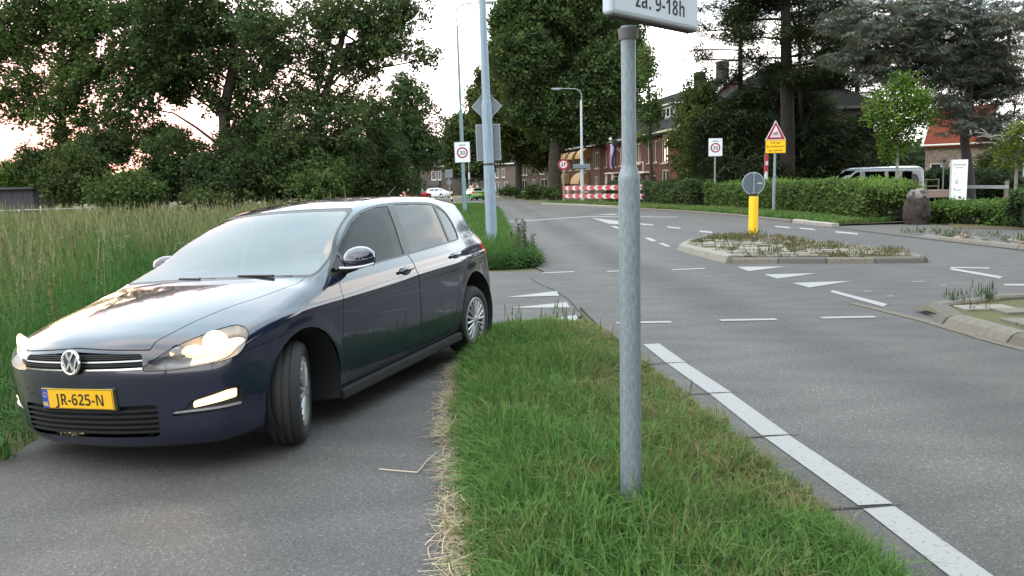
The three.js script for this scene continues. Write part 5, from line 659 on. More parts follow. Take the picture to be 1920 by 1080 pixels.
function needleClump(n, len, w, seed, droop = 0.2, flat = 0.5) { const R = rng(seed), s = soup(); for (let k = 0; k < n; k++) { const a = R() * 6.283, r = len * (0.2 + 0.6 * R()), x = Math.cos(a) * r * 0.6, z = Math.sin(a) * r * 0.6, y = (R() - 0.5) * len * flat, b = a + (R() - 0.5) * 1.6, l = len * (0.5 + 0.6 * R()), dx = Math.cos(b) * l, dz = Math.sin(b) * l, dy = l * ((R() - 0.5) * flat * 1.4 - droop); s.tri([x, y, z], [x + dx * 0.5 - Math.sin(b) * w, y + dy * 0.45, z + dz * 0.5 + Math.cos(b) * w], [x + dx, y + dy, z + dz]); s.tri([x, y, z], [x + dx, y + dy, z + dz], [x + dx * 0.5 + Math.sin(b) * w, y + dy * 0.45 + w * 0.5, z + dz * 0.5 - Math.cos(b) * w]); } return s.geo(); }
const barkTex = dataTex(256, (i, j) => { const a = nz(i / 7, j / 34, 2) + 0.5 * nz(i / 3, j / 12, 5); return [0.30 + 0.13 * a, 0.27 + 0.12 * a, 0.24 + 0.11 * a]; }, true, 1);
const bark = new THREE.MeshStandardMaterial({ map: barkTex, color: rgb(0.45, 0.42, 0.4), roughness: 0.95, bumpMap: barkTex, bumpScale: 0.03 });
const foliageMat = leafMat(1, 0.32), needleMat = leafMat(1, 0.15);
const G = { big: leafClump(18, 0.42, 0.2, 1), mid: leafClump(18, 0.34, 0.16, 2), small: leafClump(14, 0.2, 0.085, 3), far: leafClump(20, 0.65, 0.32, 4), pine: needleClump(26, 0.5, 0.022, 5, 0.0, 0.9), cedar: needleClump(24, 0.42, 0.02, 6, 0.42, 0.35), yew: needleClump(26, 0.42, 0.03, 7, 0.18, 0.8) };
function limb(a, b, r0, r1, R, sag = 0.12, n = 3) { const out = []; let p = a; const L = a.distanceTo(b); for (let k = 1; k <= n; k++) { const t = k / n, q = a.clone().lerp(b, t); if (k < n) q.add(V((R() - 0.5) * L * 0.14, Math.sin(t * 3.14) * L * sag, (R() - 0.5) * L * 0.14)); out.push(between(p, q, lerp(r0, r1, (k - 1) / n), lerp(r0, r1, t), 7)); p = q; } return out; }
// lobes: [u, v, half-width px, half-height px] seen at the tree's distance; each is a body of leaf clumps at the end of its own limb
function tree(name, label, cat, o) {
  const R = rng(o.seed), d = o.d, k = d / FPX, base = at(o.u, 348, d), t = thing(name, label, cat, [base.x, o.y0 ?? 0, -d], 0, o.group);
  const loc = (u, v, dz = 0) => { const p = at(u, v, d); return V(p.x - base.x, p.y - (o.y0 ?? 0), dz); };
  const top = loc(o.trunk?.at(-1)?.[0] ?? o.u, o.trunk?.at(-1)?.[1] ?? o.top ?? 200);
  const stems = [], knots = [V(0, -0.2, 0), ...(o.trunk ?? []).map(([u, v]) => loc(u, v)), ...(o.trunk ? [] : [top])], r0 = o.r ?? 0.25;
  for (let q = 1; q < knots.length; q++) { const f0 = (q - 1) / (knots.length - 1), f1 = q / (knots.length - 1); stems.push(between(knots[q - 1], knots[q], lerp(r0, r0 * 0.4, f0), lerp(r0, r0 * 0.4, f1), 10)); }
  const list = [], gap = o.gap ?? 0.1, [cr, cg, cb] = o.c;
  for (const L of o.lobes) {
    const [u, v, pw, ph, dens = 1] = L, rx = pw * k * 1.12, ry = ph * k * 1.12 * (o.fat ?? 1), rz = rx * (o.depth ?? 0.85), dz = (R() - 0.5) * rx * (o.spread ?? 1.4), c = loc(u, v, dz);
    const want = c.y - (o.rise ?? 0.55) * Math.hypot(c.x, c.z) - ry * 0.1, lo = knots[1].y * 0.55; let s = knots.at(-1).clone(); for (let q = 1; q < knots.length; q++) { const A = knots[q - 1], B = knots[q], y = Math.max(want, lo); if (y >= A.y && y <= B.y) { s = A.clone().lerp(B, (y - A.y) / (B.y - A.y)); break; } }
    if (!o.noLimbs) stems.push(...limb(s, c.clone().add(V(0, -ry * 0.2, 0)), Math.min(r0 * 0.36, 0.03 + rx * 0.03), 0.03, R, o.sag ?? 0.1));
    if (!o.noLimbs) for (let q = 0; q < 5; q++) stems.push(...limb(c.clone().add(V(0, -ry * 0.2, 0)), c.clone().add(V((R() - 0.5) * rx * 1.7, (R() - 0.4) * ry * 1.5, (R() - 0.5) * rz * 1.5)), 0.035, 0.012, R, 0.1, 2));
    const n = Math.round(dens * (o.density ?? 1) * 84 * (rx * ry + ry * rz + rx * rz) / 3 / (o.size ?? 1) ** 2);
    for (let q = 0; q < n; q++) {
      const a = R() * 6.283, e = Math.asin(R() * 2 - 1), f = Math.pow(R(), o.shell ?? 0.42), wob = 1 + 0.55 * fbm(Math.cos(a) * 1.7 + u, Math.sin(a) * 1.7 + e * 1.6, v, 3), x = c.x + Math.cos(a) * Math.cos(e) * rx * f * wob, y = c.y + Math.sin(e) * ry * f * wob, z = c.z + Math.sin(a) * Math.cos(e) * rz * f * wob;
      if (y < 0.05) continue;
      const hole = fbm(x * 0.55 / (o.size ?? 1), y * 0.7 / (o.size ?? 1), z * 0.55 / (o.size ?? 1) + o.seed, 2); if (hole < gap - 0.25) continue;
      const j = 0.62 + 0.62 * R() + 0.55 * fbm(x * 0.5, y * 0.5, z * 0.5 + 5, 2), y2 = R(); list.push([x, y, z, R() * 6.283, (o.size ?? 1) * (0.75 + 0.5 * R()), (o.size ?? 1) * (0.7 + 0.5 * R()), (R() - 0.5) * (o.tilt ?? 0.9), (R() - 0.5) * (o.tilt ?? 0.9), cr * j * (1 + 0.35 * y2 * y2), cg * j, cb * j * (1 - 0.25 * y2)]);
    }
  }
  if (!o.noTrunk) part(t, 'trunk', merge(stems), o.bark ?? bark);
  copies(t, 'crown', o.geo, o.mat ?? foliageMat, list); return t;
}
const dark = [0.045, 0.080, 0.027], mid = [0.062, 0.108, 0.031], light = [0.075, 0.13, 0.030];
// left wood edge, from the left
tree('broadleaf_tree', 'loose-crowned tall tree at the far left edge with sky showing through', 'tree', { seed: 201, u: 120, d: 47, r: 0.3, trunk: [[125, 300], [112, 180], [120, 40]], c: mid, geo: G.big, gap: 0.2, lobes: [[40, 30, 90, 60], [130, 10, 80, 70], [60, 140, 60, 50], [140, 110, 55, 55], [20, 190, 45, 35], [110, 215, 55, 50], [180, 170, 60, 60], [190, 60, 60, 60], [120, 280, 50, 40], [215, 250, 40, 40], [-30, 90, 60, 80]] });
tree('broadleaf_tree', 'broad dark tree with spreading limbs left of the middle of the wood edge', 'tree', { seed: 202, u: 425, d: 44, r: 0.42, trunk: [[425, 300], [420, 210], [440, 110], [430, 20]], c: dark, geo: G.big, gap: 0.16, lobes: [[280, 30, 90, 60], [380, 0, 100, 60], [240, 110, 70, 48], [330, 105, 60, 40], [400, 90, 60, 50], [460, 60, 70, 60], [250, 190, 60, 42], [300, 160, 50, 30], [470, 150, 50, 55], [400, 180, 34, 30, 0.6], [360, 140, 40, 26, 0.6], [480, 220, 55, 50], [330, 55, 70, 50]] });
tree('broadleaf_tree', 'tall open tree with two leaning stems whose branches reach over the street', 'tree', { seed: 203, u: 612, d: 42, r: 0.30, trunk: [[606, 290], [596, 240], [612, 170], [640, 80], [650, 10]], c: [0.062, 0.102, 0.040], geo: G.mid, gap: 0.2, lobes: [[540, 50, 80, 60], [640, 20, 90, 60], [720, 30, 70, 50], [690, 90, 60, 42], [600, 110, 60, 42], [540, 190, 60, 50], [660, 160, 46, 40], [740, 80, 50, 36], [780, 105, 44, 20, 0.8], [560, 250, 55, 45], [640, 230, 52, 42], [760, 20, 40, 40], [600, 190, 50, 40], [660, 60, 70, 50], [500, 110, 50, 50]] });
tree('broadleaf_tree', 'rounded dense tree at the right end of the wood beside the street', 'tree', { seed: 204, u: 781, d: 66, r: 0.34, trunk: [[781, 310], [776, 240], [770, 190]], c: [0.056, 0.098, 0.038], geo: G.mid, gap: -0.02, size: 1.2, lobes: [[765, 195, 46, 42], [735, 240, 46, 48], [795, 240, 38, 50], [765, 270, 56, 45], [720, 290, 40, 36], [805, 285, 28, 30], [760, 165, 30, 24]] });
tree('broadleaf_tree', 'dark dense tree behind the roof of the car in the wood edge', 'tree', { seed: 205, u: 690, d: 50, r: 0.3, trunk: [[690, 300], [690, 240]], c: [0.040, 0.072, 0.025], geo: G.mid, gap: 0.02, lobes: [[690, 250, 55, 55], [650, 290, 45, 45], [725, 310, 42, 45], [690, 330, 60, 40], [670, 200, 40, 30], [740, 345, 50, 30]] });
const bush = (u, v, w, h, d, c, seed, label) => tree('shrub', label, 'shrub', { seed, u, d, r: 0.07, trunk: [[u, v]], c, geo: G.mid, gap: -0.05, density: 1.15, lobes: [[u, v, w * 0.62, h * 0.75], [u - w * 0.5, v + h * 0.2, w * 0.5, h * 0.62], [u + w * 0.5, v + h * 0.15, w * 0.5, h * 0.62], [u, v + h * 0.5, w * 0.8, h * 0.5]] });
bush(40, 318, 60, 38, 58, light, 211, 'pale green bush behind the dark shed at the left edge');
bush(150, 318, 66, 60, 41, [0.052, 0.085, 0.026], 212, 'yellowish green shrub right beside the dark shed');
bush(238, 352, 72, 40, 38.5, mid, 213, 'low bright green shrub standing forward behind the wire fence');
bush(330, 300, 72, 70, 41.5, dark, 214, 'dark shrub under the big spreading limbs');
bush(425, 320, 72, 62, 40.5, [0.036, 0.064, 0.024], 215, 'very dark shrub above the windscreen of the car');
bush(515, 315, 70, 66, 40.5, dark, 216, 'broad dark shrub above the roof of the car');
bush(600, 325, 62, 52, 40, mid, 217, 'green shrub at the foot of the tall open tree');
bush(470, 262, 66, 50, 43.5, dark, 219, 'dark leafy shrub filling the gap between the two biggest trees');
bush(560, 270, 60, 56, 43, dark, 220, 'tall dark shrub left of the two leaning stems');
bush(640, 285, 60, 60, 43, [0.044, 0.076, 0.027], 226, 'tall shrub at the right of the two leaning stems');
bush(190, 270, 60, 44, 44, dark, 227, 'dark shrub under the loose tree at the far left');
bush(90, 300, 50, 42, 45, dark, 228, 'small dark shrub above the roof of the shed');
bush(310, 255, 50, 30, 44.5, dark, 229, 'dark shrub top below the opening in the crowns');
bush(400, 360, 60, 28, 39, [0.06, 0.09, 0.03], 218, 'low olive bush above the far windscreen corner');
// trees along the street
tree('street_tree', 'very large dense street tree filling the middle of the view', 'tree', { seed: 221, u: 1040, d: 80, r: 0.72, size: 0.8, trunk: [[1040, 300], [1045, 230], [1060, 120], [1065, 20]], c: [0.060, 0.106, 0.037], geo: G.far, gap: 0.0, depth: 0.9, lobes: [[1000, 30, 66, 60], [1090, 10, 76, 60], [1150, 60, 56, 56], [980, 110, 58, 50], [1060, 100, 70, 60], [1140, 140, 60, 50], [1000, 190, 56, 44], [1090, 190, 70, 50], [1165, 195, 42, 34], [1060, 240, 60, 34], [960, 60, 40, 46], [1120, 240, 46, 26], [1180, 110, 34, 40]] });
tree('street_tree', 'street tree with lighter hanging foliage behind the thick lamp post', 'tree', { seed: 222, u: 972, d: 96, r: 0.5, trunk: [[972, 310], [968, 240]], c: [0.066, 0.098, 0.026], geo: G.far, gap: 0.02, lobes: [[940, 160, 44, 50], [930, 215, 42, 40], [985, 240, 40, 44], [1010, 275, 36, 40, 0.8], [950, 270, 34, 30, 0.8], [905, 190, 26, 34]] });
tree('street_tree', 'smaller yellow-green street tree left of the thick lamp post', 'tree', { seed: 223, u: 870, d: 108, r: 0.35, trunk: [[872, 325], [875, 280]], c: [0.06, 0.095, 0.03], geo: G.far, gap: 0.0, lobes: [[872, 255, 34, 36], [855, 290, 26, 34], [895, 285, 34, 40], [880, 318, 36, 18], [912, 255, 26, 34]] });
tree('street_tree', 'slender garden tree between the brick houses and the sign post', 'tree', { seed: 224, u: 1222, d: 58, r: 0.16, trunk: [[1220, 260], [1216, 160]], c: mid, geo: G.mid, gap: 0.12, size: 1.1, lobes: [[1215, 130, 16, 40], [1222, 190, 18, 36], [1212, 230, 20, 36], [1230, 215, 14, 28]] });
tree('ivy_tree', 'leafy tree with yellowish leaves before the brick house end', 'tree', { seed: 225, u: 1305, d: 49, r: 0.2, trunk: [[1305, 290], [1300, 210]], c: [0.062, 0.098, 0.028], geo: G.mid, gap: 0.02, lobes: [[1300, 200, 34, 40], [1320, 170, 34, 34], [1285, 260, 30, 44], [1315, 250, 44, 44], [1300, 310, 46, 34], [1340, 300, 40, 40], [1330, 220, 34, 40]] });
// conifers on the right
const bark2 = new THREE.MeshStandardMaterial({ map: barkTex, color: rgb(0.20, 0.17, 0.155), roughness: 0.95, bumpMap: barkTex, bumpScale: 0.03 });
tree('pine_tree', 'tall pine with a thick bare trunk behind the warning triangle', 'tree', { rise: 0.06, seed: 231, u: 1477, d: 43, r: 0.42, trunk: [[1477, 250], [1474, 120], [1473, 20], [1472, -60]], bark: bark2, c: [0.034, 0.052, 0.026], geo: G.pine, mat: needleMat, gap: 0.12, size: 1.25, sag: 0.02, depth: 1.1, tilt: 0.5, density: 1.1, lobes: [[1520, 150, 60, 16], [1500, 60, 50, 20], [1590, 60, 44, 18], [1640, 110, 44, 16], [1440, 130, 36, 12, 0.7], [1400, 30, 50, 20], [1420, 70, 46, 16], [1530, 20, 60, 22], [1560, 60, 54, 18], [1540, 100, 56, 18], [1590, 120, 50, 18], [1430, 10, 44, 20], [1450, -30, 70, 30], [1600, 20, 40, 18], [1565, 150, 50, 16], [1500, -10, 60, 26], [1420, 105, 34, 11, 0.7], [1620, 160, 40, 14]] });
tree('pine_tree', 'thinner pine with wispy branches left of the thick pine', 'tree', { rise: 0.06, seed: 232, u: 1389, d: 49, r: 0.2, trunk: [[1389, 250], [1388, 120], [1390, 0], [1391, -60]], bark: bark2, c: [0.036, 0.05, 0.026], geo: G.pine, mat: needleMat, gap: 0.2, size: 1.1, sag: 0.02, tilt: 0.5, density: 0.8, lobes: [[1340, 20, 46, 18], [1400, 60, 36, 16], [1330, 52, 38, 14], [1390, 140, 30, 14], [1320, 110, 26, 10], [1352, 78, 26, 10, 0.8], [1420, 30, 36, 14], [1310, 90, 24, 9, 0.6], [1345, 130, 24, 9, 0.7], [1370, 0, 50, 16], [1360, 155, 26, 10, 0.7], [1430, 5, 34, 14]] });
tree('pine_tree', 'slim pine stem just right of the thick pine trunk', 'tree', { rise: 0.06, seed: 233, u: 1503, d: 46, r: 0.13, trunk: [[1502, 250], [1499, 100], [1498, -40]], bark: bark2, c: [0.034, 0.05, 0.026], geo: G.pine, mat: needleMat, gap: 0.15, sag: 0.02, tilt: 0.5, size: 1.1, lobes: [[1520, -10, 40, 16], [1480, 40, 30, 12, 0.7], [1530, 130, 40, 14], [1610, 60, 36, 16, 0.8]] });
tree('pine_tree', 'distant pine whose crown shows over the right slope of the dark roof', 'tree', { rise: 0.06, seed: 234, u: 1607, d: 58, r: 0.2, trunk: [[1607, 210], [1606, 110], [1606, 30]], bark: bark2, c: [0.036, 0.052, 0.028], geo: G.pine, mat: needleMat, gap: 0.2, size: 1.2, tilt: 0.5, lobes: [[1600, 60, 40, 26], [1620, 110, 34, 20, 0.8], [1590, 150, 32, 14, 0.6], [1640, 60, 40, 30], [1650, 170, 40, 26, 0.8]] });
for (const [u, v, w, h, d, s, l] of [[1405, 285, 88, 72, 45.5, 241, 'broad dark conifer bush behind the right zone 30 sign'], [1365, 235, 62, 52, 47, 242, 'dark conifer with olive tips left of the dark roof'], [1460, 240, 70, 70, 46.5, 243, 'tall dark yew wrapped round the thick pine trunk'], [1545, 270, 74, 68, 45, 244, 'dark spreading yew above the silver van cab'], [1620, 255, 56, 66, 46.5, 245, 'dark yew behind the bright green young maple'], [1510, 200, 64, 60, 47.5, 246, 'dark yew before the gable of the dark house'], [1440, 178, 66, 44, 48, 247, 'dark yew top left of the thick pine trunk'], [1395, 205, 56, 40, 48.5, 248, 'dark conifer between the chimneys and the yews'], [1480, 140, 46, 34, 49, 249, 'highest dark yew tip against the sky at the roof ridge']])
  tree('yew_tree', l, 'tree', { rise: 0.06, seed: s, u, d, r: 0.16, trunk: [[u, v + 10]], c: [0.036, 0.054, 0.027], geo: G.yew, mat: needleMat, gap: -0.1, size: 1.2, tilt: 0.6, density: 1.05, lobes: [[u, v, w * 0.6, h * 0.7], [u - w * 0.5, v + h * 0.3, w * 0.55, h * 0.6], [u + w * 0.5, v + h * 0.3, w * 0.55, h * 0.6], [u, v + h * 0.65, w * 0.85, h * 0.5]] });
tree('blue_cedar', 'large blue-grey cedar with drooping boughs hanging over the right side', 'tree', { rise: 0.06, fat: 1.35, seed: 251, u: 1822, d: 36, r: 0.26, trunk: [[1817, 330], [1808, 260], [1820, 150], [1838, 0]], bark: mat(0.03, 0.026, 0.026, 0.95), c: [0.12, 0.15, 0.138], geo: G.cedar, mat: needleMat, gap: 0.08, size: 0.95, sag: 0.18, tilt: 0.45, depth: 1.0, density: 1.15, spread: 1.8, lobes: [[1880, 250, 40, 34, 0.8], [1910, 140, 40, 40], [1850, 230, 34, 26, 0.7], [1600, 34, 50, 15], [1660, 16, 66, 20], [1640, 68, 62, 16], [1710, 50, 66, 20], [1620, 108, 60, 14], [1690, 112, 66, 18], [1760, 20, 70, 26], [1770, 88, 60, 20], [1640, 140, 46, 12], [1720, 148, 56, 17], [1780, 140, 50, 20], [1830, 60, 66, 30], [1890, 30, 56, 30], [1880, 100, 56, 28], [1830, 180, 46, 24], [1740, 190, 46, 17, 0.8], [1890, 170, 50, 28], [1920, 220, 40, 30], [1790, 215, 40, 16, 0.7], [1770, 240, 36, 12, 0.6], [1700, 90, 70, 20], [1800, 110, 70, 26], [1860, 140, 60, 28]] });
tree('maple_sapling', 'bright green young maple on a thin stem in front of the silver van', 'tree', { seed: 261, u: 1682, d: 32.5, r: 0.075, trunk: [[1682, 320], [1683, 250], [1688, 190]], c: [0.085, 0.17, 0.026], geo: G.small, size: 1.35, gap: 0.0, density: 3.2, bark: mat(0.2, 0.19, 0.17, 0.9), lobes: [[1670, 190, 34, 30], [1700, 185, 30, 26], [1655, 225, 32, 26], [1690, 230, 40, 30], [1720, 220, 26, 30], [1680, 265, 32, 22], [1690, 160, 22, 22], [1645, 200, 20, 18], [1675, 290, 20, 12]] });
for (const [u, h] of [[1662, 0], [1688, 1]]) { const c = at(u, 340, 32), t = thing('tree_stake', h ? 'right wooden stake beside the stem of the young maple' : 'left wooden stake beside the stem of the young maple', 'stake', [c.x, 0, -32]); part(t, 'post', new THREE.CylinderGeometry(0.06, 0.065, 1.72, 10).translate(0, 0.86, 0), mat(0.22, 0.19, 0.16, 0.9)); }
tree('young_tree', 'yellow-green young tree with a pale stem at the right edge', 'tree', { seed: 262, u: 1905, d: 26, r: 0.06, trunk: [[1906, 320], [1908, 262], [1900, 220]], c: [0.10, 0.16, 0.026], geo: G.small, size: 1.2, gap: 0.06, density: 2.4, bark: mat(0.22, 0.2, 0.17, 0.9), lobes: [[1880, 270, 34, 20], [1915, 250, 34, 24], [1850, 255, 26, 14, 0.7], [1890, 300, 28, 12, 0.7], [1930, 290, 26, 20]] });
bush(1870, 300, 40, 26, 48, [0.085, 0.12, 0.03], 263, 'yellowish shrub beneath the red-roofed house');
bush(1760, 340, 40, 22, 47, [0.04, 0.062, 0.026], 264, 'dark garden shrub behind the small flat trailer');
bush(1875, 335, 50, 20, 40, [0.032, 0.05, 0.022], 265, 'dark clipped bush behind the grey rail');

function hedge(name, label, line, width, height, c, o = {}) { // leaves over the faces of a dark twiggy core
  const R = rng(o.seed ?? 301), t = thing(name, label, 'hedge', [0, 0, 0]), L = new THREE.CatmullRomCurve3(line.map(([x, z]) => V(x, 0, z)), false, 'catmullrom', 0.3), len = L.getLength(), list = [], core = []; const n = Math.max(2, Math.round(len / 1.2));
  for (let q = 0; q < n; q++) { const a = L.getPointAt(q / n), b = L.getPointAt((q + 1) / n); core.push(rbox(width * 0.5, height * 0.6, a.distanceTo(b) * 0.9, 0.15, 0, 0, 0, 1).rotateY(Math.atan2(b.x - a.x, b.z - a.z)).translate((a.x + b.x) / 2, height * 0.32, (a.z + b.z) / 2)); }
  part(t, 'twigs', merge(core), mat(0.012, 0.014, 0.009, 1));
  const N = Math.round(len * (o.per ?? 620));
  for (let q = 0; q < N; q++) { const s = R(), p = L.getPointAt(s), tg = L.getTangentAt(s), side = V(tg.z, 0, -tg.x), f = R(); let a = (R() * 2 - 1) * 0.5, y = R() * height; if (f < 0.4) y = height * (0.82 + 0.2 * R()); else if (f > 0.92) a *= 1; else a = Math.sign(a) * (0.42 + 0.1 * R()); const b = 1 + 0.55 * fbm(p.x * 0.7 + a, y * 0.7, p.z * 0.7, 3); y *= 0.95 * b * (1 + 0.1 * nz(p.x * 0.5, p.z * 0.5, 3)); const x = p.x + side.x * a * width * b, z = p.z + side.z * a * width * b, j = 0.6 + 0.6 * R() + 0.4 * fbm(x * 0.8, y * 0.8, z * 0.8, 2); list.push([x, y, z, R() * 6.28, (o.size ?? 1) * (0.8 + 0.5 * R()), (o.size ?? 1) * (0.8 + 0.5 * R()), R() - 0.5, R() - 0.5, c[0] * j * (0.9 + 0.4 * R()), c[1] * j, c[2] * j]); }
  if (o.shoots) for (let q = 0; q < o.shoots; q++) { const p = L.getPointAt(R()), y = height * (0.85 + 0.32 * R() + 0.35 * fbm(p.x * 0.7, 1, p.z * 0.7, 2)), j = 1 + 0.4 * R(); list.push([p.x + (R() - 0.5) * width, y, p.z + (R() - 0.5) * width, R() * 6.28, 0.6, 1.2, 0, 0, c[0] * 1.3 * j, c[1] * 1.3 * j, c[2] * j]); }
  copies(t, 'leaves', o.geo ?? G.small, foliageMat, list); return t;
}
hedge('hedge', 'long untrimmed green hedge along the right side of the junction', [[11.5, -43], [12.5, -36.4], [12.9, -30], [12.6, -26.2]], 1.6, 1.12, [0.085, 0.145, 0.036], { seed: 301, per: 1150, size: 1.25, shoots: 1500 });
hedge('hedge', 'lower dark hedge running on towards the brick houses', [[8.2, -60], [9.6, -53], [11.0, -44.4]], 1.6, 1.3, [0.06, 0.10, 0.034], { seed: 302, per: 700, size: 1.5, geo: G.small });
hedge('ground_cover', 'low bright green ground cover round the foot of the white column', [[13.8, -24.6], [17.0, -25.5], [21.0, -27]], 3.0, 0.5, [0.085, 0.16, 0.034], { seed: 303, per: 1900, size: 1.0 });
hedge('hedge', 'dark shrubby hedge at the right edge beside the entrance', [[14.1, -21.9], [15.6, -21.6], [18.0, -22.5]], 1.7, 1.1, [0.045, 0.085, 0.028], { seed: 304, per: 1700, size: 1.0 });
hedge('garden_hedge', 'dark low hedge behind the parked van and trailer', [[17, -44], [24, -43], [32, -44]], 1.4, 1.5, [0.03, 0.05, 0.022], { seed: 305, per: 500, size: 1.7 });
for (const [u, v, w, h, d, s, l] of [[1003, 360, 26, 15, 84, 311, 'rounded shrub at the foot of the very large street tree'], [955, 357, 20, 10, 92, 312, 'small round shrub left of the very large street tree'], [1038, 362, 20, 13, 76, 313, 'yellow-green shrub beside the left end of the barrier'], [1185, 358, 30, 16, 60, 314, 'green shrub behind the right end of the barrier']]) tree('shrub', l, 'shrub', { seed: s, u, d, r: 0.05, trunk: [[u, v]], c: [0.06, 0.105, 0.03], geo: G.mid, gap: -0.1, lobes: [[u, v, w * 0.7, h], [u - w * 0.5, v + 3, w * 0.5, h * 0.75], [u + w * 0.5, v + 3, w * 0.5, h * 0.75]] });
// trees and a hedge along the road just outside the view to the right and behind the viewer
for (const [x, z, h, s] of [[14.2, -7.5, 17, 501], [17, -2.5, 19, 502], [19, 6, 18, 503], [12, 15, 17, 504], [27, -13, 16, 505], [1, 19, 13, 506], [-10, 17, 14, 507]]) {
  const R = rng(s), t = thing('roadside_tree', null, 'tree', [x, 0, z], 0, 'trees beside the road outside the picture'); t.userData.label = 'roadside tree standing beyond the edge of the picture'; const stems = [between(V(0, -0.2, 0), V(0.2, h * 0.55, 0.1), 0.3, 0.14, 10)], list = [];
  for (let q = 0; q < 14; q++) { const a = R() * 6.28, c = V(Math.cos(a) * h * 0.24 * R() * 1.3, h * (0.34 + 0.55 * R()), Math.sin(a) * h * 0.24 * R() * 1.3), r = h * (0.13 + 0.07 * R()); stems.push(...limb(V(0.1, h * 0.35, 0), c, 0.1, 0.03, R)); for (let k = 0; k < r * r * 70; k++) { const b = R() * 6.28, e = Math.asin(R() * 2 - 1), f = r * Math.pow(R(), 0.4), j = 0.7 + 0.6 * R(); list.push([c.x + Math.cos(b) * Math.cos(e) * f, c.y + Math.sin(e) * f * 0.85, c.z + Math.sin(b) * Math.cos(e) * f, R() * 6.28, 1.2, 1.2, R() - 0.5, R() - 0.5, 0.045 * j, 0.08 * j, 0.028 * j]); } }
  part(t, 'trunk', merge(stems), bark); copies(t, 'crown', G.big, foliageMat, list); }
hedge('hedge', 'clipped hedge along the pavement beyond the right edge of the picture', [[16, -16], [14.6, -8], [15.2, 0], [16, 8]], 1.5, 2.2, [0.04, 0.075, 0.026], { seed: 306, per: 420, size: 1.7 });
{ // wood far behind the houses, one mass
  const R = rng(401), list = []; for (let k = 0; k < 15000; k++) { const az = lerp(-1.0, 1.0, R()), r = 170 + 40 * R(), x = Math.tan(az) * r, h = (az < -0.1 ? 6 : 9) * (0.6 + 0.55 * fbm(az * 9, 2, 1, 3) + 0.3), y = h * Math.pow(R(), 0.7), j = 0.7 + 0.6 * R(); list.push([x, y, -r, R() * 6.28, 3, 2.4, R() - 0.5, R() - 0.5, 0.05 * j, 0.08 * j, 0.035 * j]); }
  tag(copies(scene, 'distant_trees', G.far, foliageMat, list), 'far line of trees closing the view behind the houses', 'trees', null, 'stuff'); }
// ------------------------------------------------------------------ houses and the other vehicles
const brickTex = dataTex(512, (i, j) => { const row = (j / 16) | 0, off = row % 2 ? 24 : 0, bx = ((i + off) / 48) | 0, m = (j % 16 < 2) || ((i + off) % 48 < 3), h = Math.abs(Math.sin(bx * 12.9 + row * 78.2) * 43758.5) % 1, a = 0.8 + 0.4 * h + 0.15 * nz(i / 4, j / 4, 3); return m ? [0.55, 0.52, 0.48] : [0.62 * a, 0.60 * a, 0.58 * a]; }, true, 1 / 2.3);
const brickOf = (r, g, b) => new THREE.MeshStandardMaterial({ map: brickTex, color: rgb(r, g, b), roughness: 0.92 });
const roofTex = dataTex(256, (i, j) => { const r = (j % 32) / 32, a = 0.7 + 0.35 * r - (i % 32 < 3 ? 0.18 : 0) + 0.1 * nz(i / 9, j / 9, 2); return [0.6 * a, 0.6 * a, 0.6 * a]; }, true, 1 / 2.2);
const roofOf = (r, g, b) => new THREE.MeshPhysicalMaterial({ map: roofTex, color: rgb(r, g, b), roughness: 0.95, specularIntensity: 0.25 });
const frameWhite = mat(0.55, 0.53, 0.48, 0.6), frameCream = mat(0.42, 0.38, 0.28, 0.6), paneDark = mat(0.02, 0.023, 0.026, 0.08), curtain = mat(0.32, 0.31, 0.29, 0.9);
function wallUV(g) { const p = g.attributes.position, n = g.attributes.normal, u = new Float32Array(p.count * 2); for (let i = 0; i < p.count; i++) { u[2 * i] = Math.abs(n.getX(i)) > 0.7 ? p.getZ(i) : p.getX(i); u[2 * i + 1] = Math.abs(n.getY(i)) > 0.7 ? p.getZ(i) : p.getY(i); } g.setAttribute('uv', new THREE.BufferAttribute(u, 2)); return g; }
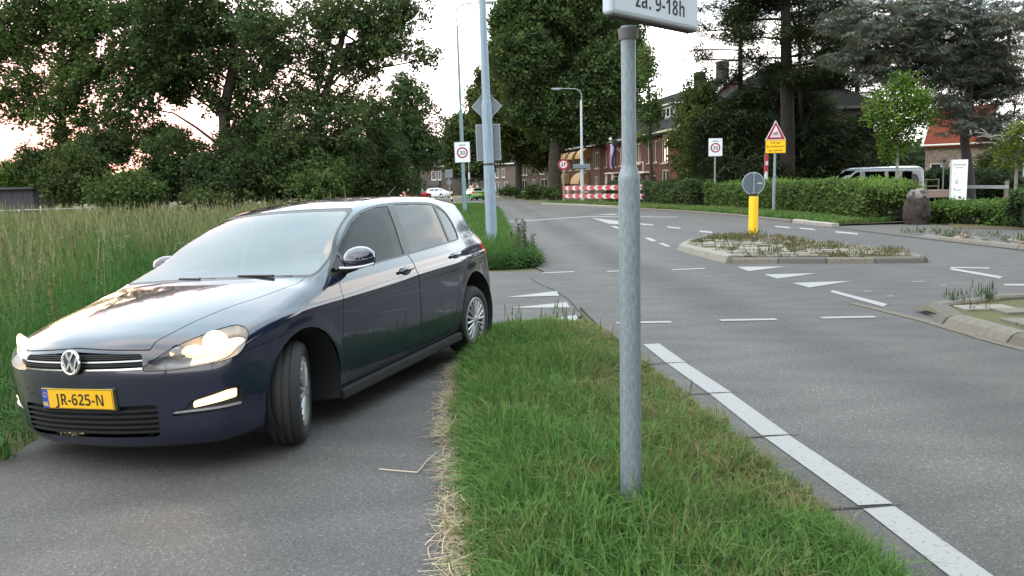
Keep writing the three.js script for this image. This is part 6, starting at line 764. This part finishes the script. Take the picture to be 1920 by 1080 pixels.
function house(label, A, B, o) { // front wall from A to B (left to right as seen from the street), local x along it, z towards the street
  const L = Math.hypot(B[0] - A[0], B[1] - A[1]), t = thing('brick_house', label, 'house', [A[0], 0, A[1]], Math.atan2(-(B[1] - A[1]), B[0] - A[0])), { eave, ridge, depth } = o;
  const S = poly([[0, -0.2], [L, -0.2], [L, eave], [0, eave]]); for (const [x0, x1, y0, y1] of o.windows) { const h = new THREE.Path(); h.moveTo(x0, y0); h.lineTo(x1, y0); h.lineTo(x1, y1); h.lineTo(x0, y1); h.closePath(); S.holes.push(h); }
  part(t, 'front_wall', wallUV(extrude(S, 0.3).translate(0, 0, -0.3)), o.wall);
  part(t, 'back_walls', wallUV(merge([box(L, eave + 0.2, 0.3, L / 2, eave / 2 - 0.1, -depth + 0.15), box(0.3, eave + 0.2, depth - 0.6, 0.15, eave / 2 - 0.1, -depth / 2), box(0.3, eave + 0.2, depth - 0.6, L - 0.15, eave / 2 - 0.1, -depth / 2)])), o.wall);
  for (const x of [0, L - 0.3]) part(t, 'gable', wallUV(extrude(poly([[-0.02, eave], [-depth + 0.02, eave], [-depth / 2, ridge - 0.25]]), 0.3).rotateY(-Math.PI / 2).scale(1, 1, 1).translate(x + 0.3, 0, 0)), o.wall);
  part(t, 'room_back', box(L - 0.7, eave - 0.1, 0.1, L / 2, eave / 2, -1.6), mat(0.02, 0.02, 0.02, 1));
  const fr = o.frame ?? frameWhite;
  for (const [x0, x1, y0, y1, kind] of o.windows) {
    const w = x1 - x0, h = y1 - y0, cx = (x0 + x1) / 2, cy = (y0 + y1) / 2, m = part(t, kind === 'door' ? 'door' : 'window', merge([box(w, 0.1, 0.12, cx, y1 - 0.05, -0.12), box(w, 0.1, 0.12, cx, y0 + 0.05, -0.12), box(0.1, h - 0.2, 0.12, x0 + 0.05, cy, -0.12), box(0.1, h - 0.2, 0.12, x1 - 0.05, cy, -0.12), ...(w > 1.1 ? [box(0.07, h - 0.2, 0.1, cx, cy, -0.12)] : [])]), fr);
    part(m, kind === 'door' ? 'door_leaf' : 'pane', box(w - 0.2, h - 0.2, 0.03, cx, cy, -0.15), kind === 'door' ? mat(0.09, 0.1, 0.09, 0.5) : paneDark); if (kind !== 'door') { part(m, 'sill', box(w + 0.16, 0.07, 0.16, cx, y0 - 0.035, 0.03), fr); if ((x0 * 7.3) % 1 > 0.45) part(m, 'curtain', box(w * 0.3, h - 0.3, 0.03, x0 + w * 0.25, cy, -0.4), curtain); } }
  const ov = 0.45, sl = Math.atan2(ridge - eave, depth / 2), len = Math.hypot(depth / 2 + ov, (depth / 2 + ov) * Math.tan(sl)), slab = (s) => { const g = new THREE.BoxGeometry(L + 0.5, 0.14, len); const p = g.attributes.position, n = g.attributes.normal, u = g.attributes.uv; for (let i = 0; i < p.count; i++) u.setXY(i, p.getX(i), p.getZ(i)); g.translate(0, 0, len / 2); g.rotateX(sl); if (s < 0) g.rotateY(Math.PI); return g.translate(L / 2, ridge + 0.09, -depth / 2); };
  const rf = part(t, 'roof', slab(1), o.roof); part(t, 'roof', slab(-1), o.roof);
  part(rf, 'gutter', rbox(L + 0.6, 0.16, 0.16, 0.05, L / 2, eave - 0.08, ov + 0.02), o.trim ?? frameWhite); part(rf, 'soffit', box(L + 0.5, 0.05, ov, L / 2, eave - 0.24, ov / 2 - 0.02), o.trim ?? frameWhite);
  if (o.barge) for (const s of [0, 1]) part(rf, 'bargeboard', between(V(s ? L + 0.27 : -0.27, eave - 0.2, ov), V(s ? L + 0.27 : -0.27, ridge + 0.2, -depth / 2), 0.13, 0.13, 4), frameWhite);
  for (const [x, h] of o.chimneys ?? []) { const c = part(rf, 'chimney', wallUV(box(0.9, 1.7, 0.7, x, ridge + h, -depth / 2)), brickOf(0.1, 0.075, 0.065)); part(c, 'chimney_cap', box(1.0, 0.1, 0.8, x, ridge + h + 0.9, -depth / 2), concrete2); }
  for (const [x, w, yy] of o.dormers ?? []) { const z = -(yy - eave) / Math.tan(sl), d = part(rf, 'dormer', box(w, 1.1, 1.6, x, yy + 0.45, z - 0.5), mat(0.16, 0.17, 0.18, 0.7)); for (let k = 0; k < 3; k++) { const xx = x - w / 2 + w * (k + 0.5) / 3; part(d, 'window', box(w / 3 - 0.12, 0.8, 0.05, xx, yy + 0.45, z + 0.32), frameWhite); part(d, 'pane', box(w / 3 - 0.3, 0.62, 0.05, xx, yy + 0.45, z + 0.335), paneDark); } part(d, 'dormer_roof', rbox(w + 0.4, 0.12, 2.0, 0.03, x, yy + 1.06, z - 0.45), frameWhite); }
  for (const [x, y, w, r] of o.awnings ?? []) { const prof = [], n = 8; for (let k = 0; k <= n; k++) { const a = k / n * Math.PI / 2; prof.push([Math.sin(a) * r, Math.cos(a) * r]); } const s = soup(); for (let k = 0; k < n; k++) { const [a0, b0] = prof[k], [a1, b1] = prof[k + 1]; for (const [p, q] of [[-w / 2, w / 2]]) { s.tri([p, b0, a0], [p, b1, a1], [q, b1, a1]); s.tri([p, b0, a0], [q, b1, a1], [q, b0, a0]); } for (const e of [-w / 2, w / 2]) s.tri([e, 0, 0], [e, b0, a0], [e, b1, a1]); } part(t, 'awning', s.geo().translate(x, y - r, 0.05), new THREE.MeshPhysicalMaterial({ color: rgb(0.55, 0.34, 0.15), roughness: 0.9, transmission: 0.3, thickness: 0, side: THREE.DoubleSide })); }
  o.extra?.(t, L); return t;
}
const pt = (u, d) => { const p = at(u, 340, d); return [p.x, -d]; };
const red = brickOf(0.24, 0.08, 0.058), brown = brickOf(0.30, 0.17, 0.13), grey = brickOf(0.26, 0.20, 0.18);
house('red brick house with cream window frames and a white balcony behind the galvanised pole', pt(1127, 82), pt(1272, 61), { eave: 5.5, ridge: 9.3, depth: 9, wall: red, roof: roofOf(0.13, 0.13, 0.145), frame: frameCream, barge: true, trim: frameCream, chimneys: [[14.5, 0.3], [19, 0.5]], dormers: [[16.2, 2.6, 6.7]],
  windows: [[1.6, 2.5, 3.1, 4.7], [4.2, 5.3, 3.0, 4.8], [6.4, 7.4, 3.1, 4.8], [11.0, 12.4, 3.1, 4.9], [14.2, 15.1, 3.1, 4.9], [15.9, 16.6, 3.1, 4.9], [17.6, 19.0, 3.0, 5.0], [1.2, 2.3, 0.1, 2.2, 'door'], [3.4, 5.6, 0.6, 2.2], [7, 9, 0.6, 2.2], [10.6, 11.6, 0.1, 2.2, 'door'], [13.4, 14.4, 0.1, 2.1, 'door'], [15.2, 16.2, 0.7, 2.1], [17.6, 19.2, 0.4, 2.5]],
  extra: (t) => { part(t, 'balcony', [rbox(3.2, 0.16, 0.9, 0.03, 14.2, 2.35, 0.48), box(0.06, 0.8, 0.06, 12.7, 2.8, 0.88), box(0.06, 0.8, 0.06, 15.7, 2.8, 0.88), box(3.1, 0.06, 0.06, 14.2, 3.2, 0.88)], frameWhite); part(t, 'house_sign', rbox(0.9, 1.2, 0.08, 0.03, 10.7, 2.8, 0.6), signWhite); part(t, 'porch', [rbox(2.4, 0.12, 1.1, 0.03, 6.2, 2.45, 0.55), box(0.14, 2.4, 0.14, 5.2, 1.2, 0.95), box(0.14, 2.4, 0.14, 7.2, 1.2, 0.95)], frameWhite); } });
house('brown brick house with rounded ochre awnings behind the curved street lamp', pt(1050, 98), pt(1126, 84.5), { eave: 5.6, ridge: 9.0, depth: 9, wall: brown, roof: roofOf(0.15, 0.15, 0.155), frame: frameCream, chimneys: [[4, 0.6]], windows: [[1.2, 2.4, 3.1, 4.8], [3.4, 4.6, 3.1, 4.8], [6, 7.2, 3.1, 4.8], [9.5, 10.9, 3.1, 4.8], [12.2, 13.4, 3.1, 4.8], [1.6, 3.6, 0.6, 2.3], [5.2, 6.3, 0.1, 2.3, 'door'], [8, 10.4, 0.6, 2.3], [12, 13.2, 0.1, 2.3, 'door']], awnings: [[1.8, 5.2, 1.6, 0.9], [4.0, 5.2, 1.6, 0.9], [6.6, 5.2, 1.6, 0.9], [10.2, 5.4, 1.9, 1.15], [2.6, 2.75, 2.4, 1.15], [9.2, 2.8, 2.8, 1.25]] });
house('grey-brown row house with tall paired windows behind the very large tree', pt(970, 112), pt(1049, 98.6), { eave: 5.5, ridge: 8.8, depth: 9, wall: grey, roof: roofOf(0.14, 0.14, 0.15), frame: frameWhite, windows: [[1.2, 1.9, 2.9, 4.8], [2.2, 2.9, 2.9, 4.8], [3.2, 3.9, 2.9, 4.8], [8, 8.7, 2.9, 4.8], [9, 9.7, 2.9, 4.8], [11.4, 12.1, 2.9, 4.8], [12.8, 13.5, 2.9, 4.8], [1.4, 3.4, 0.6, 2.3], [5.4, 6.5, 0.1, 2.3, 'door'], [8.2, 10.4, 0.6, 2.3], [12, 13, 0.1, 2.3, 'door']] });
house('pale house with white windows closing the street right of the thick lamp post', pt(925, 136), pt(972, 132), { eave: 5.2, ridge: 8.2, depth: 8, wall: brickOf(0.3, 0.24, 0.23), roof: roofOf(0.13, 0.13, 0.14), windows: [[0.4, 1.3, 2.9, 4.4], [2.0, 2.8, 2.9, 4.4], [0.4, 1.8, 0.7, 2.2], [2.4, 3.4, 0.1, 2.2, 'door']] });
house('dim grey-brown house closing the street behind the red and white cars', pt(742, 150), pt(845, 146), { eave: 5.4, ridge: 8.4, depth: 9, wall: brickOf(0.2, 0.165, 0.15), roof: roofOf(0.11, 0.11, 0.12), windows: [[0.4, 1.8, 2.9, 4.4], [7.4, 8.4, 2.9, 4.5], [8.7, 9.4, 2.9, 4.5], [0.4, 2.0, 0.6, 2.2], [7.2, 8.6, 0.6, 2.2], [4.6, 5.6, 0.1, 2.2, 'door']], extra: (t) => { part(t, 'balcony', rbox(2.2, 0.9, 0.5, 0.04, 8.1, 2.3, 0.3), mat(0.05, 0.05, 0.06, 0.7)); part(t, 'porch', [rbox(2.2, 0.3, 1, 0.04, 0.9, 2.6, 0.6)], frameWhite); } });
house('dim far house with white window frames left of the thick lamp post', pt(850, 152), pt(915, 150), { eave: 5.0, ridge: 8.0, depth: 8, wall: brickOf(0.22, 0.18, 0.17), roof: roofOf(0.11, 0.11, 0.12), windows: [[0.8, 2.0, 2.8, 4.3], [3.6, 4.8, 2.8, 4.3], [0.8, 2.2, 0.6, 2.1], [3.8, 4.8, 0.1, 2.1, 'door']] });
house('house with a bright red tiled roof and a white dormer behind the cedar', pt(1733, 74), pt(1848, 71), { eave: 4.3, ridge: 7.7, depth: 8.5, wall: brickOf(0.52, 0.43, 0.39), roof: roofOf(0.52, 0.125, 0.07), barge: true, windows: [[0.4, 1.4, 0.8, 2.6], [2.0, 3.0, 0.8, 2.6], [3.6, 4.4, 0.1, 2.4, 'door']], dormers: [[3.7, 1.9, 5.0]] });
{ // dark steep roof standing behind the conifers
  const d = 53, a = at(1325, 340, d), b = at(1650, 340, d), L = b.x - a.x, k = d / FPX, t = thing('dark_house', 'house with a steep dark roof half hidden by the pines and yews', 'house', [a.x, 0, -d]), top = EYE + (334 - 106) * k, eave = EYE + (334 - 205) * k, px0 = L * 0.49, W = brickOf(0.11, 0.085, 0.075);
  part(t, 'front_wall', wallUV(box(L - 1.2, eave, 0.3, L / 2, eave / 2, 0)), W); part(t, 'side_walls', wallUV(merge([box(0.3, eave, 8.6, 0.75, eave / 2, -4.6), box(0.3, eave, 8.6, L - 0.75, eave / 2, -4.6)])), W);
  const s = soup(), P = [px0, top, -4.6], P2 = [px0 + 0.6, top, -4.6]; const c = [[0, eave, 0.6], [L, eave, 0.6], [L, eave, -9.6], [0, eave, -9.6]]; s.tri(c[0], c[1], P2); s.tri(c[0], P2, P); s.tri(c[1], c[2], P2); s.tri(c[2], c[3], P); s.tri(c[2], P, P2); s.tri(c[3], c[0], P);
  const rg = s.geo(); { const p = rg.attributes.position, u = new Float32Array(p.count * 2); for (let i = 0; i < p.count; i++) { u[2 * i] = p.getX(i) + p.getZ(i); u[2 * i + 1] = p.getY(i) * 1.3; } rg.setAttribute('uv', new THREE.BufferAttribute(u, 2)); } const rf = part(t, 'roof', rg, roofOf(0.030, 0.025, 0.023)); part(rf, 'eaves_board', [box(L, 0.2, 0.1, L / 2, eave - 0.08, 0.58)], mat(0.04, 0.035, 0.03, 0.8));
  for (const [u, v, w, h] of [[1522, 262, 34, 30], [1530, 214, 24, 8], [1436, 240, 14, 16]]) { const x = (u - 960) / FPX * d - a.x, y = EYE + (334 - v) * k, m = part(t, 'window', rbox(w * k, h * k, 0.1, 0.02, x, Math.min(y, eave - 0.6), 0.18), mat(0.2, 0.22, 0.24, 0.6)); part(m, 'pane', box(w * k - 0.25, h * k - 0.12, 0.04, x, Math.min(y, eave - 0.6), 0.225), mat(0.10, 0.13, 0.15, 0.1)); } }
// flags hung from the houses
for (const [u, v, d, w, h, label, cols] of [[1146, 292, 66, 0.9, 2.0, 'limp tricolour flag hanging from the red brick house left of the galvanised pole', [[0.10, 0.008, 0.03], [0.42, 0.38, 0.44], [0.03, 0.012, 0.07]]], [1293, 258, 56, 0.7, 1.4, 'small blue and white flag hanging among the leaves right of the red house', [[0.02, 0.03, 0.12], [0.42, 0.45, 0.55], [0.02, 0.025, 0.10]]]]) {
  const p = at(u, v, d), t = thing('house_flag', label, 'flag', [p.x, p.y - h * 0.5, p.z]); part(t, 'pole', between(V(w * 1.2, h * 0.55, -1.2), V(-0.1, h * 1.12, 0.35), 0.035, 0.03), signWhite); part(t, 'pole_knob', new THREE.SphereGeometry(0.13, 12, 10).translate(-0.1, h * 1.16, 0.38), signWhite);
  cols.forEach((c, q) => { const s = soup(), n = 10, x0 = (q - 1.5) * w / 3, x1 = x0 + w / 3; for (let k = 0; k < n; k++) { const f = (x, t) => [x * (1 - 0.45 * t) + 0.08 * Math.sin(t * 5 + q), h * (1 - t) - Math.abs(x) * 0.25, 0.12 * Math.sin(x * 7 + t * 4)]; const a = f(x0, k / n), b = f(x1, k / n), c2 = f(x0, (k + 1) / n), e = f(x1, (k + 1) / n); s.tri(a, c2, e); s.tri(a, e, b); } part(t, 'stripe', s.geo(), mat(...c, 0.9, 0, { side: THREE.DoubleSide })); });
  if (d > 60) part(t, 'school_bag', rbox(0.4, 0.5, 0.2, 0.08, 0.25, h * 1.02, 0.3), mat(0.012, 0.012, 0.016, 0.8)); }
// other vehicles
function roadCar(name, label, cat, pos, turn, paint, o) {
  const t = thing(name, label, cat, pos, turn), F = hatchField(o.sil, o.W, { frontFrom: o.ff ?? -0.2, rearFrom: o.rf ?? -2.7, rearAxle: o.axle ?? -2.637, crease: z => o.cr ?? 0.8 });
  let m = skinMesh(F, [-1.15, 0.08, o.z0 ?? -3.6], [1.15, o.top ?? 1.6, o.z1 ?? 1.0], o.h ?? 0.04), q; const ax = o.axle ?? -2.637, wr = o.wr ?? 0.315;
  [, m] = cut(m, (x, y, z) => Math.abs(x) < 0.45 ? 1 : Math.min(Math.hypot(z, y - wr) - wr - 0.05, Math.hypot(z - ax, y - wr) - wr - 0.05));
  for (const [n, f] of o.cuts) { [q, m] = cut(m, f); if (q.i.length) part(t, n, skinGeo(q, 0.004), n === 'tail_light' ? mat(0.4, 0.015, 0.01, 0.2) : n === 'bumper' ? blackPlastic : n === 'side_panel' ? paint : n === 'licence_panel' ? mat(0.6, 0.42, 0.03, 0.5) : farGlass); }
  part(t, 'body', skinGeo(m), paint); part(t, 'cabin_lining', box(1.5, 0.5, 2.6, 0, 0.7, -1.4), darkVoid);
  const tr = o.track ?? 0.76; for (const [x, z] of [[tr, 0], [-tr, 0], [tr, ax], [-tr, ax]]) rimAndTyre(t, [x, wr, z], x, 0, wr, 0.2, false); return t;
}
const sideGl = (p) => { const f = polySDF(p); return (x, y, z, nx) => Math.abs(x) < 0.48 || Math.abs(nx) < 0.3 ? 1 : f(z, y); };
const hatchCuts = [['rear_window', (x, y, z) => z > -2.95 ? 1 : Math.max(1.0 - y, y - 1.32, Math.abs(x) - 0.56)], ['windscreen', (x, y, z) => z > -0.2 || z < -1.3 ? 1 : Math.max(1.0 - y, y - 1.37, Math.abs(x) - 0.68)], ['side_window', sideGl([[-0.5, 0.97], [-1.42, 0.985], [-1.5, 1.35], [-1.2, 1.32], [-0.8, 1.16]])], ['side_window', sideGl([[-1.54, 0.985], [-2.5, 1.01], [-2.55, 1.2], [-2.4, 1.32], [-1.6, 1.355]])], ['tail_light', (x, y, z) => z > -3.0 ? 1 : Math.max(0.8 - y, y - 0.98, 0.44 - Math.abs(x))], ['bumper', (x, y, z) => z > -3.0 ? 1 : Math.max(0.2 - y, y - 0.34, Math.abs(x) - 0.7)], ['licence_panel', (x, y, z) => z > -3.0 ? 1 : Math.max(0.6 - y, y - 0.71, Math.abs(x) - 0.26)]];
const hatch = { sil: GOLF.sil, W: GOLF.W, cuts: hatchCuts };
{ const p = px(884, 374.5), g = roadCar('small_car', 'green hatchback with a white and red roof sign driving away down the street', 'car', [p[0], 0, p[1] + 2], Math.PI + 0.35, carPaint(0.06, 0.20, 0.03), hatch); part(g, 'roof_sign', rbox(0.95, 0.2, 0.3, 0.05, 0, 1.52, -1.5), mat(0.7, 0.7, 0.7, 0.4)); part(g, 'roof_sign_band', rbox(0.5, 0.21, 0.31, 0.05, 0, 1.53, -1.5), mat(0.5, 0.02, 0.02, 0.4)); }
{ const c = at(796, 365, 105); roadCar('small_car', 'bright red car waiting in the far street above the roof of the dark hatchback', 'car', [c.x, 0, -104], Math.PI - 0.75, carPaint(0.45, 0.012, 0.014), hatch); }
{ const c = at(822, 360, 118); roadCar('small_car', 'white car beside the red one in the far street', 'car', [c.x + 1, 0, -118], 0.9, carPaint(0.6, 0.62, 0.66), hatch); }
{ const c = at(1862, 345, 40); roadCar('parked_car', 'black parked car behind the grey rail at the right edge', 'car', [c.x + 1.2, 0.12, -40], -Math.PI / 2 - 0.1, carPaint(0.006, 0.006, 0.008), hatch); }
{ // van
  const sil = [[0.6, 0.26], [0.78, 0.28], [0.85, 0.42], [0.86, 0.62], [0.80, 0.86], [0.62, 1.0], [0.35, 1.10], [0.10, 1.19], [-0.10, 1.36], [-0.45, 1.66], [-0.72, 1.84], [-0.95, 1.92], [-1.4, 1.955], [-2.4, 1.965], [-3.5, 1.95], [-3.9, 1.92], [-3.98, 1.82], [-4.02, 1.3], [-4.04, 0.8], [-4.03, 0.4], [-3.9, 0.27], [-2, 0.22], [-0.5, 0.22]], W = [[0.1, 0.84], [0.3, 0.92], [0.6, 0.95], [0.9, 0.955], [1.1, 0.94], [1.4, 0.90], [1.75, 0.83], [1.95, 0.76], [2.1, 0.7]];
  const c = at(1640, 340, 35.5); roadCar('delivery_van', 'silver van with dark rear side windows parked behind the right hedge', 'van', [c.x - 2.05, 0.0, -35.5], -Math.PI / 2 + 0.05, new THREE.MeshPhysicalMaterial({ color: rgb(0.15, 0.165, 0.19), roughness: 0.4, metalness: 0.4, clearcoat: 1, clearcoatRoughness: 0.05 }), { sil, W, ff: -0.1, rf: -3.6, axle: -3.1, cr: 1.05, z0: -4.2, z1: 1.0, top: 2.1, wr: 0.33, h: 0.035, track: 0.82,
    cuts: [['windscreen', (x, y, z) => z > 0.05 || z < -0.85 ? 1 : Math.max(1.22 - y, y - 1.80, Math.abs(x) - 0.74)], ['side_window', sideGl([[-0.12, 1.15], [-1.02, 1.15], [-1.0, 1.74], [-0.72, 1.70], [-0.35, 1.42]])], ['side_window', sideGl([[-1.25, 1.12], [-3.75, 1.12], [-3.72, 1.78], [-1.22, 1.78]])], ['rear_window', (x, y, z) => z > -3.85 ? 1 : Math.max(1.15 - y, y - 1.75, Math.abs(x) - 0.7)], ['tail_light', (x, y, z) => z > -3.9 ? 1 : Math.max(0.9 - y, y - 1.4, 0.78 - Math.abs(x))]] }); }
{ // striped posts and far street furniture
  const c = at(847, 368, 84), t = thing('striped_bollard', 'black and yellow banded post at the roadside left of the green car', 'bollard', [c.x, 0, -84]); for (let k = 0; k < 5; k++) part(t, 'band', cyl(0.11, 0.11, 0.28, 0, k * 0.28, 0, 12), k % 2 ? mat(0.55, 0.5, 0.2, 0.6) : blackPlastic); }
{ const c = at(842, 330, 100), t = thing('route_sign', 'grey back of a square sign on a pole left of the zone 30 lamp', 'traffic sign', [c.x, 0, -100]); part(t, 'pole', cyl(0.06, 0.06, 3.6, 0, 0, 0, 8), galvFar); part(t, 'sign_plate', rbox(0.95, 1.0, 0.04, 0.01, 0, 3.2, 0.06), signGrey); part(t, 'lower_plate', rbox(0.55, 0.5, 0.04, 0.01, 0, 2.1, 0.06), signGrey); }
{ const c = at(880, 340, 90), t = thing('white_post', 'thin pole with a white cap plate just left of the thick lamp post', 'post', [c.x, 0, -90]); part(t, 'pole', cyl(0.05, 0.05, 4.6, 0, 0, 0, 8), galvFar); part(t, 'plate', rbox(0.22, 0.75, 0.06, 0.02, 0, 2.7, 0.05), signWhite); }
{ // someone in white far down the street
  const c = at(770, 356, 108), t = thing('person', 'person in a white top standing far down the street left of the red car', 'person', [c.x, 0, -108]); const b = new THREE.LatheGeometry([[0, 0], [0.13, 0.02], [0.15, 0.5], [0.19, 0.9], [0.17, 1.05], [0.22, 1.35], [0.17, 1.46], [0.06, 1.5], [0.06, 1.55], [0.10, 1.62], [0.10, 1.72], [0, 1.78]].map(([a, q]) => new THREE.Vector2(a, q)), 16).scale(1, 1, 0.6);
  part(t, 'body', b, mat(0.05, 0.05, 0.06, 0.9)); part(t, 'top', new THREE.LatheGeometry([[0.21, 0.85], [0.20, 1.05], [0.245, 1.36], [0.19, 1.475], [0.08, 1.5]].map(([a, q]) => new THREE.Vector2(a, q)), 16).scale(1, 1, 0.62), mat(0.6, 0.6, 0.6, 0.9)); }
renderer.render(scene, camera);
